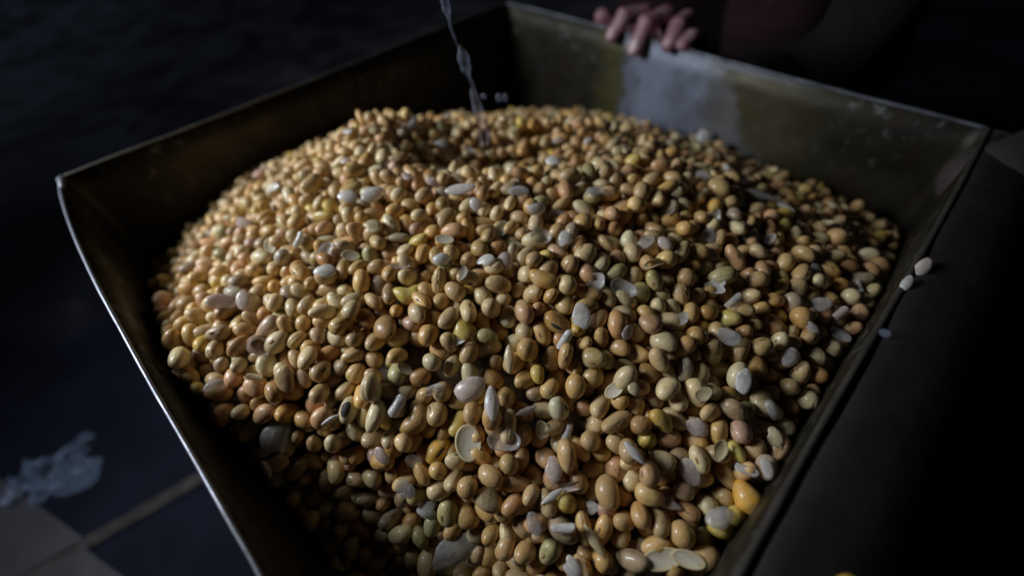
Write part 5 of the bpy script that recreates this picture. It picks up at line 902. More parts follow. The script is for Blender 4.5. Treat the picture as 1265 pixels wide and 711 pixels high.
1525,1152,-658,682,83,1824,1096,-750,174,4092,1926,1069,-746,202,2079,2036,1030,-750,587,6079,-1832,1146,-496,277,81,-1669,1213,-468,310,6091,-1582,1276,-472,883,7077,-740,1204,-456,45,7075,-665,1410,-525,720,3086,-563,1382,-522,385,4080,
-407,1405,-505,348,1080,-310,1431,-521,157,77,-61,1365,-492,365,85,17,1477,-557,718,3084,162,1371,-500,346,79,238,1338,-520,728,5079,401,1409,-516,421,3088,477,1376,-476,721,7098,911,1612,-601,89,66,875,1418,-603,24,85,
955,1372,-592,407,2088,1172,1326,-579,59,4083,1346,1231,-647,491,72,1897,1132,-812,574,89,-1578,1227,-530,353,1077,-1451,1261,-494,510,6082,-1344,1356,-487,672,1092,-684,1502,-577,288,3068,-687,1602,-596,479,5076,-494,1425,-546,335,5077,
-442,1524,-556,226,2081,-318,1523,-573,431,1083,-125,1726,-594,774,76,-32,1745,-630,266,5081,19,1619,-580,27,1080,260,1583,-573,441,3086,396,1573,-551,53,1081,428,1489,-564,250,1084,543,1471,-571,819,1087,637,1549,-610,422,2086,
770,1485,-587,774,3074,1199,1470,-632,638,1079,1465,1347,-682,644,2091,1551,1362,-737,409,1086,1724,1343,-755,21,6079,1739,1231,-719,775,7076,1797,1194,-790,589,80,-1606,1327,-535,589,6086,-1515,1343,-505,529,3083,-1321,1485,-542,659,2074,
-1023,1662,-577,79,2086,-837,1671,-530,25,85,-748,1548,-577,321,2073,-592,1582,-592,879,6082,-516,1761,-579,518,1085,-390,1572,-598,355,4079,-313,1592,-629,842,5082,-166,1632,-608,589,2091,50,1740,-611,25,78,173,1656,-583,338,2082,
215,1706,-630,312,7077,305,1716,-616,296,7089,488,1572,-593,435,94,845,1517,-626,29,6082,1117,1602,-685,848,7086,1199,1565,-685,233,7088,1274,1449,-705,22,6095,1350,1449,-643,696,7077,1597,1537,-794,824,1087,1595,1431,-764,435,70,
1634,1295,-773,115,2078,-1649,1401,-583,128,3080,-1411,1499,-543,760,3086,-1189,1561,-578,701,90,-1092,1584,-575,808,5092,-903,1623,-569,782,3087,-687,1701,-616,60,5099,-555,1666,-635,184,88,-428,1736,-621,77,6087,-305,1742,-612,369,6104,
-10,1860,-670,383,2089,53,1769,-688,631,76,150,1733,-687,603,4090,347,1785,-667,288,3079,445,1721,-612,856,5087,797,1637,-610,881,6078,1158,1695,-710,603,3095,1384,1429,-726,3,93,1473,1407,-750,881,6083,-1482,1467,-620,186,98,
-1331,1584,-574,653,3094,-1243,1652,-573,799,90,-1155,1670,-616,455,5089,-670,1797,-655,576,91,-404,1868,-673,231,4078,-338,1788,-703,801,76,-185,1933,-720,550,92,-56,1878,-769,383,1077,47,1919,-717,185,6085,204,1780,-730,357,3077,
295,1936,-720,618,81,376,1883,-695,579,2082,696,1725,-705,75,7070,789,1768,-685,864,6087,1025,1755,-720,193,4086,1249,1646,-761,191,80,1339,1593,-752,245,2089,1620,1445,-849,855,5097,-762,1796,-718,865,3079,-471,1910,-718,726,5086,
-335,1884,-717,393,7077,-289,1945,-742,760,2085,-53,2016,-781,761,1091,56,2035,-738,863,6096,356,1991,-737,375,3088,536,1935,-758,864,7088,1341,1789,-787,838,2098,1403,1648,-796,730,1086,-1329,1725,-700,34,4085,-1171,1788,-683,38,76,
-1077,1963,-747,619,5084,-1001,1995,-739,6,2072,-882,1870,-704,455,4083,-534,1965,-783,563,7083,-377,2097,-806,777,5081,95,2116,-795,51,2096,194,2130,-796,103,86,668,1927,-769,253,1092,941,1815,-757,441,3092,1451,1740,-834,241,6088,
-935,1940,-744,259,2086,-805,1953,-743,652,1084,-527,2067,-800,726,3091,-251,2141,-858,633,1096,37,2219,-838,567,98,278,2257,-851,738,2084,565,2080,-830,306,2077,645,2014,-809,409,87,740,2016,-843,232,1092,1112,1917,-814,768,2082,
1269,1863,-817,824,4099,-846,2076,-803,228,2094,-672,2142,-839,894,4088,341,2205,-863,615,2076,921,2022,-839,21,1086,-36,2322,-932,2,73,621,2199,-866,858,1089,736,2110,-886,495,85,919,2110,-898,562,3090,-953,2251,-909,419,1092,
-908,2164,-890,755,1093,-265,2412,-1027,183,3077,908,2180,-961,766,6074,-188,2448,-1022,518,5083,432,2340,-956,469,81,746,2250,-957,30,3086,840,2257,-970,455,6082,-630,2444,-991,446,96,-120,2508,-1053,399,3082,60,2553,-1050,40,1082,
682,2324,-1011,560,4090,912,2295,-1015,547,1092,-131,2803,-1192,246,4080,-167,2873,-1231,690,1089,23,2827,-1228,508,3089,-854,-2352,-1023,438,1111,-745,-2372,-1004,472,4112,-905,-2307,-940,571,3104,277,-2448,-715,274,1099,-1107,-2103,-772,698,6093,
-642,-2343,-988,891,98,1037,-2093,-277,484,3084,-148,-2381,-845,249,6089,37,-2405,-766,597,3092,193,-2421,-749,2,1107,-1155,-1914,-610,220,3091,-1097,-1965,-662,843,1085,-898,-2189,-782,255,1094,-686,-2395,-938,264,91,-689,-2206,-848,699,2105,
-643,-2273,-895,529,7078,-575,-2248,-839,701,98,-288,-2113,-596,398,4078,-165,-2304,-775,476,80,-242,-2371,-853,512,1095,330,-2096,-367,881,91,965,-1769,-174,12,2086,1258,-1827,-287,482,95,-1575,-1649,-228,86,1085,-300,-1844,-356,13,2086,
385,-1793,-255,715,1087,541,-1797,-182,377,5093,-1081,-1659,-257,115,5101,-827,-1913,-497,591,5082,-378,-1836,-361,146,5093,1305,-1555,-207,528,4099,-1654,-1439,-227,867,1096,1013,-1422,-146,248,5087,1209,-1452,-152,833,1091,1750,-1450,-312,312,1096,
-1624,-1403,-170,662,3096,-1462,-1385,-187,268,1093,-1289,-1451,-125,865,5102,246,-1325,22,235,4092,418,-1389,7,256,2094,794,-1345,-66,599,5089,873,-1342,-86,717,1080,1215,-1356,-104,264,2098,1614,-1323,-218,448,99,-1998,-1215,-294,151,3097,
-1646,-1227,-180,141,1088,-1062,-1249,-68,884,4093,-892,-1255,-35,768,2087,1441,-1263,-162,117,1092,1990,-1212,-302,376,1105,-2098,-1100,-309,128,2094,-1983,-1122,-282,348,3108,-1945,-1265,-245,551,5100,-1666,-1166,-126,402,1109,-1424,-1168,-119,857,3092,
-950,-1134,34,342,105,-876,-1072,18,311,3095,-516,-1068,46,694,2090,172,-1139,93,356,92,1505,-1178,-156,448,3089,2172,-1055,-341,363,4084,-2168,-1044,-338,784,2100,-2046,-1012,-294,380,2114,-1749,-1109,-165,638,119,-972,-1036,50,33,6092,
-794,-1064,16,356,3087,-355,-1041,55,166,1091,-270,-1038,74,225,5100,-113,-1035,91,695,5102,-17,-1009,66,117,91,62,-1037,53,107,2081,231,-1072,49,846,3087,300,-1039,49,586,7092,709,-1034,10,183,1097,1430,-1081,-121,211,1095,
2249,-961,-358,530,92,-2313,-895,-511,272,107,-2235,-944,-337,231,2118,-1692,-954,-180,347,5100,-1574,-1009,-117,160,103,-1369,-939,-92,804,97,-1199,-969,-67,833,2111,-881,-937,53,103,7087,-694,-936,78,388,2101,-534,-987,58,854,4084,
-393,-862,59,752,5106,-314,-955,68,184,1095,-72,-948,97,462,1093,113,-897,55,833,95,304,-898,61,513,2091,390,-912,80,505,5096,707,-931,9,721,5110,909,-979,2,830,3103,1450,-953,-107,816,92,1942,-906,-240,569,7112,
2178,-952,-303,686,98,-2367,-840,-581,290,5106,-2289,-930,-413,866,1092,-2216,-815,-416,432,5103,-2181,-756,-368,603,2099,-2038,-800,-325,664,1097,-1775,-866,-171,731,91,-1301,-915,-26,48,1099,-1163,-833,6,355,103,-911,-797,66,426,84,
-492,-812,52,815,90,193,-824,71,161,1099,349,-823,55,3,2097,549,-827,52,156,7107,628,-795,86,325,5101,841,-933,35,446,4095,1038,-847,-1,780,5106,1174,-958,-77,761,1100,1233,-876,-90,214,7111,1595,-826,-145,348,90,
1914,-803,-235,220,78,2123,-858,-340,94,1086,2313,-874,-364,608,109,2368,-825,-430,589,4101,-2550,-665,-642,534,3103,-2487,-730,-528,800,91,-2296,-844,-438,526,2100,-2264,-702,-411,866,2090,-1296,-733,-31,848,90,-925,-686,70,644,1094,
-844,-709,73,678,5087,-639,-680,93,472,99,-483,-740,95,872,5100,-353,-646,95,496,5103,48,-668,94,462,7095,172,-727,104,223,107,416,-754,39,491,5089,885,-752,-8,152,5087,1170,-735,-23,24,91,1366,-801,-55,441,6092,
1397,-675,-68,89,1097,1804,-799,-195,104,3086,2545,-525,-479,3,4111,2499,-699,-477,87,3085,-2637,-577,-655,252,1096,-2487,-636,-489,236,4106,-2305,-656,-465,157,4105,-1981,-648,-337,538,1098,-2009,-726,-284,882,4099,-1796,-636,-210,560,7093,
-1546,-763,-147,827,5101,-1371,-576,-32,642,2103,-1300,-630,-3,437,5114,-632,-559,115,645,5104,-272,-584,108,600,97,-113,-602,126,856,97,52,-557,118,197,1101,385,-563,95,311,2108,530,-629,83,52,1108,634,-615,91,730,109,
1094,-626,-20,557,102,1484,-709,-95,462,5087,1672,-610,-146,874,90,2020,-429,-279,701,5091,2205,-537,-320,580,5105,2433,-526,-456,734,1085,2457,-486,-513,578,2086,2658,-552,-535,21,6102,-2617,-512,-605,810,2100,-2738,-476,-657,159,3087,
-2570,-640,-520,266,2102,-2267,-602,-396,305,2105,-2291,-513,-412,721,4093,-1182,-481,22,32,1092,-941,-491,109,529,7113,-832,-504,89,604,104,-114,-423,68,557,2085,933,-438,44,625,2104,1224,-527,-47,60,85,1665,-424,-171,641,102,
1809,-376,-256,93,5110,1905,-265,-312,238,4092,2038,-417,-374,732,6114,2527,-174,-522,279,2106,2770,-441,-601,175,1090,-2816,-345,-888,423,3107,-2823,-376,-793,830,1097,-2746,-425,-729,463,3108,-2829,-323,-728,882,2082,-2373,-561,-446,53,3107,
-2229,-395,-438,506,1093,-1792,-549,-210,731,1097,-1589,-474,-125,787,2095,-1333,-498,-25,265,90,-1080,-417,59,81,5101,-983,-415,81,49,3105,-722,-384,125,507,2090,-456,-383,108,696,1113,-373,-434,120,812,94,-210,-359,99,550,1102,
58,-241,33,3,5103,124,-362,86,715,3109,223,-334,81,65,92,342,-349,53,154,4092,548,-362,83,311,2095,638,-371,64,32,102,1006,-523,44,495,7109,1836,-169,-314,505,2111,2094,-196,-392,550,3110,2285,-236,-473,816,1092,
2454,-88,-508,408,6110,2646,126,-676,798,3102,2749,-278,-583,56,2097,2831,-281,-631,367,4117,-2977,-231,-901,326,1099,-2873,-305,-792,506,94,-2497,-390,-523,288,4092,-1985,-250,-310,108,2087,-961,-303,134,80,3095,-830,-270,102,859,2092,
-337,-216,34,757,3099,-189,-270,45,768,3093,-29,-220,6,379,6092,134,-275,30,792,75,862,-198,27,450,4095,1030,-265,24,250,1110,1545,-251,-115,357,98,1597,-227,-195,247,5105,2157,-140,-445,190,1092,2394,-59,-576,93,5096,
2723,-100,-673,94,89,2895,11,-745,774,5095,2933,-195,-725,362,3109,3125,-90,-852,1,5080,3149,-1,-874,432,84,-3000,-144,-846,488,1108,-2973,-234,-801,567,6089,-2798,-247,-731,746,1084,-2605,-340,-610,270,6107,-2419,-341,-486,705,99,
-2180,-331,-457,774,1085,-2270,-298,-433,80,3102,-1716,-268,-148,95,6080,-1462,-221,-1,28,7082,-1311,-323,8,692,1095,-1214,-226,85,648,1099,-920,-165,119,620,6090,-735,-196,75,307,89,-587,-135,11,651,3090,-493,-151,-28,185,3088,
-234,-118,-80,669,2090,364,-159,-97,719,1086,433,-169,-39,696,1085,1164,-201,-40,480,6091,1215,-139,-75,86,1084,1361,-113,-114,568,3100,1772,-80,-311,696,96,2070,56,-529,356,7096,2177,53,-525,312,7080,2375,125,-530,466,90,
2318,-10,-555,610,5098,2453,110,-582,332,2092,2927,60,-809,192,1088,3071,-143,-893,684,90,-3098,-115,-1004,862,3095,-3046,-173,-933,876,7096,-2949,-77,-790,717,6093,-3079,-130,-803,15,2087,-2808,-154,-678,3,3091,-2510,-194,-548,136,5108,
-2175,-85,-379,446,2084,-2183,-257,-410,393,1098,-1653,-156,-84,519,1112,-1122,-123,86,685,7094,-1010,-134,94,334,1098,-846,-58,70,257,4095,-725,-94,78,197,3096,-528,-60,-88,350,3096,-448,-23,-128,890,1096,-280,-38,-149,464,1088,
-157,-38,-180,719,2094,351,-63,-117,721,7093,623,11,-62,376,2100,806,-47,7,520,2093,1386,73,-199,778,101,1510,82,-218,884,85,1654,2,-315,153,2088,2007,61,-449,392,3087,2477,281,-639,314,5096,2695,107,-735,437,7087,
2976,-13,-805,419,6088,3124,71,-930,336,103,-3052,-52,-833,122,5099,-2833,-16,-755,174,85,-2731,-70,-668,436,1089,-2444,-161,-491,761,5093,-2404,-25,-438,299,3096,-2271,-49,-397,894,6097,-1926,1,-281,17,1088,-1794,25,-281,108,4082,
-1456,2,-4,440,2103,-1217,-26,83,603,7086,-910,-18,112,712,7080,-766,-2,49,559,1098,-533,39,-117,215,2104,-318,73,-241,241,5098,-217,32,-246,143,80,-104,49,-299,643,1101,275,29,-206,404,1093,518,23,-97,279,109,
708,49,-76,204,71,1346,217,-245,441,88,1653,175,-324,125,1099,1721,217,-375,730,1090,2012,230,-473,116,3084,2007,268,-547,586,4070,2216,259,-513,704,1089,2557,310,-689,352,101,2771,126,-787,519,5102,2862,141,-799,315,84,
-3147,-54,-929,517,1088,-3085,-109,-903,663,93,-2588,0,-584,860,88,-2665,-40,-608,483,3088,-2344,184,-520,866,1086,-1682,90,-157,297,95,-1415,240,-85,152,93,-1409,96,-44,782,89,-1202,115,42,35,5090,-676,40,-22,215,1098,
-678,123,-83,302,5081,-541,135,-186,104,1082,-396,110,-261,135,89,-276,142,-325,791,1091,65,91,-313,119,2099,283,191,-275,175,6074,326,113,-235,863,2095,1178,179,-197,558,6074,1634,382,-413,560,83,1855,463,-457,774,3094,
2039,417,-540,536,2082,2332,366,-590,757,3078,2492,450,-721,353,87,2615,425,-700,536,4087,2686,298,-716,879,99,2849,239,-791,159,3088,2936,157,-829,99,1084,3037,178,-923,323,4079,-2842,130,-713,663,1087,-2766,186,-693,570,96,
-2581,240,-610,481,82,-2414,254,-523,882,6091,-1905,167,-357,543,1078,-1957,314,-332,808,90,-964,173,151,490,3088,-875,135,106,625,88,-734,170,9,128,5099,-600,201,-115,616,1092,-473,176,-219,494,2084,-232,208,-338,177,3075,
-128,213,-359,791,2090,-29,210,-351,550,2069,109,165,-354,876,5090,204,213,-304,310,4085,386,216,-214,666,3089,485,252,-184,514,7084,696,209,-122,656,2091,819,217,-95,448,2101,913,281,-135,83,83,1336,444,-287,180,6087,
1424,459,-320,845,83,1617,584,-395,389,2102,1715,548,-417,326,96,1986,501,-548,384,5083,2083,537,-565,145,6086,2182,501,-637,413,2085,2433,524,-680,201,1095,2565,541,-747,860,92,2830,382,-870,55,1085,2962,247,-911,855,91,
-2945,251,-817,577,6091,-2863,228,-708,716,95,-2795,290,-704,283,3079,-2497,274,-572,550,7077,-2234,426,-447,403,6084,-2238,220,-364,761,4098,-1811,422,-239,612,4086,-1633,523,-205,768,2088,-1552,585,-192,515,5086,-1123,250,96,668,80,
-902,358,106,312,4092,-583,370,-107,713,5078,-546,289,-138,647,2082,-369,287,-257,602,1092,-244,306,-279,888,1080,-97,291,-327,709,4094,22,301,-311,260,93,303,325,-259,317,91,773,292,-101,520,4089,1331,678,-361,569,7079,
1589,592,-487,638,5077,1852,712,-535,870,5091,2135,569,-684,109,1074,2365,601,-705,198,1083,-2896,323,-818,767,2081,-2762,393,-714,721,86,-2514,462,-566,717,82,-2318,493,-464,474,6092,-2187,566,-451,399,4089,-1900,372,-363,186,7083,
-1857,492,-290,492,4091,-1089,420,120,432,7090,-861,486,89,672,81,-496,405,-121,395,1085,-321,365,-198,191,5082,-224,384,-218,586,7082,-132,402,-246,585,4077,54,408,-210,587,1080,132,373,-207,50,87,609,392,-83,395,6096,
929,523,-227,10,81,1100,554,-287,340,4085,1400,632,-382,170,2079,1548,642,-432,869,7085,2497,638,-752,839,2086,2474,728,-792,588,82,2617,500,-815,605,81,-2743,462,-649,376,87,-2593,515,-592,688,93,-2583,629,-585,122,1082,
-2431,588,-502,356,6090,-2339,585,-520,899,5075,-2265,633,-471,128,1090,-2256,743,-468,53,85,-1886,663,-353,473,1084,-1792,560,-251,85,5088,-869,758,-114,253,84,-629,530,-7,273,7082,-366,491,-84,380,3079,-228,501,-111,189,1091,
-28,560,-80,80,6086,211,543,-69,425,7086,770,583,-118,579,6089,1007,622,-278,171,1086,1353,755,-399,365,4076,1854,1260,-726,673,2087,1690,747,-508,838,4086,1674,792,-593,183,5094,2162,667,-676,189,3077,2306,740,-730,99,7088,
2383,679,-747,253,6087,2580,624,-808,322,1087,-2387,649,-578,206,85,-2408,707,-520,401,3075,-2137,679,-472,494,5079,-2065,704,-418,799,86,-1850,926,-382,522,90,-934,1040,-259,214,4089,-823,924,-237,137,3077,-668,774,-134,379,4080,
-510,693,-70,47,2089,-264,857,-193,393,1097,-182,581,-92,178,2075,345,711,-157,828,82,463,938,-314,155,89,597,770,-191,742,4066,963,818,-371,243,1075,1211,941,-441,273,3072,1565,1028,-598,695,5081,1914,1042,-661,448,5089,
1982,854,-620,796,5099,1991,933,-675,600,4080,2174,904,-703,77,5082,2377,768,-778,252,6077,2523,673,-850,239,2080,-2459,735,-587,384,1091,-2321,882,-521,80,1087,-2250,834,-501,759,5080,-1925,878,-425,652,4076,-1782,990,-396,236,4086,
-1609,914,-353,8,1076,-1546,1219,-418,250,1082,-859,1055,-297,367,76,-949,1480,-508,798,5066,-527,924,-278,690,6082,-202,930,-263,886,2095,-31,1093,-304,556,1077,397,1002,-308,366,1069,522,1091,-353,552,2093,990,1072,-434,272,4078,
1155,1096,-489,492,102,1612,1117,-615,795,6086,1654,901,-606,508,83,1912,1301,-788,702,2084,1879,872,-641,59,7081,2065,930,-716,670,1088,2193,857,-773,728,5078,-2393,809,-545,88,4097,-2236,934,-519,217,5077,-2117,904,-487,650,5099,
-2025,916,-480,276,3079,-1889,1086,-479,359,5071,-1653,1091,-389,191,1071,-1410,1324,-424,257,6078,-1394,1048,-369,425,85,-1205,1145,-365,696,6081,-807,1309,-468,127,7081,-537,1661,-540,206,3098,-675,1249,-393,805,4072,-364,1242,-395,357,2083,
-217,1269,-400,464,2093,-137,1208,-364,121,6086,-3,1033,-367,546,84,601,1513,-515,52,3094,564,1316,-504,152,6081,695,1240,-455,228,5079,909,1172,-471,761,3085,1343,1200,-558,845,5087,1362,1281,-579,548,2082,1897,1129,-698,718,5073,
2017,1031,-659,226,98,-2200,1012,-576,746,1082,-2147,1010,-503,703,2093,-1947,1036,-495,295,1079,-2012,1093,-511,255,5087,-1925,1265,-514,117,2101,-1299,1174,-370,808,90,-890,1319,-485,457,1084,-749,1478,-527,796,7073,-686,1340,-468,766,7084,
-299,1291,-430,431,3078,-71,1656,-578,703,7087,-1,1337,-430,114,1085,73,1379,-472,404,1082,501,1293,-445,23,7088,945,1323,-509,419,88,1071,1384,-563,823,2075,1247,1215,-534,594,92,1416,1186,-613,693,84,1457,1273,-618,767,2083,
1969,1143,-748,64,1068,2174,975,-759,526,1090,-2120,1092,-571,399,1074,-1753,1224,-520,205,6080,-1162,1387,-482,258,1095,-921,1404,-516,401,83,-371,1457,-556,660,7078,-242,1493,-541,712,1082,100,1423,-539,717,77,224,1443,-566,203,79,
1132,1530,-638,471,5084,1217,1372,-612,586,7076,1269,1262,-612,431,77,1395,1366,-601,185,94,1524,1271,-669,528,1074,1604,1163,-692,451,75,1778,1155,-696,172,1088,1929,1214,-767,732,5083,1969,1245,-837,564,81,2183,1022,-836,879,3093,
-2017,1186,-544,479,1093,-1707,1300,-509,541,87,-1688,1430,-502,442,2086,-1636,1492,-558,705,2094,-1233,1485,-478,353,3104,-1029,1535,-506,730,4091,-512,1528,-586,389,3068,148,1488,-579,620,80,199,1808,-641,879,7095,457,1657,-551,679,2085,
573,1639,-587,649,1096,723,1654,-561,8,1082,877,1695,-633,328,1092,1297,1373,-634,149,79,1532,1491,-728,725,1100,1839,1368,-800,599,4086,2033,1165,-800,239,1090,-1860,1354,-553,66,3085,-1594,1527,-626,367,4081,-1105,1467,-498,680,5088,
-764,1639,-570,510,4084,-609,1757,-586,578,86,-265,1660,-564,47,82,-214,1717,-633,524,3081,-111,1795,-651,338,1092,107,1850,-677,689,3091,275,1841,-688,54,1094,452,1823,-681,114,4075,546,1729,-637,300,90,646,1693,-617,522,1088,
745,1556,-623,253,3081,1036,1582,-610,300,3090,1279,1622,-684,588,2077,1314,1548,-654,633,91,1787,1285,-777,580,1086,-1726,1436,-586,225,4089,-1269,1571,-515,166,4090,-991,1763,-617,693,4090,-835,1704,-617,686,1083,-561,1806,-662,754,85,
-260,1884,-683,163,5081,-335,2202,-838,197,1086,-103,1888,-687,855,87,132,1961,-688,380,2097,619,1641,-683,70,2081,709,1645,-672,674,5084,1266,1542,-737,43,74,-1471,1562,-581,259,86,-1244,1735,-648,404,80,-915,1731,-656,336,69,
-832,1780,-672,268,6073,-642,1885,-696,799,78,-548,1909,-675,523,3090,-359,1988,-769,381,5082,-94,1975,-711,506,2080,206,1949,-741,500,4089,463,1925,-711,499,2090,701,1818,-717,555,5092,1242,1796,-750,672,89,1443,1560,-762,737,1085,
1677,1415,-776,616,5084,-1609,1604,-664,363,5081,-1450,1756,-646,368,2085,-760,1898,-695,882,5079,-700,2015,-735,518,1079,-493,2019,-734,725,5075,-158,2019,-760,588,82,248,2050,-739,666,6085,603,1880,-735,892,2075,760,1939,-783,476,80,
1314,1692,-808,468,80,1699,1500,-815,387,90,-1547,1675,-644,758,2069,-1228,1849,-694,242,2085,-618,2095,-771,308,88,-385,2272,-895,747,6087,-195,2082,-810,253,2085,5,2151,-771,508,1089,270,2471,-976,791,3091,422,2054,-767,645,86,
562,2003,-784,828,1070,1031,1878,-788,167,1080,-1074,2078,-799,579,93,-768,2191,-805,52,1091,-764,2024,-796,550,5087,-272,2236,-895,593,1077,-67,2127,-825,8,3086,470,2624,-1028,774,2096,648,2097,-859,85,2088,904,1939,-775,875,1094,
-1227,1975,-733,823,5091,-759,2095,-845,868,1078,-478,2204,-888,354,2092,545,2174,-829,631,1076,769,2243,-866,690,3101,828,2077,-856,256,4086,1033,1991,-840,667,94,-1011,2201,-847,495,1077,-948,2083,-814,136,2096,-852,2272,-880,788,5089,
-560,2245,-886,802,6081,-107,2369,-954,763,83,106,2462,-968,626,1095,494,2238,-891,89,2090,871,2216,-879,710,81,1041,2102,-853,506,6099,-874,2342,-927,407,2081,-499,2355,-955,846,7075,391,2266,-912,206,1089,637,2330,-924,248,2084,
842,2335,-918,117,4103,1148,2052,-919,241,2091,-541,2502,-994,76,1078,-399,2361,-934,16,5081,-50,2519,-999,49,6082,438,2683,-1096,291,76,749,2383,-1014,622,3078,983,2224,-961,720,85,1039,2177,-900,269,7087,-768,2385,-972,873,6085,
-582,2573,-1022,635,1090,-464,2427,-988,34,87,-254,2523,-1053,550,6084,-5,3012,-1262,136,4081,153,2541,-1043,756,1094,396,2550,-1075,706,75,671,2423,-999,65,1089,825,2394,-1009,98,4082,-745,2469,-1021,72,1082,-314,2593,-1107,362,3092,
-122,2587,-1091,102,85,553,2570,-1072,530,86,614,2504,-1032,369,85,-178,2672,-1126,809,85,271,2840,-1206,467,1091,357,2696,-1151,474,4087,463,2601,-1114,6,4082,701,2507,-1076,124,3082,-507,2591,-1094,863,1086,-357,2733,-1174,551,88,
-223,2795,-1195,624,71,128,2909,-1213,789,4081,473,2743,-1149,119,6082,-346,2863,-1241,876,2093,56,3073,-1325,285,6089,208,2924,-1227,35,2085,359,2838,-1252,88,6081,-115,3094,-1348,49,83,75,2937,-1272,166,5078,-1380,330,-91,281,1073,
-1245,465,-14,831,5083,-975,510,62,326,1077,-660,915,-246,861,4074,-165,-1650,-155,644,4097,15,915,-278,823,3078,330,870,-244,527,2076,420,870,-271,9,76,510,825,-239,706,3080,-1830,-30,-346,30,3088,-1650,240,-300,279,2084,
-1425,645,-291,567,1080,-1335,510,-193,213,3068,-1245,15,-87,843,5086,-1200,195,-61,72,87,-1155,375,-38,415,1079,-1155,465,-65,812,2076,-1110,555,-83,164,82,-1065,870,-299,527,1074,-1020,510,-27,679,6076,-1020,735,-180,202,1080,
-975,600,-62,93,7076,-975,825,-249,1,6078,-975,915,-330,499,1076,-930,735,-180,824,1072,-885,915,-335,748,7081,-840,825,-258,335,6076,-795,600,-92,555,7085,-795,870,-328,446,2071,-795,1050,-414,661,68,-750,780,-245,348,4074,
-705,870,-303,818,1069,-660,735,-224,540,4075,-615,870,-312,597,3074,-570,-1515,-184,153,7093,-525,825,-287,144,1084,-435,825,-305,624,6078,-390,915,-344,405,1080,-345,735,-243,184,4076,-255,780,-260,736,2075,-255,870,-347,762,4072,
-210,1005,-418,650,7067,-165,735,-259,674,3077,-165,825,-315,126,84,-120,915,-364,252,1079,-75,825,-304,111,7074,-75,1005,-419,305,4085,-30,735,-250,630,3074,-30,915,-363,264,73,15,825,-324,614,5070,60,960,-402,561,7072,
105,735,-229,874,4075,105,780,-304,678,7086,195,690,-231,38,1074,195,780,-296,73,3075,195,870,-352,287,2068,240,960,-401,847,4080,285,690,-233,482,1078,285,780,-298,794,4079,285,870,-355,81,6070,330,1005,-433,160,2068,
375,645,-227,837,6083,375,735,-286,454,2082,465,600,-240,111,4080,465,690,-271,311,5078,465,780,-309,575,6074,465,870,-357,350,7077,510,1005,-452,829,2076,555,645,-260,266,3068,555,915,-395,597,1068,600,1005,-461,829,7078,
645,600,-254,529,5081,690,690,-287,220,2078,690,915,-422,323,2075,780,555,-265,184,6074,780,645,-277,338,4081,780,735,-319,886,7080,780,915,-461,704,5084,870,510,-281,121,7083,870,645,-325,581,72,915,870,-466,291,5071,
960,555,-318,76,4080,960,735,-402,339,77,1050,555,-374,858,1086,1050,645,-383,726,80,1140,240,-317,849,89,1140,510,-383,708,5077,1140,690,-460,603,3071,
]
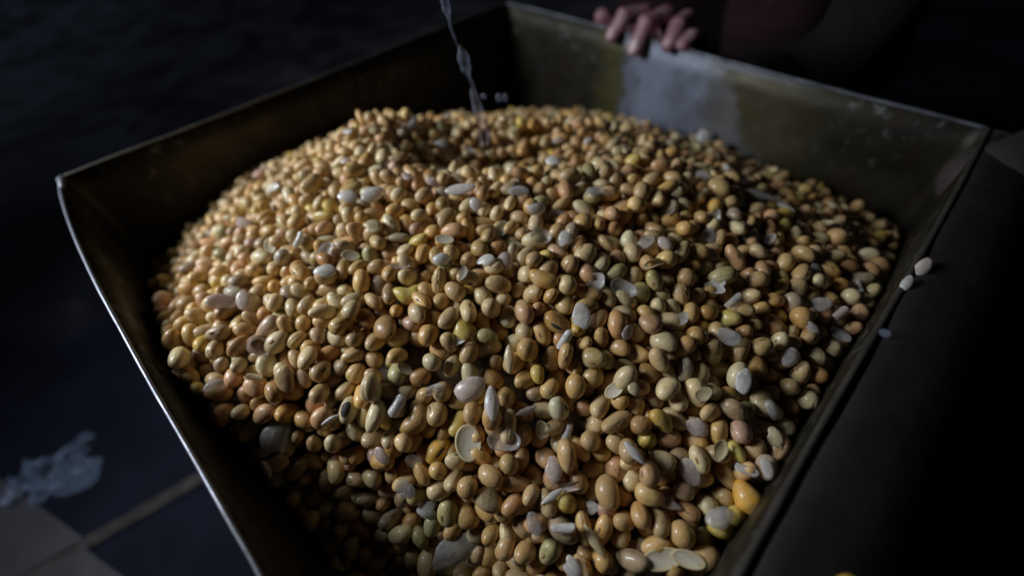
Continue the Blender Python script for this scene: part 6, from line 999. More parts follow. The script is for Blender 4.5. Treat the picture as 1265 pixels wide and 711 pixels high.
BEAN_LABELS = """\
bright orange soybean ending in a sharp creased point
plump upright tan oval soybean below and left of the thin white sliver
plump honey-coloured oval soybean just above the leaning peach half
level greyish brown long soybean just left of the big front half bean
plump honey soybean with a humped back and bent waist
level cream long soybean above and right of the very large filmy husk
plump slanting tan long soybean above and left of the thin white sliver
upright tan long soybean just below the little curled fragment
level honey-coloured oval soybean below the thin white sliver
upright cream long soybean just above and right of the black-hollowed bean
plump olive round soybean above the very large filmy husk
plump upright cream long soybean just right of the black-hollowed bean
upright tan oval soybean above the big front half bean
plump tan round soybean just right of the humped honey bean
peach oval soybean just below and right of the thin white sliver
greyish brown oval soybean just below the slim white husk
level tan long soybean just right of the leaning peach half
level tan long soybean below the dull grey level husk
dark olive green soybean low at the front of the heap
slanting cream oval soybean right of the large cream bean
pinkish oval soybean left of the pale bean by the edge
plump upright tan long soybean just below and left of the pale grey flat husk
upright cream long soybean just below and left of the outer slope bean
tan round soybean above and left of the big front half bean
cream oval soybean just below and right of the slanting yellow bean
plump honey-coloured round soybean just above and right of the yellow upright sliver
upright tan long soybean below and right of the torn pink husk
plump level honey-coloured long soybean below the grey ring husk
upright cream long soybean just above and right of the lilac slanting husk
plump orange-brown oval soybean below and left of the bright yellow kidney bean
dark-eyed cream oval soybean just below the chalk pale bean
upright orange-brown long soybean right of the smooth white oval husk
largest smooth pale cream soybean in the middle of the slope
honey soybean with a narrow dark slit down its face
honey-coloured oval soybean just above and right of the sprouted bean
olive oval soybean below and left of the rosy bent bean
plump upright tan long soybean just left of the large bluish cupped husk
tan oval soybean left of the olive bean at the front
plump level honey-coloured long soybean below and left of the rosy bent bean
tan round soybean below the split upright half bean
level tan oval soybean just left of the olive bean at the front
dark-eyed cream round soybean just above the little curled fragment
honey soybean with a pale sprout standing up from its end
tan oval soybean left of the rosy bent bean
upright orange-brown oval soybean left of the large bluish cupped husk
level cream long soybean below the rosy bent bean
dark-eyed upright cream long soybean just below and right of the hollow low grey husk
plump level honey-coloured oval soybean above and right of the very large filmy husk
plump honey-coloured oval soybean just above and right of the large bluish cupped husk
peach round soybean just above and left of the large bluish cupped husk
plump upright cream oval soybean just below and right of the large peach bean
dark-eyed slanting yellow oval soybean just above and right of the slanting yellow bean
plump upright peach long soybean just above and right of the greenish bean
level greyish brown oval soybean just below the rosy bent bean
orange soybean with a black crack across its upper end
slanting cream long soybean just below and right of the sprouted bean
honey-coloured round soybean just below the dull grey level husk
golden yellow soybean with a creased pointed end
level peach long soybean below the dull grey level husk
plump slanting peach long soybean below and left of the rosy bent bean
upright tan long soybean just below and right of the pale grey flat husk
honey-coloured round soybean left of the golden creased bean
dark-eyed tan oval soybean above and left of the black-hollowed bean
upright cream oval soybean left of the slim white husk
level cream long soybean just below the cream bean under the crest
plump upright honey-coloured oval soybean just below and left of the far grey husk
slanting honey-coloured long soybean just above and right of the slender cream sliver
upright peach long soybean just below the pale bean by the edge
level honey-coloured long soybean just above and left of the big front half bean
slanting tan oval soybean just below the hollow low grey husk
upright cream long soybean right of the torn pink husk
small slanting orange-brown long soybean above and left of the olive bean at the front
orange-brown oval soybean just above and left of the slanting yellow bean
plump slanting tan oval soybean below and left of the pale bean by the edge
peach oval soybean just left of the black-hollowed bean
peach round soybean just left of the chalk pale bean
tan oval soybean just above and left of the golden creased bean
upright tan long soybean above and right of the large cream bean
slanting orange-brown oval soybean just below and right of the chalk pale bean
dark-eyed honey-coloured oval soybean just below the slender cream sliver
plump upright honey-coloured oval soybean right of the ragged bright husk
tan round soybean just right of the little curled fragment
upright honey-coloured long soybean just below and left of the slit honey bean
tan round soybean just above and left of the black-hollowed bean
upright orange-brown long soybean above and left of the hollow low grey husk
level tan oval soybean above and right of the slender cream sliver
pale soybean split open to show a wide black hollow
plump tan round soybean above and right of the golden creased bean
peach oval soybean just below the lilac slanting husk
upright orange-brown oval soybean just left of the torn pink husk
plump upright honey-coloured oval soybean just above and right of the slim white husk
upright cream oval soybean above and right of the pale bean by the edge
upright cream long soybean just above and left of the slender cream sliver
plump peach oval soybean just below and left of the thin white sliver
peach oval soybean left of the slit honey bean
upright tan long soybean just left of the outer slope bean
slanting honey-coloured long soybean below and right of the large bluish cupped husk
tan round soybean just below and right of the small round bluish husk
upright cream long soybean just right of the hollow low grey husk
level cream long soybean just left of the pointed orange bean
upright honey-coloured long soybean above and right of the lilac slanting husk
level peach oval soybean above and left of the glossy low yellow bean
level cream long soybean below the ragged bright husk
slanting cream long soybean below and left of the slim white husk
plump dark-eyed orange-brown round soybean above the humped honey bean
small upright cream long soybean just above and left of the pointed orange bean
slanting honey-coloured oval soybean just left of the hollow low grey husk
upright cream long soybean just below and right of the slim white husk
tan oval soybean just below and left of the gleaming upright husk
upright cream long soybean left of the rosy bent bean
yellow oval soybean above and left of the slender cream sliver
peach oval soybean just right of the slanting yellow bean
plump level honey-coloured long soybean just below and left of the bitten white husk
slanting honey-coloured long soybean above the high clear yellow bean
honey-coloured round soybean below the ragged bright husk
wet glossy yellow soybean low by the metal edge
bright yellow kidney-shaped soybean bent around its middle crease
upright tan long soybean just below the golden creased bean
upright cream oval soybean just below and left of the far edge peach bean
plump honey-coloured round soybean just above and right of the sprouted bean
plump cream round soybean just above the bitten white husk
level honey-coloured oval soybean just above and right of the large cream bean
plump slanting honey-coloured long soybean just above the far orange bean
tan oval soybean just above the large cream bean
plump dull greenish yellow soybean on the dim far slope
upright tan long soybean just below the small curled white husk
upright orange-brown long soybean above the large bluish cupped husk
slanting cream oval soybean below and left of the black-hollowed bean
level greyish brown long soybean just above and right of the olive bean at the front
cream oval soybean above and left of the glossy low yellow bean
upright cream long soybean just below and right of the torn pink husk
slanting honey-coloured long soybean above the far grey husk
plump slanting peach oval soybean below the torn pink husk
plump peach round soybean below and left of the rosy bent bean
level tan long soybean below and right of the little curled fragment
upright cream oval soybean just above the far edge peach bean
plump cream round soybean just left of the bitten white husk
slanting honey-coloured oval soybean just above the gleaming upright husk
slanting cream long soybean just above and left of the rosy bent bean
upright cream oval soybean just above the golden creased bean
level cream long soybean below the cracked orange bean
honey-coloured oval soybean above and right of the very large filmy husk
upright greyish brown oval soybean above and right of the pointed orange bean
honey-coloured oval soybean just left of the sprouted bean
upright tan oval soybean just below and left of the small curled white husk
upright honey-coloured long soybean just below the small round bluish husk
upright honey-coloured oval soybean just right of the large cream bean
upright honey-coloured oval soybean above and left of the far grey husk
level tan oval soybean above the black-hollowed bean
upright orange-brown long soybean just above the pale bean by the edge
yellow oval soybean just below the curled dim husk
small upright greyish brown long soybean below the chalk pale bean
plump upright honey-coloured long soybean above the far grey husk
chalk pale upright soybean on the dim side of the slope
honey-coloured oval soybean just above and right of the slit honey bean
upright tan oval soybean above the olive bean at the front
slanting orange-brown oval soybean below and left of the bright yellow kidney bean
large round peach soybean beside a torn pink husk
level tan long soybean left of the rosy bent bean
plump slanting cream oval soybean just above the outer slope bean
tan round soybean below and left of the bright yellow kidney bean
tan round soybean just right of the greenish bean
upright tan long soybean just above the chalk pale bean
upright cream long soybean just above and left of the large pale pink husk
plump upright cream oval soybean just below and left of the very large filmy husk
honey-coloured round soybean just right of the gleaming upright husk
slanting tan long soybean above the olive bean at the front
tan round soybean just below the large bluish cupped husk
plump orange-brown round soybean just right of the dull grey level husk
honey-coloured round soybean above the black-hollowed bean
honey-coloured oval soybean below the rosy bent bean
greyish brown oval soybean just right of the outer slope bean
level cream oval soybean just right of the slender cream sliver
upright honey-coloured long soybean just right of the chalk pale bean
slanting honey-coloured long soybean just below and left of the cracked orange bean
tan oval soybean left of the greenish bean
tan round soybean just above and left of the bitten white husk
plump upright cream long soybean just above the dull grey level husk
plump upright greyish brown oval soybean just left of the far grey husk
upright cream long soybean just above and left of the slim white husk
upright tan oval soybean below and right of the large bluish cupped husk
level olive long soybean just above and left of the grey open rimmed husk
plump tan round soybean below and right of the black-hollowed bean
plump slanting cream oval soybean left of the very large filmy husk
slanting tan oval soybean below the large bluish cupped husk
upright olive oval soybean just right of the grey open rimmed husk
upright tan long soybean just below and right of the outer slope bean
honey-coloured oval soybean below the black-hollowed bean
small level tan oval soybean below the rosy bent bean
plump level cream long soybean just above and left of the yellow upright sliver
tan round soybean below and right of the dull grey level husk
cream round soybean just right of the curled dim husk
upright peach long soybean just above and right of the far edge peach bean
upright tan long soybean just above and right of the hollow low grey husk
plump upright tan oval soybean below and right of the thin far sliver
upright tan long soybean above and left of the far grey husk
level tan oval soybean below and left of the torn pink husk
upright honey-coloured oval soybean just below and right of the smooth white oval husk
olive oval soybean above the humped honey bean
olive round soybean just below and left of the large bluish cupped husk
honey-coloured oval soybean just below and right of the yellow upright sliver
level peach long soybean just above and right of the small round bluish husk
cream oval soybean above and right of the slanting yellow bean
slanting tan long soybean just above and left of the little curled fragment
slanting tan oval soybean just below and right of the cracked orange bean
cream oval soybean above and left of the slit honey bean
small slanting olive long soybean left of the very large filmy husk
tan round soybean just left of the thin white sliver
tan oval soybean below and left of the rosy bent bean
honey-coloured oval soybean just below the cracked orange bean
level greyish brown oval soybean above and right of the far grey husk
slanting honey-coloured oval soybean just above and right of the large bluish cupped husk
slanting yellow soybean with a thin white sliver beside it
plump level honey-coloured long soybean left of the rosy bent bean
slanting cream oval soybean below the bright yellow kidney bean
cream oval soybean below and right of the ragged bright husk
honey-coloured round soybean just left of the pale grey flat husk
plump tan oval soybean below the high bluish husk
slanting tan long soybean just below and left of the grey open rimmed husk
upright tan long soybean just below and right of the dull grey level husk
level cream long soybean just below and left of the rosy bent bean
level honey-coloured oval soybean just above the rosy bent bean
plump honey-coloured round soybean below and left of the brilliant far husk
cream oval soybean above the yellow upright sliver
dark-eyed level tan long soybean below and right of the small round bluish husk
slanting orange-brown oval soybean above the black-hollowed bean
upright cream oval soybean just above the large peach bean
plump tan oval soybean just below and left of the long husk below the hollow
plump olive round soybean just right of the grey open rimmed husk
slanting yellow oval soybean just below and left of the pointed orange bean
cream round soybean below and left of the golden creased bean
slanting tan oval soybean just above the black-hollowed bean
slanting olive oval soybean just above and left of the very large filmy husk
cream round soybean above and right of the far grey husk
upright tan oval soybean just right of the smooth white oval husk
tan oval soybean just below and left of the humped honey bean
cream round soybean just above the bright yellow kidney bean
upright cream long soybean just below and left of the brilliant far husk
plump upright orange-brown long soybean just below the flat pink-white husk
tan oval soybean above and right of the black-hollowed bean
small level olive long soybean just right of the golden creased bean
slanting yellow oval soybean just above and left of the split upright half bean
small upright cream oval soybean just above and left of the hollow low grey husk
dark-eyed level cream long soybean below and left of the rosy bent bean
upright cream long soybean just above and left of the long lemon bean
tan oval soybean below and left of the bright yellow kidney bean
slanting tan long soybean just left of the bright yellow kidney bean
small upright cream oval soybean just below and right of the bright yellow kidney bean
cream oval soybean below and right of the large cream bean
honey-coloured round soybean just below and left of the curled dim husk
plump honey-coloured oval soybean just below the dim crest husk
honey-coloured oval soybean just below the long lemon bean
slanting honey-coloured oval soybean just below and right of the large peach bean
level cream long soybean just left of the rosy bent bean
slanting cream oval soybean left of the rosy bent bean
small dark-eyed level cream oval soybean just below and right of the cracked orange bean
upright peach oval soybean below and left of the torn pink husk
plump upright cream oval soybean left of the far orange bean
upright yellow long soybean above the pointed orange bean
small upright cream oval soybean just below and left of the torn pink husk
slanting honey-coloured oval soybean just left of the ragged bright husk
honey-coloured oval soybean just above the lilac slanting husk
plump level honey-coloured long soybean just below and left of the brilliant far husk
upright tan long soybean just above and left of the far grey husk
honey soybean standing out alone on the outer slope near the tray wall
upright peach oval soybean above and left of the black-hollowed bean
upright cream long soybean just above the far grey husk
cream oval soybean just below the large cream bean
tan round soybean just above and left of the thin white sliver
tan oval soybean just below and left of the slender cream sliver
orange-brown round soybean below and right of the hollow low grey husk
plump honey-coloured round soybean just above and left of the flat pink-white husk
upright olive long soybean just left of the glossy low yellow bean
upright cream long soybean just below the black-hollowed bean
slanting honey-coloured long soybean just right of the bright yellow kidney bean
level tan oval soybean just left of the large peach bean
level tan long soybean just above and left of the dim crest husk
cream oval soybean right of the dim crest husk
plump tan round soybean right of the dim crest husk
slanting tan long soybean below and right of the large bluish cupped husk
tan round soybean just left of the large pale pink husk
small cream round soybean above and left of the large bluish cupped husk
small level honey-coloured oval soybean below the bright yellow kidney bean
tan oval soybean left of the long husk below the hollow
tan round soybean just right of the small round bluish husk
upright tan long soybean left of the rosy bent bean
upright honey-coloured long soybean below the outer slope bean
small slanting cream oval soybean just below and left of the golden creased bean
plump upright orange-brown oval soybean above and right of the far grey husk
upright tan long soybean just right of the large peach bean
upright honey-coloured long soybean just above and left of the pale grey flat husk
honey-coloured oval soybean right of the very large filmy husk
cream oval soybean just below and left of the cream bean under the crest
peach soybean on the far dim slope beside the metal edge
long pale cream soybean by the metal edge
rosy pink bent soybean near the shaded front
cream soybean high in the middle just under the crest
long lemon yellow soybean lying level across the upper slope
small clear yellow soybean high on the shaded side of the heap
bright orange soybean among grey husks on the far slope""".split("\n")
HUSK_DATA = [[-0.1555,-0.121,-0.0057,-0.93,-0.266,-0.254,-0.01,0.00691,0.00446,1,2],
[-0.1189,-0.1829,-0.0405,0.776,0.328,0.039,0.537,0.00875,0.00688,0,0],
[0.0477,-0.1258,0.0042,0.292,-0.926,-0.227,-0.08,0.00533,0.00451,2,0],
[0.0387,-0.1457,0.0021,0.667,0.169,-0.266,0.676,0.00661,0.00447,1,0],
[0.0301,-0.1549,-0.0044,-0.848,-0.225,0.132,-0.462,0.00543,0.00368,3,0],
[0.0216,-0.0988,0.0125,-0.327,0.925,-0.176,-0.081,0.00585,0.00455,6,1],
[-0.0048,-0.1819,-0.0123,0.672,0.092,-0.063,0.732,0.00811,0.00369,4,0],
[0.0,-0.1948,-0.0235,0.22,-0.974,0.052,0.025,0.00773,0.00516,0,1],
[-0.0154,-0.1743,-0.0132,-0.959,-0.203,0.057,-0.187,0.00798,0.0057,0,2],
[-0.0283,-0.2297,-0.0753,-0.952,-0.224,-0.023,-0.208,0.01407,0.00764,2,1],
[-0.1256,-0.1496,-0.0102,0.341,-0.49,-0.793,-0.123,0.00622,0.00539,2,2],
[0.0802,-0.2091,-0.027,-0.746,-0.288,0.004,0.6,0.00594,0.00419,1,2],
[0.1093,-0.175,-0.0117,-0.772,-0.133,0.287,-0.551,0.00587,0.0033,1,0],
[0.1085,-0.1537,-0.0076,0.915,0.271,-0.024,-0.298,0.00581,0.00388,1,1],
[0.0554,-0.2045,-0.0151,-0.884,-0.179,-0.055,0.429,0.00578,0.00221,4,0],
[0.1183,-0.0867,-0.0056,0.912,0.23,-0.188,0.282,0.00513,0.00467,2,0],
[0.01,-0.0597,0.013,0.962,0.26,0.065,0.046,0.00626,0.00337,1,0],
[0.0379,-0.2324,-0.0405,0.865,0.107,0.095,-0.48,0.00755,0.0024,4,3],
[0.0644,-0.2391,-0.0404,-0.975,-0.172,0.099,-0.095,0.00865,0.00433,5,3],
[0.0739,-0.2397,-0.0372,0.932,0.299,-0.131,-0.155,0.00653,0.00359,5,2],
[0.1897,0.1157,-0.0636,-0.791,-0.224,0.293,-0.488,0.00794,0.00595,2,0],
[0.1652,-0.0436,-0.0114,-0.976,-0.134,-0.069,0.16,0.01206,0.00315,4,1],
[0.1798,-0.0474,-0.0171,0.911,0.196,-0.002,-0.363,0.00895,0.00237,4,0],
[-0.0244,-0.0594,0.016,-0.962,-0.267,0.063,-0.011,0.00961,0.00336,0,0],
[-0.0171,-0.1933,-0.0294,0.642,0.15,-0.115,0.743,0.00874,0.00608,5,1],
[0.0034,-0.1605,-0.0096,-0.7,-0.148,0.21,-0.666,0.00703,0.00293,4,3],
[-0.0948,-0.0567,0.0122,0.94,0.334,-0.019,0.066,0.00643,0.00445,2,0],
[0.1671,-0.1286,-0.018,-0.978,-0.097,0.177,-0.052,0.006,0.00386,1,1],
[-0.0314,-0.1105,0.0091,-0.931,-0.35,-0.047,-0.09,0.00471,0.00364,6,0],
[0.0615,-0.1292,0.0024,-0.325,0.912,-0.248,-0.009,0.00692,0.00448,6,1],
[-0.0933,-0.1154,0.0087,-0.955,-0.273,0.012,-0.114,0.00641,0.00385,2,0],
[-0.1887,-0.0336,-0.0228,0.964,0.135,0.18,-0.143,0.00697,0.00436,2,2],
[0.1165,-0.1339,-0.0062,-0.936,0.005,0.245,-0.254,0.00491,0.00327,3,1],
[0.138,-0.1603,-0.0169,-0.869,-0.138,0.209,-0.426,0.00508,0.00351,0,1],
[0.0291,-0.1905,-0.0285,-0.837,-0.092,0.06,-0.536,0.00492,0.00303,3,0],
[-0.0793,-0.0547,0.0116,0.909,0.304,0.063,0.277,0.00745,0.00447,0,0],
[0.0546,-0.065,0.0143,0.985,0.172,-0.005,-0.012,0.00564,0.00305,1,1],
[0.0208,-0.2158,-0.0346,0.962,0.059,-0.054,0.262,0.00583,0.0018,4,0],
[0.1232,-0.0761,-0.0004,-0.286,0.825,0.408,0.268,0.0053,0.00365,6,1],
[-0.0337,-0.1716,-0.0172,-0.932,-0.305,-0.059,-0.184,0.00435,0.00341,3,1],
[-0.0822,0.0036,0.0084,-0.237,0.878,-0.303,-0.285,0.00574,0.00326,0,3],
[0.0865,-0.1914,-0.0218,-0.84,-0.279,-0.011,0.466,0.00539,0.00417,2,2],
[0.1057,-0.056,0.0027,-0.848,-0.264,0.275,-0.369,0.00469,0.00363,0,3],
[0.1322,-0.0287,-0.005,-0.935,-0.062,-0.003,0.348,0.00572,0.00455,0,1],
[-0.1061,-0.0164,0.0122,-0.991,-0.061,0.055,0.11,0.00427,0.00282,0,2],
[-0.0595,-0.0405,0.0134,0.885,-0.168,0.139,-0.411,0.00496,0.00361,0,2],
[-0.0509,0.0353,-0.01,-0.962,-0.219,-0.114,-0.115,0.00557,0.00406,2,0],
[-0.0543,-0.1113,0.007,0.261,-0.963,0.013,0.067,0.00569,0.00181,4,1],
[0.0296,-0.2123,-0.0333,0.228,-0.97,-0.074,-0.042,0.00518,0.00291,3,2],
[0.0598,-0.1534,-0.0016,0.789,0.364,0.01,0.496,0.00379,0.00272,1,2],
[-0.1109,0.0147,0.0161,0.958,0.113,-0.114,-0.239,0.00498,0.00277,0,0],
[0.0023,-0.112,0.0075,0.713,0.065,0.178,-0.674,0.00533,0.00407,6,2],
[0.0312,-0.0746,0.0069,-0.222,0.967,-0.101,0.071,0.00471,0.00332,3,0],
[-0.1246,-0.163,-0.0153,-0.968,-0.17,-0.181,0.029,0.00403,0.00268,3,3],
[0.0966,-0.0757,0.005,0.069,-0.96,-0.273,-0.011,0.00395,0.00117,4,2],
[0.0797,-0.1143,0.0039,0.173,-0.968,-0.182,0.03,0.00578,0.00328,3,3],
[0.229,-0.0296,-0.0342,-0.823,0.006,0.017,0.568,0.00435,0.00246,0,3],
[0.1216,-0.1848,-0.0209,0.758,0.238,0.1,-0.599,0.00482,0.00283,6,1],
[-0.0472,0.068,-0.0039,-0.832,-0.185,-0.008,-0.523,0.0038,0.00242,2,2],
[-0.041,-0.2138,-0.0625,0.913,0.32,-0.13,0.217,0.00581,0.00449,2,0],
[-0.0426,-0.0461,0.0127,-0.974,-0.062,-0.151,-0.157,0.00516,0.00377,0,2],
[-0.1437,-0.1194,-0.007,0.782,0.144,0.244,-0.555,0.00575,0.0042,0,2],
[0.0214,-0.2051,-0.0305,-0.781,-0.142,0.0,0.608,0.00588,0.00406,2,2],
[-0.1222,-0.197,-0.0476,-0.841,-0.111,-0.28,0.449,0.00491,0.00281,3,2],
[-0.0599,-0.1958,-0.0366,-0.702,-0.509,-0.11,0.486,0.00567,0.00416,2,2],
[-0.0839,-0.1004,0.0052,0.968,0.17,0.187,0.001,0.0051,0.00324,5,3],
[-0.0192,-0.124,0.0124,-0.106,0.836,0.539,0.01,0.0045,0.00251,2,1],
[0.089,-0.2257,-0.0324,0.975,-0.067,-0.147,0.151,0.00595,0.00402,0,1],
[0.0641,0.0336,-0.0123,0.883,0.349,-0.182,0.256,0.00392,0.00241,0,0],
[0.0326,-0.0227,0.0081,0.918,0.178,-0.012,-0.353,0.00543,0.00388,2,0],
[-0.008,-0.114,0.0102,-0.963,-0.136,0.209,-0.1,0.00534,0.00369,2,0],
[0.0278,-0.24,-0.0504,-0.854,-0.257,0.006,0.453,0.00522,0.00371,2,0],
[-0.1654,-0.1597,-0.0155,0.047,0.854,-0.108,-0.507,0.00378,0.00239,3,0],
[-0.0299,0.0355,-0.0156,0.403,-0.911,0.019,0.081,0.00468,0.0031,2,1],
[0.0832,-0.0078,0.0036,-0.712,-0.034,-0.013,-0.702,0.00399,0.00229,0,3],
[-0.0869,-0.2212,-0.073,0.06,-0.892,-0.441,-0.074,0.00481,0.00296,3,1],
[0.1775,-0.1025,-0.0196,0.74,0.233,-0.044,0.63,0.00482,0.00327,2,0],
[0.0122,-0.2253,-0.0404,0.729,0.308,0.168,-0.588,0.0054,0.00321,1,1],
[-0.1181,-0.0859,0.0053,0.796,0.151,-0.154,0.566,0.00474,0.0034,3,0],
[0.0878,-0.1448,-0.004,-0.228,0.902,0.315,0.189,0.00402,0.00279,1,1],
[-0.022,-0.1541,-0.0031,0.395,-0.908,-0.001,-0.137,0.00461,0.00188,4,1],
[0.0778,-0.0998,0.0053,-0.2,0.937,0.254,0.132,0.00554,0.00328,1,1],
[0.1188,-0.1961,-0.0231,-0.767,-0.22,0.094,0.595,0.00464,0.00335,2,3],
[0.0894,-0.1815,-0.0103,0.177,-0.956,-0.231,-0.042,0.00422,0.0028,1,3],
[-0.0486,-0.1614,-0.0148,0.899,0.247,0.245,-0.267,0.00429,0.00231,5,3],
[-0.0002,-0.0864,0.0074,-0.331,0.857,0.381,0.104,0.00565,0.00361,0,0],
[0.051,-0.1772,-0.0126,-0.917,-0.184,0.252,-0.248,0.00491,0.00317,5,2],
[0.1115,-0.1226,-0.0058,0.301,-0.906,0.288,-0.074,0.00574,0.00452,2,0],
[-0.0909,0.0143,0.0158,-0.963,-0.187,-0.194,-0.006,0.00433,0.00339,0,3],
[0.1262,0.1213,-0.0477,-0.273,0.961,-0.044,-0.006,0.00491,0.00306,2,0],
[0.1765,-0.1333,-0.0215,0.937,0.128,-0.074,0.316,0.00508,0.00397,3,2],
[-0.0715,-0.0861,0.0138,0.878,-0.011,0.074,-0.473,0.00512,0.00398,1,3],
[0.0248,-0.2279,-0.0364,-0.99,0.066,0.122,0.032,0.00513,0.00324,3,0],
[0.1575,-0.008,-0.0154,0.777,0.182,0.117,-0.592,0.00409,0.00256,6,0],
[0.0698,-0.2202,-0.0324,0.967,0.158,-0.038,-0.196,0.00557,0.0022,4,2],
[0.1157,-0.1888,-0.0281,-0.22,0.705,-0.673,-0.042,0.00383,0.00305,1,2],
[-0.0852,-0.1811,-0.0267,-0.845,-0.47,-0.019,-0.254,0.00547,0.00138,4,0],
[0.0592,-0.178,-0.0099,0.713,0.129,-0.118,0.679,0.00403,0.00259,2,3],
[0.0419,0.038,-0.0136,-0.993,-0.062,0.001,-0.101,0.0054,0.00341,6,1],
[0.1548,-0.1446,-0.016,-0.8,-0.343,0.023,0.492,0.00377,0.00232,2,1],
[0.1555,-0.0849,-0.0115,-0.208,0.889,0.276,0.302,0.00396,0.00249,0,0],
[0.0377,-0.2189,-0.0421,0.964,0.102,-0.215,-0.121,0.00433,0.00309,2,0],
[0.0058,0.0506,-0.0096,0.905,0.032,-0.03,0.424,0.00539,0.00398,1,3],
[0.1092,-0.2104,-0.0196,-0.712,-0.228,-0.039,0.663,0.00402,0.00223,1,0],
[0.0199,-0.0781,0.0134,0.933,0.281,0.133,0.183,0.00587,0.00355,0,0],
[-0.0492,-0.208,-0.0473,-0.831,-0.339,-0.183,0.4,0.00559,0.0041,1,1],
[-0.1441,-0.0774,-0.0058,0.769,0.15,0.242,-0.572,0.00516,0.00339,5,3],
[-0.0757,-0.2077,-0.0667,-0.964,-0.231,-0.12,-0.047,0.0039,0.0022,0,3],
[0.2002,-0.1118,-0.0257,-0.775,-0.096,-0.034,-0.624,0.00445,0.00278,3,0],
[-0.0148,-0.0689,0.0116,-0.661,-0.272,-0.323,0.62,0.00491,0.00393,2,0],
[-0.072,0.0428,0.0034,-0.764,-0.45,-0.023,-0.462,0.00517,0.00409,3,1],
[-0.0305,-0.0978,0.0118,-0.967,-0.238,-0.062,0.059,0.00517,0.00278,5,3],
[0.0179,-0.19,-0.0255,-0.251,0.679,-0.674,-0.149,0.00516,0.00314,2,3],
[-0.1461,-0.1656,-0.0183,0.908,0.233,0.158,0.312,0.00481,0.00332,0,1],
[-0.0517,-0.1775,-0.022,0.828,0.229,-0.027,0.511,0.00568,0.00452,3,0],
[-0.2438,-0.0682,-0.0469,0.102,0.98,-0.142,-0.094,0.00535,0.00314,2,3],
[-0.1627,-0.0192,-0.0041,-0.202,0.962,0.168,0.075,0.00396,0.00265,1,0],
[0.0103,-0.1822,-0.0211,0.96,0.211,-0.036,0.182,0.00565,0.00185,4,2],
[0.0929,-0.2027,-0.0207,-0.178,0.899,0.398,0.037,0.00523,0.0031,2,3],
[0.0346,-0.0992,0.0091,0.733,0.214,-0.238,0.6,0.00507,0.00405,2,0],
[0.1166,-0.1019,-0.006,0.874,-0.04,0.114,-0.471,0.00461,0.00366,2,1],
[0.1916,-0.0519,-0.0249,-0.768,-0.086,0.119,-0.623,0.0044,0.00144,4,2],
[0.2036,-0.0597,-0.0231,-0.043,-0.992,0.074,-0.097,0.00538,0.003,2,3],
[0.1021,-0.2103,-0.0225,-0.229,0.943,-0.209,0.119,0.00468,0.00282,3,0],
[-0.0978,-0.0981,0.0088,-0.206,0.85,0.484,0.026,0.00524,0.00355,6,0],
[0.1745,-0.143,-0.0253,-0.853,-0.057,0.028,0.519,0.00546,0.00341,1,0],
[-0.045,-0.1972,-0.0412,-0.159,0.939,-0.257,-0.165,0.00429,0.00305,1,1],
[0.0874,-0.1023,0.0059,0.854,0.293,0.028,-0.428,0.00449,0.00298,0,2]]
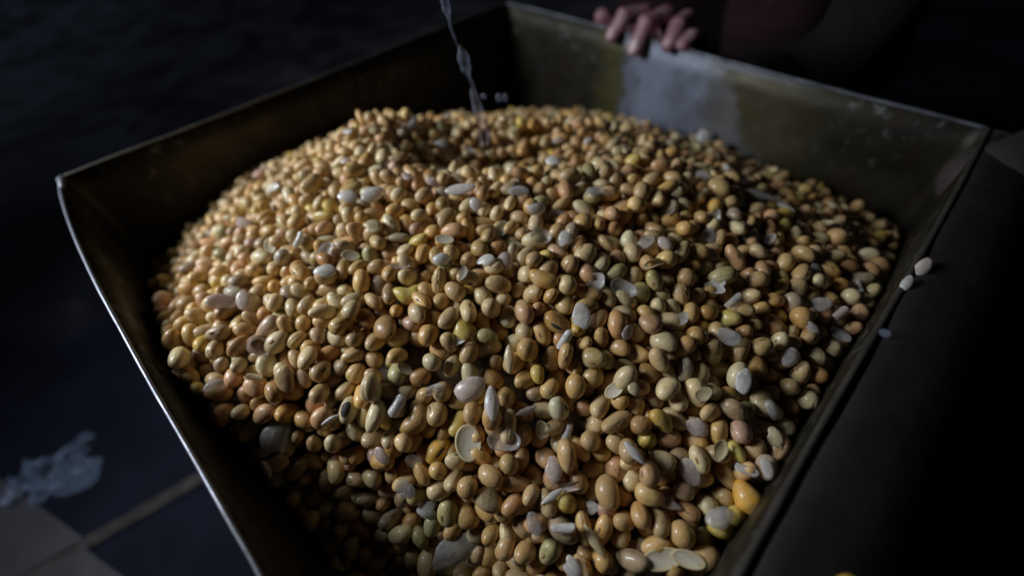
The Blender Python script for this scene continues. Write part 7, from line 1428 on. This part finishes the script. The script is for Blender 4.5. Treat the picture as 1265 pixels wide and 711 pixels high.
HUSK_LABELS = """\
flat pinkish white oval husk lying on the outer slope near the tray wall
large bluish white cupped husk at the edge of the shade
bright white torn husk with a bitten upper edge
smooth matt white oval husk standing on end in the middle
small curled white husk tucked beside a tan bean
open grey husk like an empty ring on the upper slope
narrow gleaming white husk standing upright
dull grey see-through husk lying level, hollow side out
large pale pink husk like an empty bean skin with a knobbed end
very large grey filmy torn husk in the dim front
torn pale pink husk with curled rim and hole
lilac grey oval husk slanting low on the slope
slim white upright husk on the dim lower slope
pale grey flat husk among dim beans toward the metal edge
thin white sliver of husk slanting against a yellow bean
small brilliant white torn husk on the far slope
white oval husk lying level near the crest
slender cream sliver pointing down at the front
big pale half bean lying level at the front edge of the heap
peach pale half bean leaning on the big front half
white husk flake at the far end of the heap below the scraped steel
long grey husk strip on the far dim slope
thin pale sliver at the far dim side of the heap
long bluish pale husk lying level below the water hollow
split half bean standing upright with its grey hollow face out
yellow upright sliver of bean among the middle beans
bluish torn husk high near the crest above yellow beans
grey husk on the far dim slope close to the metal edge
small round bluish husk in the middle of the upper slope
grey open husk with a pale yellow rim
pale ragged husk on the bright outer slope
pinkish curled husk on the far outer slope
curled grey husk in the dim beans beyond the greenish bean
hollow grey husk low near the metal edge
little curled white husk fragment in the lower middle
bluish white cupped husk near the crest
dim grey husk near the far crest
milky white husk sliver above the olive bean at the front
grey see-through open husk just below the far orange bean
grey see-through curled husk above and right of the humped honey bean
yellowish cupped husk above the cupped crest husk
pinkish white torn husk above the lilac slanting husk
yellowish cupped husk left of the far orange bean
grey see-through cupped husk just above the far orange bean
pinkish white cupped husk above the high bluish husk
pinkish white cupped husk above and right of the cupped crest husk
milky white torn husk above and left of the long husk below the hollow
grey see-through husk sliver just above the bright yellow kidney bean
pinkish white curled husk below the little curled fragment
pinkish white flat husk left of the chalk pale bean
milky white cupped husk above the high bluish husk
pinkish white open husk just above and right of the cream bean under the crest
milky white curled husk just above and right of the grey ring husk
yellowish curled husk just below the torn pink husk
pinkish white husk sliver left of the far orange bean
yellowish curled husk above and right of the grey open rimmed husk
yellowish cupped husk right of the thin far sliver
grey see-through open husk just above and left of the pale bean by the edge
pinkish white torn husk above the long husk below the hollow
milky white torn husk below and right of the rosy bent bean
pinkish white cupped husk just left of the long husk below the hollow
pinkish white cupped husk just right of the flat pink-white husk
pinkish white torn husk below and left of the little curled fragment
pinkish white curled husk below the large bluish cupped husk
pinkish white torn husk above the rosy bent bean
yellowish split half bean just above and right of the ragged bright husk
grey see-through torn husk just below and right of the small round bluish husk
grey see-through cupped husk just above the glossy low yellow bean
milky white cupped husk above the dim crest husk
milky white torn husk above and right of the level crest husk
milky white torn husk just above and left of the cream bean under the crest
milky white torn husk just below and right of the olive bean at the front
milky white curled husk below the outer slope bean
grey see-through torn husk above the long husk below the hollow
yellowish cupped husk above and right of the dim crest husk
grey see-through curled husk below and left of the rosy bent bean
milky white torn husk above the far grey husk
grey see-through flat husk just above and left of the olive bean at the front
milky white curled husk below and left of the high clear yellow bean
grey see-through flat husk just right of the chalk pale bean
grey see-through husk sliver just below and left of the golden creased bean
grey see-through flat husk above and right of the grey open rimmed husk
yellowish torn husk just below and left of the pale bean by the edge
yellowish flat husk left of the slim white husk
yellowish split half bean above the humped honey bean
milky white cupped husk above the cream bean under the crest
pinkish white split half bean just below and left of the large cream bean
milky white torn husk just below and left of the greenish bean
yellowish cupped husk above and right of the high bluish husk
milky white torn husk left of the far white flake
pinkish white curled husk just above and left of the far edge peach bean
yellowish flat husk just below the cupped crest husk
milky white curled husk just above and right of the olive bean at the front
milky white open husk above the far orange bean
pinkish white husk sliver below and left of the lilac slanting husk
pinkish white flat husk just left of the pale bean by the edge
milky white husk sliver just below and left of the black-hollowed bean
yellowish torn husk just below and right of the large cream bean
grey see-through open husk above and left of the dim crest husk
grey see-through torn husk just below the far grey husk
milky white cupped husk below the thin far sliver
milky white torn husk above the slender cream sliver
yellowish flat husk above the level crest husk
milky white flat husk above and right of the pointed orange bean
milky white cupped husk just below and right of the level crest husk
grey see-through flat husk just right of the rosy bent bean
yellowish split half bean below and right of the far pink husk
yellowish cupped husk just left of the rosy bent bean
milky white curled husk above the far edge peach bean
milky white torn husk just below and right of the long husk below the hollow
grey see-through curled husk above and right of the cupped crest husk
yellowish split half bean just above the small round bluish husk
yellowish torn husk just left of the little curled fragment
grey see-through cupped husk below and right of the outer slope bean
milky white curled husk just above and left of the humped honey bean
yellowish torn husk above and left of the outer slope bean
milky white flat husk above and right of the far pink husk
pinkish white husk sliver right of the gleaming upright husk
yellowish torn husk above and right of the lilac slanting husk
milky white torn husk just right of the grey ring husk
grey see-through torn husk just below the brilliant far husk
pinkish white husk sliver just below and right of the thin far sliver
yellowish torn husk below and right of the thin far sliver
milky white curled husk just above the pointed orange bean
milky white open husk just above the ragged bright husk
milky white flat husk just below and left of the far edge peach bean
grey see-through flat husk just below and left of the cracked orange bean
pinkish white cupped husk left of the brilliant far husk""".split("\n")
EYE_SEEN = "000101100010111000111000001011111111100001010010101111110010001010110100010001010010001100001101000101101010001111010110101001000100011000010010010001001001001010111001101110000101100111010110000110001010110011010000100001011010000000000010111110000000010101011010011101010010001010100001011110100010"


CLASS_RGB = [(0.56, 0.365, 0.160), (0.58, 0.360, 0.118), (0.67, 0.520, 0.275), (0.59, 0.340, 0.170), (0.63, 0.45, 0.085), (0.46, 0.232, 0.076),
             (0.38, 0.330, 0.140), (0.38, 0.280, 0.175), (0.54, 0.32, 0.22), (0.66, 0.35, 0.045)]
AXES = [(5.6, 5.0, 4.8), (6.1, 4.9, 4.6), (6.6, 4.8, 4.5), (7.2, 4.7, 4.3), (6.3, 5.2, 4.0), (5.1, 4.8, 4.7), (6.9, 5.3, 4.6), (7.0, 4.3, 3.8),
        (7.2, 5.0, 4.7), (5.8, 4.8, 4.6), (6.8, 5.0, 4.5), (6.4, 5.0, 4.7)]
BEND = [0.06, 0.10, 0.14, 0.20, 0.12, 0.04, 0.16, 0.26, 0.62, 0.08, 0.10, 0.10]


TURNS = np.random.default_rng(4321).normal(size=(900, 4))      # a table of orientations
TURNS /= np.linalg.norm(TURNS, axis=1)[:, None]
CLASS_SHARE = np.array([.28, .22, .24, .10, .03, .05, .02, .05, .01])


def unpack_singles(v):
    rows = []
    for i in range(0, len(v), 10):
        x, y, z, qw, qx, qy, qz, code, cl, fl = v[i:i + 10]
        rows.append((Vector((x / 1e4, y / 1e4, z / 1e4 + RH)), Quaternion((qw, qx, qy, qz)).normalized(), code // 1000, code % 1000 / 100.0, cl, fl))
    return rows


def unpack_heap(v):
    r = np.random.default_rng(21)
    rows = []
    for i in range(0, len(v), 5):
        x, y, z, turn, code = v[i:i + 5]
        rows.append((Vector((x / 1e4, y / 1e4, z / 1e4 + RH)), Quaternion(TURNS[turn]), code // 1000, code % 1000 / 100.0,
                     int(r.choice(9, p=CLASS_SHARE / CLASS_SHARE.sum())), 0))
    return rows


def bean_verts(shape, seed, nu, nv):
    """one soaked bean, metres: long axis x, eye side +y, halves meet at z = 0"""
    r = np.random.default_rng(100 + 17 * shape + seed)
    a, b, c = AXES[shape]
    ph = r.uniform(0, 6.28, 6)
    amp = r.uniform(0.4, 1.0, 4)
    taper = r.uniform(-0.17, 0.17)
    seam = r.uniform(0.0, 0.075) if shape < 8 else 0.03
    if shape == 11:
        seam, taper = 0.06, 0.30
    wrinkle = 0.014 if seed == 1 else 0.0
    flat = r.uniform(0.0, 0.12)
    V = []
    for i in range(nv + 1):
        th = math.pi * i / nv
        for j in range(nu):
            p = 2 * math.pi * j / nu
            p = p - 0.22 * math.sin(2 * p)                     # closer columns near the seam
            st, ct = math.sin(th) ** 0.92 if 0 < i < nv else 0.0, math.cos(th)
            rr = 1 - seam * math.exp(-(math.sin(p) / 0.16) ** 2) * st
            rr *= 1 + 0.036 * (amp[0] * math.sin(2 * th + ph[0]) * math.cos(p + ph[1]) + amp[1] * math.cos(3 * th + ph[2]) * math.sin(2 * p + ph[3]))
            rr *= 1 + wrinkle * math.sin(9 * p + 3 * th + ph[4]) * math.sin(7 * th + ph[5])
            rr *= 1 - flat * max(0.0, math.sin(p + ph[4])) ** 3 * st
            x = a * ct
            w_ = 1 + taper * ct
            y = b * st * math.cos(p) * rr * w_
            z = c * st * math.sin(p) * rr * w_
            y += BEND[shape] * b * (ct * ct - 0.35)
            if shape == 8:
                pinch = 1 - 0.16 * math.exp(-(ct / 0.3) ** 2)
                y, z = (y + 0.35 * b) * pinch - 0.35 * b, z * pinch
            if shape == 11 and ct > 0.55:
                k2 = (ct - 0.55) / 0.45
                x += 1.6 * k2 * k2
                y *= 1 - 0.35 * k2
                z *= 1 - 0.45 * k2
            V.append((x / 1000, y / 1000, z / 1000))
    F = []
    for i in range(nv):
        for j in range(nu):
            q = (j + 1) % nu
            F.append((i * nu + j, (i + 1) * nu + j, (i + 1) * nu + q, i * nu + q))
    V, F = [Vector(v) for v in V], F
    if shape == 9:                                             # root tip growing out of one end
        t, g = capsule([(0.0045, 0.001, 0), (0.0075, 0.0005, 0.0002), (0.0105, -0.0006, 0.0002), (0.0135, -0.0008, 0)], [0.0016, 0.0014, 0.0010, 0.0006], 10)
        V, F = merge([(V, F), (t, g)])
    return V, F


def bean_mesh(shape, seed, nu, nv, name):
    V, F = bean_verts(shape, seed, nu, nv)
    me = mesh(name, V, F)
    bm = bmesh.new()
    bm.from_mesh(me)
    bmesh.ops.remove_doubles(bm, verts=bm.verts, dist=1e-6)
    bm.to_mesh(me)
    bm.free()
    me.polygons.foreach_set('use_smooth', [True] * len(me.polygons))
    return me


def eye_mesh(shape, hx, hz, name, lift=0.00010):
    """small oval patch that lies on the bean at its eye"""
    a, b, c = [q / 1000 for q in AXES[shape]]
    V, F = [], []
    rings, seg = 4, 16
    for i in range(rings + 1):
        rr = i / rings
        for j in range(seg):
            t = 2 * math.pi * j / seg
            x, z = hx * rr * math.cos(t), hz * rr * math.sin(t)
            y = b * math.sqrt(max(0.0, 1 - (x / a) ** 2 - (z / c) ** 2)) + BEND[shape] * b * ((x / a) ** 2 - 0.35)
            if shape == 8:
                y -= 0.1 * b
            V.append((x, y + lift * (1.6 - rr * 2.2) + 0.0001, z))
    for i in range(rings):
        for j in range(seg):
            q = (j + 1) % seg
            F.append((i * seg + j, i * seg + q, (i + 1) * seg + q, (i + 1) * seg + j))
    return mesh(name, V, F)


R0 = np.random.default_rng(77)
heap_rows = unpack_heap(HEAP_DATA)
single_rows = unpack_singles(BEAN_DATA)


def tint(cl):
    r, g, b = CLASS_RGB[cl]
    k1, k2 = R0.normal(1.0, 0.13), R0.normal(0.0, 0.06)
    return (max(0.02, r * k1), max(0.02, g * k1 * (1 + k2)), max(0.01, b * k1 * (1 + 2.5 * k2)))


# the rest of the heap, one mass of beans
tmpl = {}
VV, FF, CC = [], [], []
base = 0
for (p, q, sh, s, cl, fl) in heap_rows:
    key = (sh, int(R0.integers(0, 4)))
    if key not in tmpl:
        V, F = bean_verts(sh, key[1], 16, 9)
        tmpl[key] = (np.array([tuple(v) for v in V]), np.array(F[:16 * 9]))
    V, F = tmpl[key]
    Mx = np.array(q.to_matrix()) @ np.diag([s, s * R0.uniform(0.85, 1.0), s * R0.uniform(0.85, 1.0)])
    VV.append(V @ Mx.T + np.array(p))
    FF.append(F + base)
    CC.append(np.tile(np.array([*tint(cl), 1.0]), (len(V), 1)))
    base += len(V)
# the bed under the visible layers, shaped like the heap
g = 70
xs = np.linspace(-0.326, 0.326, g)
bed = np.full((g, g), -1.0)
hp = np.array([tuple(r[0]) for r in heap_rows] + [tuple(r[0]) for r in single_rows])
bedV, bedF = [], []
for j in range(g):
    for i in range(g):
        x, y = xs[i], xs[j]
        d2 = (hp[:, 0] - x) ** 2 + (hp[:, 1] - y) ** 2
        near = d2 < 0.018 ** 2
        z = hp[near, 2].min() - 0.008 if near.any() else RH - 0.10
        bed[j, i] = z
        bedV.append((x, y, z))
idx = lambda i, j: base + j * g + i
for j in range(g - 1):
    for i in range(g - 1):
        if max(abs(xs[i]) + abs(xs[j]), abs(xs[i + 1]) + abs(xs[j + 1]), abs(xs[i + 1]) + abs(xs[j]), abs(xs[i]) + abs(xs[j + 1])) < HALF - 0.001:
            bedF.append((idx(i, j), idx(i + 1, j), idx(i + 1, j + 1), idx(i, j + 1)))
VV.append(np.array(bedV))
CC.append(np.tile(np.array([0.16, 0.10, 0.05, 1.0]), (g * g, 1)))
FF.append(np.array(bedF))
V = np.concatenate(VV).astype(np.float32)
F = np.concatenate(FF).astype(np.int32)
Cc = np.concatenate(CC).astype(np.float32)
me = bpy.data.meshes.new('soybean_heap')
me.vertices.add(len(V))
me.vertices.foreach_set('co', V.ravel())
me.loops.add(F.size)
me.loops.foreach_set('vertex_index', F.ravel())
me.polygons.add(len(F))
me.polygons.foreach_set('loop_start', np.arange(0, F.size, 4, dtype=np.int32))
me.polygons.foreach_set('use_smooth', np.ones(len(F), dtype=bool))
me.update(calc_edges=True)
me.validate()
at = me.attributes.new('bean_colour', 'FLOAT_COLOR', 'POINT')
at.data.foreach_set('color', Cc.ravel())
heap = kind(link('soybean_heap', me, M_HEAP), 'stuff', 'heap of wet tan soybeans filling the metal tray')

# the beans that show largest, one object each
bm_cache, eye_cache = {}, {}
for n_, (row, lab) in enumerate(zip(single_rows, BEAN_LABELS)):
    p, q, sh, s, cl, fl = row
    key = (sh, n_ % 5)
    if key not in bm_cache:
        bm_cache[key] = bean_mesh(sh, key[1], 32, 18, 'soybean')
    o = link('soybean', bm_cache[key], M_BEAN)
    o.location = p
    o.rotation_mode = 'QUATERNION'
    o.rotation_quaternion = q
    o.scale = (s, s * R0.uniform(0.85, 1.0), s * R0.uniform(0.87, 1.0)) if sh < 8 else (s, s, s)
    o.color = (*tint(cl), 1.0)
    tag(o, lab, 'soybean', 'wet soybeans heaped in the tray')
    if sh == 10:
        wide = 'hollow' in lab
        k1 = ('hollow', wide)
        if k1 not in eye_cache:
            eye_cache[k1] = eye_mesh(10, 0.0040 if wide else 0.0030, 0.0022 if wide else 0.0007, 'hollow')
        link('hollow', eye_cache[k1], M_HOLLOW, o)
    elif sh < 8 and (EYE_SEEN[n_] == '1'):
        k1 = ('eye', sh, fl)
        if k1 not in eye_cache:
            eye_cache[k1] = eye_mesh(sh, 0.0016, 0.00062, 'hilum')
        link('hilum', eye_cache[k1], M_EYE_DARK if fl else M_EYE_PALE, o)


# ------------------------------------------------------------------ husks and split halves
def husk_mesh(typ, seed):
    r = np.random.default_rng(900 + typ * 31 + seed)
    ph = r.uniform(0, 6.28, 5)
    rings, seg = 8, 26
    depth = [0.62, 0.32, 0.50, 0.5, 0.6, 0.9, 0.9][typ]
    notch = [(r.uniform(0, 6.28), r.uniform(0.2, 0.42), r.uniform(0.35, 0.7)) for _ in range(2 if typ == 2 else 1)]
    V, F = [], []

    def surf(rr, t, lay):
        lim = 1 + 0.035 * math.sin(3 * t + ph[0]) + 0.025 * math.sin(5 * t + ph[1])
        if typ in (0, 2, 3, 6):
            for (t0, dp, wd) in notch:
                dd = (t - t0 + math.pi) % (2 * math.pi) - math.pi
                lim -= dp * (1.0 if typ == 2 else 0.30) * math.exp(-(dd / wd) ** 2)
            lim += 0.018 * math.sin(11 * t + ph[2]) * math.sin(2 * t + ph[3]) * (typ in (2, 3))
        q = rr * lim
        x, y = q * math.cos(t), q * math.sin(t)
        z = depth * (math.sqrt(max(0.0, 1 - min(0.985, q * 0.97) ** 2)) - 0.15)
        if typ == 4:
            y *= (1 - 0.35 * abs(x))
        if typ == 1:
            z += 0.14 * x * y + 0.10 * math.sin(2.2 * x + ph[3])
        if typ == 3:
            ang = y * 1.75
            y, z = 0.62 * math.sin(ang), 0.62 * math.cos(ang) - 0.1 + 0.12 * x * x
        if typ == 0:
            z += 0.05 * math.sin(3 * x + ph[3]) * math.cos(2 * y)
        z -= 0.035 * lay
        return (x, y, z)

    if typ == 5:                                               # solid half: hollowed face up, round back below
        for i in range(rings + 1):
            rr = i / rings
            for j in range(seg):
                t = 2 * math.pi * j / seg
                k2 = 1 + 0.03 * math.sin(2 * t + ph[0])
                V.append((rr * math.cos(t) * k2, rr * math.sin(t) * k2, -0.12 * (1 - rr ** 2) + 0.05 * math.exp(-((rr - 0.92) / 0.08) ** 2)))
        for i in range(1, rings + 1):
            th = math.pi / 2 * i / rings
            for j in range(seg):
                t = 2 * math.pi * j / seg
                k2 = 1 + 0.03 * math.sin(2 * t + ph[0])
                V.append((math.cos(th) * math.cos(t) * k2 * 1.0, math.cos(th) * math.sin(t) * k2, -0.55 * math.sin(th)))
        for i in range(2 * rings):
            for j in range(seg):
                q = (j + 1) % seg
                F.append((i * seg + j, i * seg + q, (i + 1) * seg + q, (i + 1) * seg + j)[::-1])
        me = mesh('half', V, F)
        me.materials.append(M_HALF)
        me.materials.append(M_HALF_FACE)
        me.polygons.foreach_set('material_index', [1 if i < (rings - 2) * seg else 0 for i in range(len(F))])
        return me
    for lay in (0, 1):
        for i in range(rings + 1):
            for j in range(seg):
                V.append(surf(i / rings, 2 * math.pi * j / seg, lay))
    N1 = (rings + 1) * seg
    for lay in (0, 1):
        for i in range(rings):
            for j in range(seg):
                q = (j + 1) % seg
                f_ = (lay * N1 + i * seg + j, lay * N1 + (i + 1) * seg + j, lay * N1 + (i + 1) * seg + q, lay * N1 + i * seg + q)
                F.append(f_ if lay == 0 else f_[::-1])
    for j in range(seg):
        q = (j + 1) % seg
        F.append((rings * seg + j, N1 + rings * seg + j, N1 + rings * seg + q, rings * seg + q))
    return mesh('husk', V, F)


husk_cache = {}


def husk(typ, seed, col, loc, quat, L, W, label):
    key = (typ, seed % 4, col)
    if key not in husk_cache:
        me = husk_mesh(typ, seed % 4)
        if typ != 5:
            me.materials.append(M_HUSK[col])
        husk_cache[key] = me
    o = link({5: 'split_bean'}.get(typ, 'bean_husk'), husk_cache[key])
    o.location = loc
    o.rotation_mode = 'QUATERNION'
    o.rotation_quaternion = quat
    o.scale = (L, W, W if typ != 4 else W * 1.3)
    if typ == 5:
        tag(o, label, 'split bean', 'split bean halves on the heap')
    else:
        tag(o, label, 'bean husk', 'loose bean husks on the heap')
    return o


for n_, (r, lab) in enumerate(zip(HUSK_DATA, HUSK_LABELS)):
    husk(r[9], n_, r[10], Vector((r[0], r[1], r[2] + RH)), Quaternion(r[3:7]).normalized(), r[7], r[8], lab)
# two husks stuck on the bent lip, a drop and a stray bean beside them
for (px, py, ang, L, W, cc, lab) in ((1140, 330, 52, 0.0060, 0.0030, 2, 'upper of two pale husks caught on the metal edge near the lever'),
                                     (1120, 350, 58, 0.0050, 0.0022, 0, 'lower of two pale husks caught on the metal edge near the lever')):
    p = at_height(px, py, RH + 0.0024)
    nv_ = (CAM_LOC - p).normalized()
    N = (nv_ + Vector((0, 0, 1.4))).normalized()
    cax = (CAM_AXES @ Vector((math.cos(math.radians(ang)), math.sin(math.radians(ang)), 0)))
    X = (cax - N * cax.dot(N)).normalized()
    husk(0, 2, cc, p, Matrix((X, N.cross(X), N)).transposed().to_quaternion(), L, W, lab)


def blob(name, loc, r, stretch, mat):
    bm = bmesh.new()
    bmesh.ops.create_icosphere(bm, subdivisions=3, radius=r)
    for v_ in bm.verts:
        k2 = 1 + 0.12 * noise.noise(v_.co * 0.9 / r + Vector(loc) * 50)
        v_.co = Vector((v_.co.x * k2, v_.co.y * k2, v_.co.z * k2 * stretch))
    me = bpy.data.meshes.new(name)
    bm.to_mesh(me)
    bm.free()
    me.polygons.foreach_set('use_smooth', [True] * len(me.polygons))
    o = link(name, me, mat)
    o.location = loc
    return o


tag(blob('water_drop', at_height(1093, 411, RH + 0.0028), 0.0022, 0.8, M_WATER), 'bright water drop resting on the metal edge of the tray', 'water drop')
sb = link('soybean', bm_cache[(1, 0)] if (1, 0) in bm_cache else bean_mesh(1, 0, 32, 18, 'soybean'), M_BEAN)
sb.location = at_height(1047, 722, RH - 0.001)
sb.scale = (0.62, 0.62, 0.62)
sb.color = (0.62, 0.36, 0.05, 1.0)
tag(sb, 'lone golden soybean lying outside the heap on the bent lip', 'soybean')

# ------------------------------------------------------------------ falling water
Y0 = 0.012
path = [(546, -40), (549, 0), (553, 18), (558, 34), (565, 50), (571, 66), (576, 84), (581, 100), (586, 116), (592, 140), (599, 168), (602, 180)]
pts = []
for (px, py) in path:
    d = ray(px, py)
    pts.append(CAM_LOC + d * ((Y0 - CAM_LOC.y) / d.y))
parts = []


def smooth_path(P, n):
    out = []
    for i in range(n + 1):
        t = i / n * (len(P) - 1)
        a_ = min(int(t), len(P) - 2)
        out.append(P[a_].lerp(P[a_ + 1], t - a_))
    return out


P = smooth_path(pts, 110)
strands = ((0, 24, 0.0, 0.0, 0.0017), (14, 44, 1.9, 0.0014, 0.0006), (44, 66, 0.7, 0.0004, 0.0024), (60, 80, 3.0, 0.0012, 0.0007), (76, 97, 1.1, 0.0006, 0.0022),
           (92, 104, 2.2, 0.0030, 0.0009), (95, 106, 5.0, 0.0046, 0.0008), (97, 105, 4.0, 0.0062, 0.0008))
for (i0, i1, ph_, off_, rr_) in strands:
    q_, r_ = [], []
    for i in range(i0, i1 + 1):
        e_ = (i - i0) / (i1 - i0)
        q_.append(P[i] + Vector((off_ * math.sin(i * 0.05 + ph_), off_ * math.cos(i * 0.05 + ph_), 0)))
        r_.append(max(0.00025, 1.45 * rr_ * math.sin(math.pi * min(0.97, e_ * 0.94 + 0.03)) ** 0.6 * (1 + 0.35 * noise.noise(Vector((i * 0.21, ph_, 0))))))
    parts.append(capsule(q_, r_, 14))
v, f = merge(parts)
tag(link('water_stream', mesh('water_stream', v, f), M_WATER), 'thin twisting stream of clear water pouring onto the far top of the heap', 'water')
for (px, py, r_, st, lab) in ((597, 119, 0.0018, 1.2, 'leftmost tiny splash drop right beside the falling water'), (616, 121, 0.0020, 1.6, 'middle splash drop of the three over the far crest'),
                              (624, 121, 0.0018, 1.8, 'outermost splash drop of the three, farthest from the stream')):
    d = ray(px, py)
    o = blob('splash_drop', CAM_LOC + d * ((0.02 - CAM_LOC.y) / d.y), r_, st, M_WATER)
    tag(o, lab, 'water drop', 'splash drops over the heap')

# ------------------------------------------------------------------ person squatting behind the far wall, one hand over the rim
O = Vector((1, 1, 0)).normalized()
S = Vector((1, -1, 0)).normalized()
D0 = HALF / math.sqrt(2)


def at(s, o_, z):
    return S * s + O * (D0 + o_) + Vector((0, 0, RH + z))


skin = []
# (path in (s, o, z)), radii: thumb, index, middle, ring, little
fingers = [
    ([(-0.066, 0.046, -0.020), (-0.086, 0.020, -0.002), (-0.0945, 0.006, 0.0085)], [0.0115, 0.0098, 0.0088]),
    ([(-0.050, 0.050, -0.018), (-0.059, 0.026, 0.013), (-0.068, 0.004, 0.0145), (-0.0715, -0.0065, -0.002)], [0.0105, 0.0095, 0.0085, 0.0070]),
    ([(-0.030, 0.050, -0.017), (-0.035, 0.025, 0.016), (-0.039, 0.000, 0.0145), (-0.0415, -0.0085, -0.0065)], [0.0108, 0.0098, 0.0090, 0.0076]),
    ([(-0.014, 0.050, -0.016), (-0.012, 0.026, 0.016), (-0.009, 0.006, 0.0160), (-0.008, -0.0062, 0.0030)], [0.0103, 0.0092, 0.0082, 0.0068]),
    ([(0.002, 0.046, -0.022), (0.004, 0.026, 0.004), (0.005, 0.010, 0.0085), (0.0045, -0.0010, 0.0045)], [0.0092, 0.0080, 0.0070, 0.0058]),
]
for (pp, rr) in fingers:
    skin.append(capsule([at(*p) for p in pp], rr, 14))
# palm and forearm
for (sa, sb_) in ((-0.048, -0.038), (-0.028, -0.026), (-0.010, -0.014), (0.006, -0.004)):
    skin.append(capsule([at(sa, 0.050, -0.018), at((sa + sb_) / 2, 0.068, -0.036), at(sb_, 0.090, -0.052)], [0.0120, 0.0150, 0.0150], 14))
skin.append(capsule([at(-0.064, 0.048, -0.022), at(-0.040, 0.082, -0.046)], [0.013, 0.016], 14))
skin.append(capsule([at(-0.020, 0.085, -0.050), at(-0.012, 0.125, -0.072), at(0.010, 0.24, -0.125), at(0.02, 0.30, -0.145)], [0.026, 0.025, 0.036, 0.040], 18))
hand_me = remeshed('person', skin, 0.0018, 4)
body = []
SH = at(0.11, 0.52, 0.20)
SH2 = at(-0.22, 0.52, 0.20)
body.append(capsule([at(0.02, 0.29, -0.143), at(0.05, 0.36, -0.10), SH], [0.040, 0.045, 0.052], 16))
body.append(capsule([SH2, at(-0.30, 0.44, -0.02), at(-0.26, 0.33, -0.14), at(-0.22, 0.27, -0.22)], [0.052, 0.045, 0.036, 0.026], 16))
body.append(capsule([SH, at(-0.055, 0.54, 0.22), SH2], [0.055, 0.075, 0.055], 18))
body.append(capsule([at(-0.055, 0.54, 0.20), at(-0.055, 0.60, 0.02), at(-0.055, 0.66, -0.18)], [0.125, 0.130, 0.150], 24))
body.append(capsule([at(-0.055, 0.53, 0.24), at(-0.055, 0.49, 0.34)], [0.055, 0.050], 16))
body.append(capsule([at(-0.055, 0.475, 0.36), at(-0.055, 0.475, 0.45)], [0.078, 0.088], 20))
body.append(capsule([at(-0.055, 0.40, 0.385), at(-0.055, 0.385, 0.37)], [0.014, 0.012], 10))
for sg, s_ in ((1, -0.03), (-1, -0.22)):
    body.append(capsule([at(-0.055 + sg * 0.07, 0.64, -0.20), at(s_, 0.34, -0.06)], [0.088, 0.058], 18))
    body.append(capsule([at(s_, 0.34, -0.06), at(s_, 0.39, -0.20), at(s_, 0.43, -0.35)], [0.056, 0.050, 0.035], 18))
    body.append(capsule([at(s_, 0.45, -0.368), at(s_, 0.30, -0.375)], [0.034, 0.026], 14))
body_me = remeshed('person_body', body, 0.012, 4)
bm = bmesh.new()
bm.from_mesh(hand_me)
bm.from_mesh(body_me)
pm = bpy.data.meshes.new('person')
bm.to_mesh(pm)
bm.free()
pm.polygons.foreach_set('use_smooth', [True] * len(pm.polygons))
person = tag(link('person', pm, M_SKIN), 'person in dark clothes squatting behind the tray, pinkish fingers hooked over its rim', 'person')
cloth = []
for sg, s_ in ((1, -0.03), (-1, -0.22)):
    cloth.append(capsule([at(-0.055 + sg * 0.07, 0.65, -0.20), at(s_, 0.34, -0.06)], [0.108, 0.072], 20))
    cloth.append(capsule([at(s_, 0.34, -0.06), at(s_, 0.39, -0.20), at(s_, 0.425, -0.31)], [0.070, 0.068, 0.062], 20))
cloth.append(capsule([at(-0.055, 0.655, -0.10), at(-0.055, 0.67, -0.20)], [0.150, 0.165], 24))
link('trousers', remeshed('trousers', cloth, 0.011, 3), M_MAROON, person)
cloth = [capsule([at(-0.055, 0.54, 0.20), at(-0.055, 0.60, 0.02), at(-0.055, 0.65, -0.12)], [0.142, 0.150, 0.168], 24),
         capsule([SH, at(-0.055, 0.54, 0.215), SH2], [0.072, 0.092, 0.072], 20),
         capsule([SH2, at(-0.30, 0.44, -0.02), at(-0.275, 0.37, -0.09)], [0.070, 0.062, 0.055], 18),
         capsule([SH, at(0.05, 0.36, -0.10), at(0.018, 0.285, -0.141), at(0.008, 0.22, -0.118)], [0.070, 0.064, 0.060, 0.052], 18)]
link('shirt', remeshed('shirt', cloth, 0.009, 3), M_BLACK_CLOTH, person)
hair = remeshed('hair', [capsule([at(-0.055, 0.495, 0.42), at(-0.055, 0.49, 0.475)], [0.092, 0.086], 20)], 0.008, 2)
link('hair', hair, M_HAIR, person)


def nail(tip, back, w_, face):
    """small curved plate on the back of a fingertip"""
    t = (tip - back).normalized()
    nrm = (face - t * face.dot(t)).normalized()
    sd = t.cross(nrm)
    V, F = [], []
    for i in range(6):
        for j in range(7):
            a_, b_ = i / 5 - 0.5, j / 6 - 0.5
            wd = w_ * (1 - 0.35 * max(0.0, a_ * 2) ** 2)
            V.append(tip + t * (a_ * w_ * 1.35 - w_ * 0.15) + sd * (2 * b_ * wd * 0.62) + nrm * (w_ * 0.98 - (2 * b_) ** 2 * w_ * 0.22))
    for i in range(5):
        for j in range(6):
            F.append((i * 7 + j, i * 7 + j + 1, (i + 1) * 7 + j + 1, (i + 1) * 7 + j))
    return mesh('fingernail', V, F)


for k_ in (1, 2, 3):
    pp, rr = fingers[k_]
    link('fingernail', nail(at(*pp[-1]), at(*pp[-2]), rr[-1], -O + Vector((0, 0, 0.35))), M_NAIL, person)
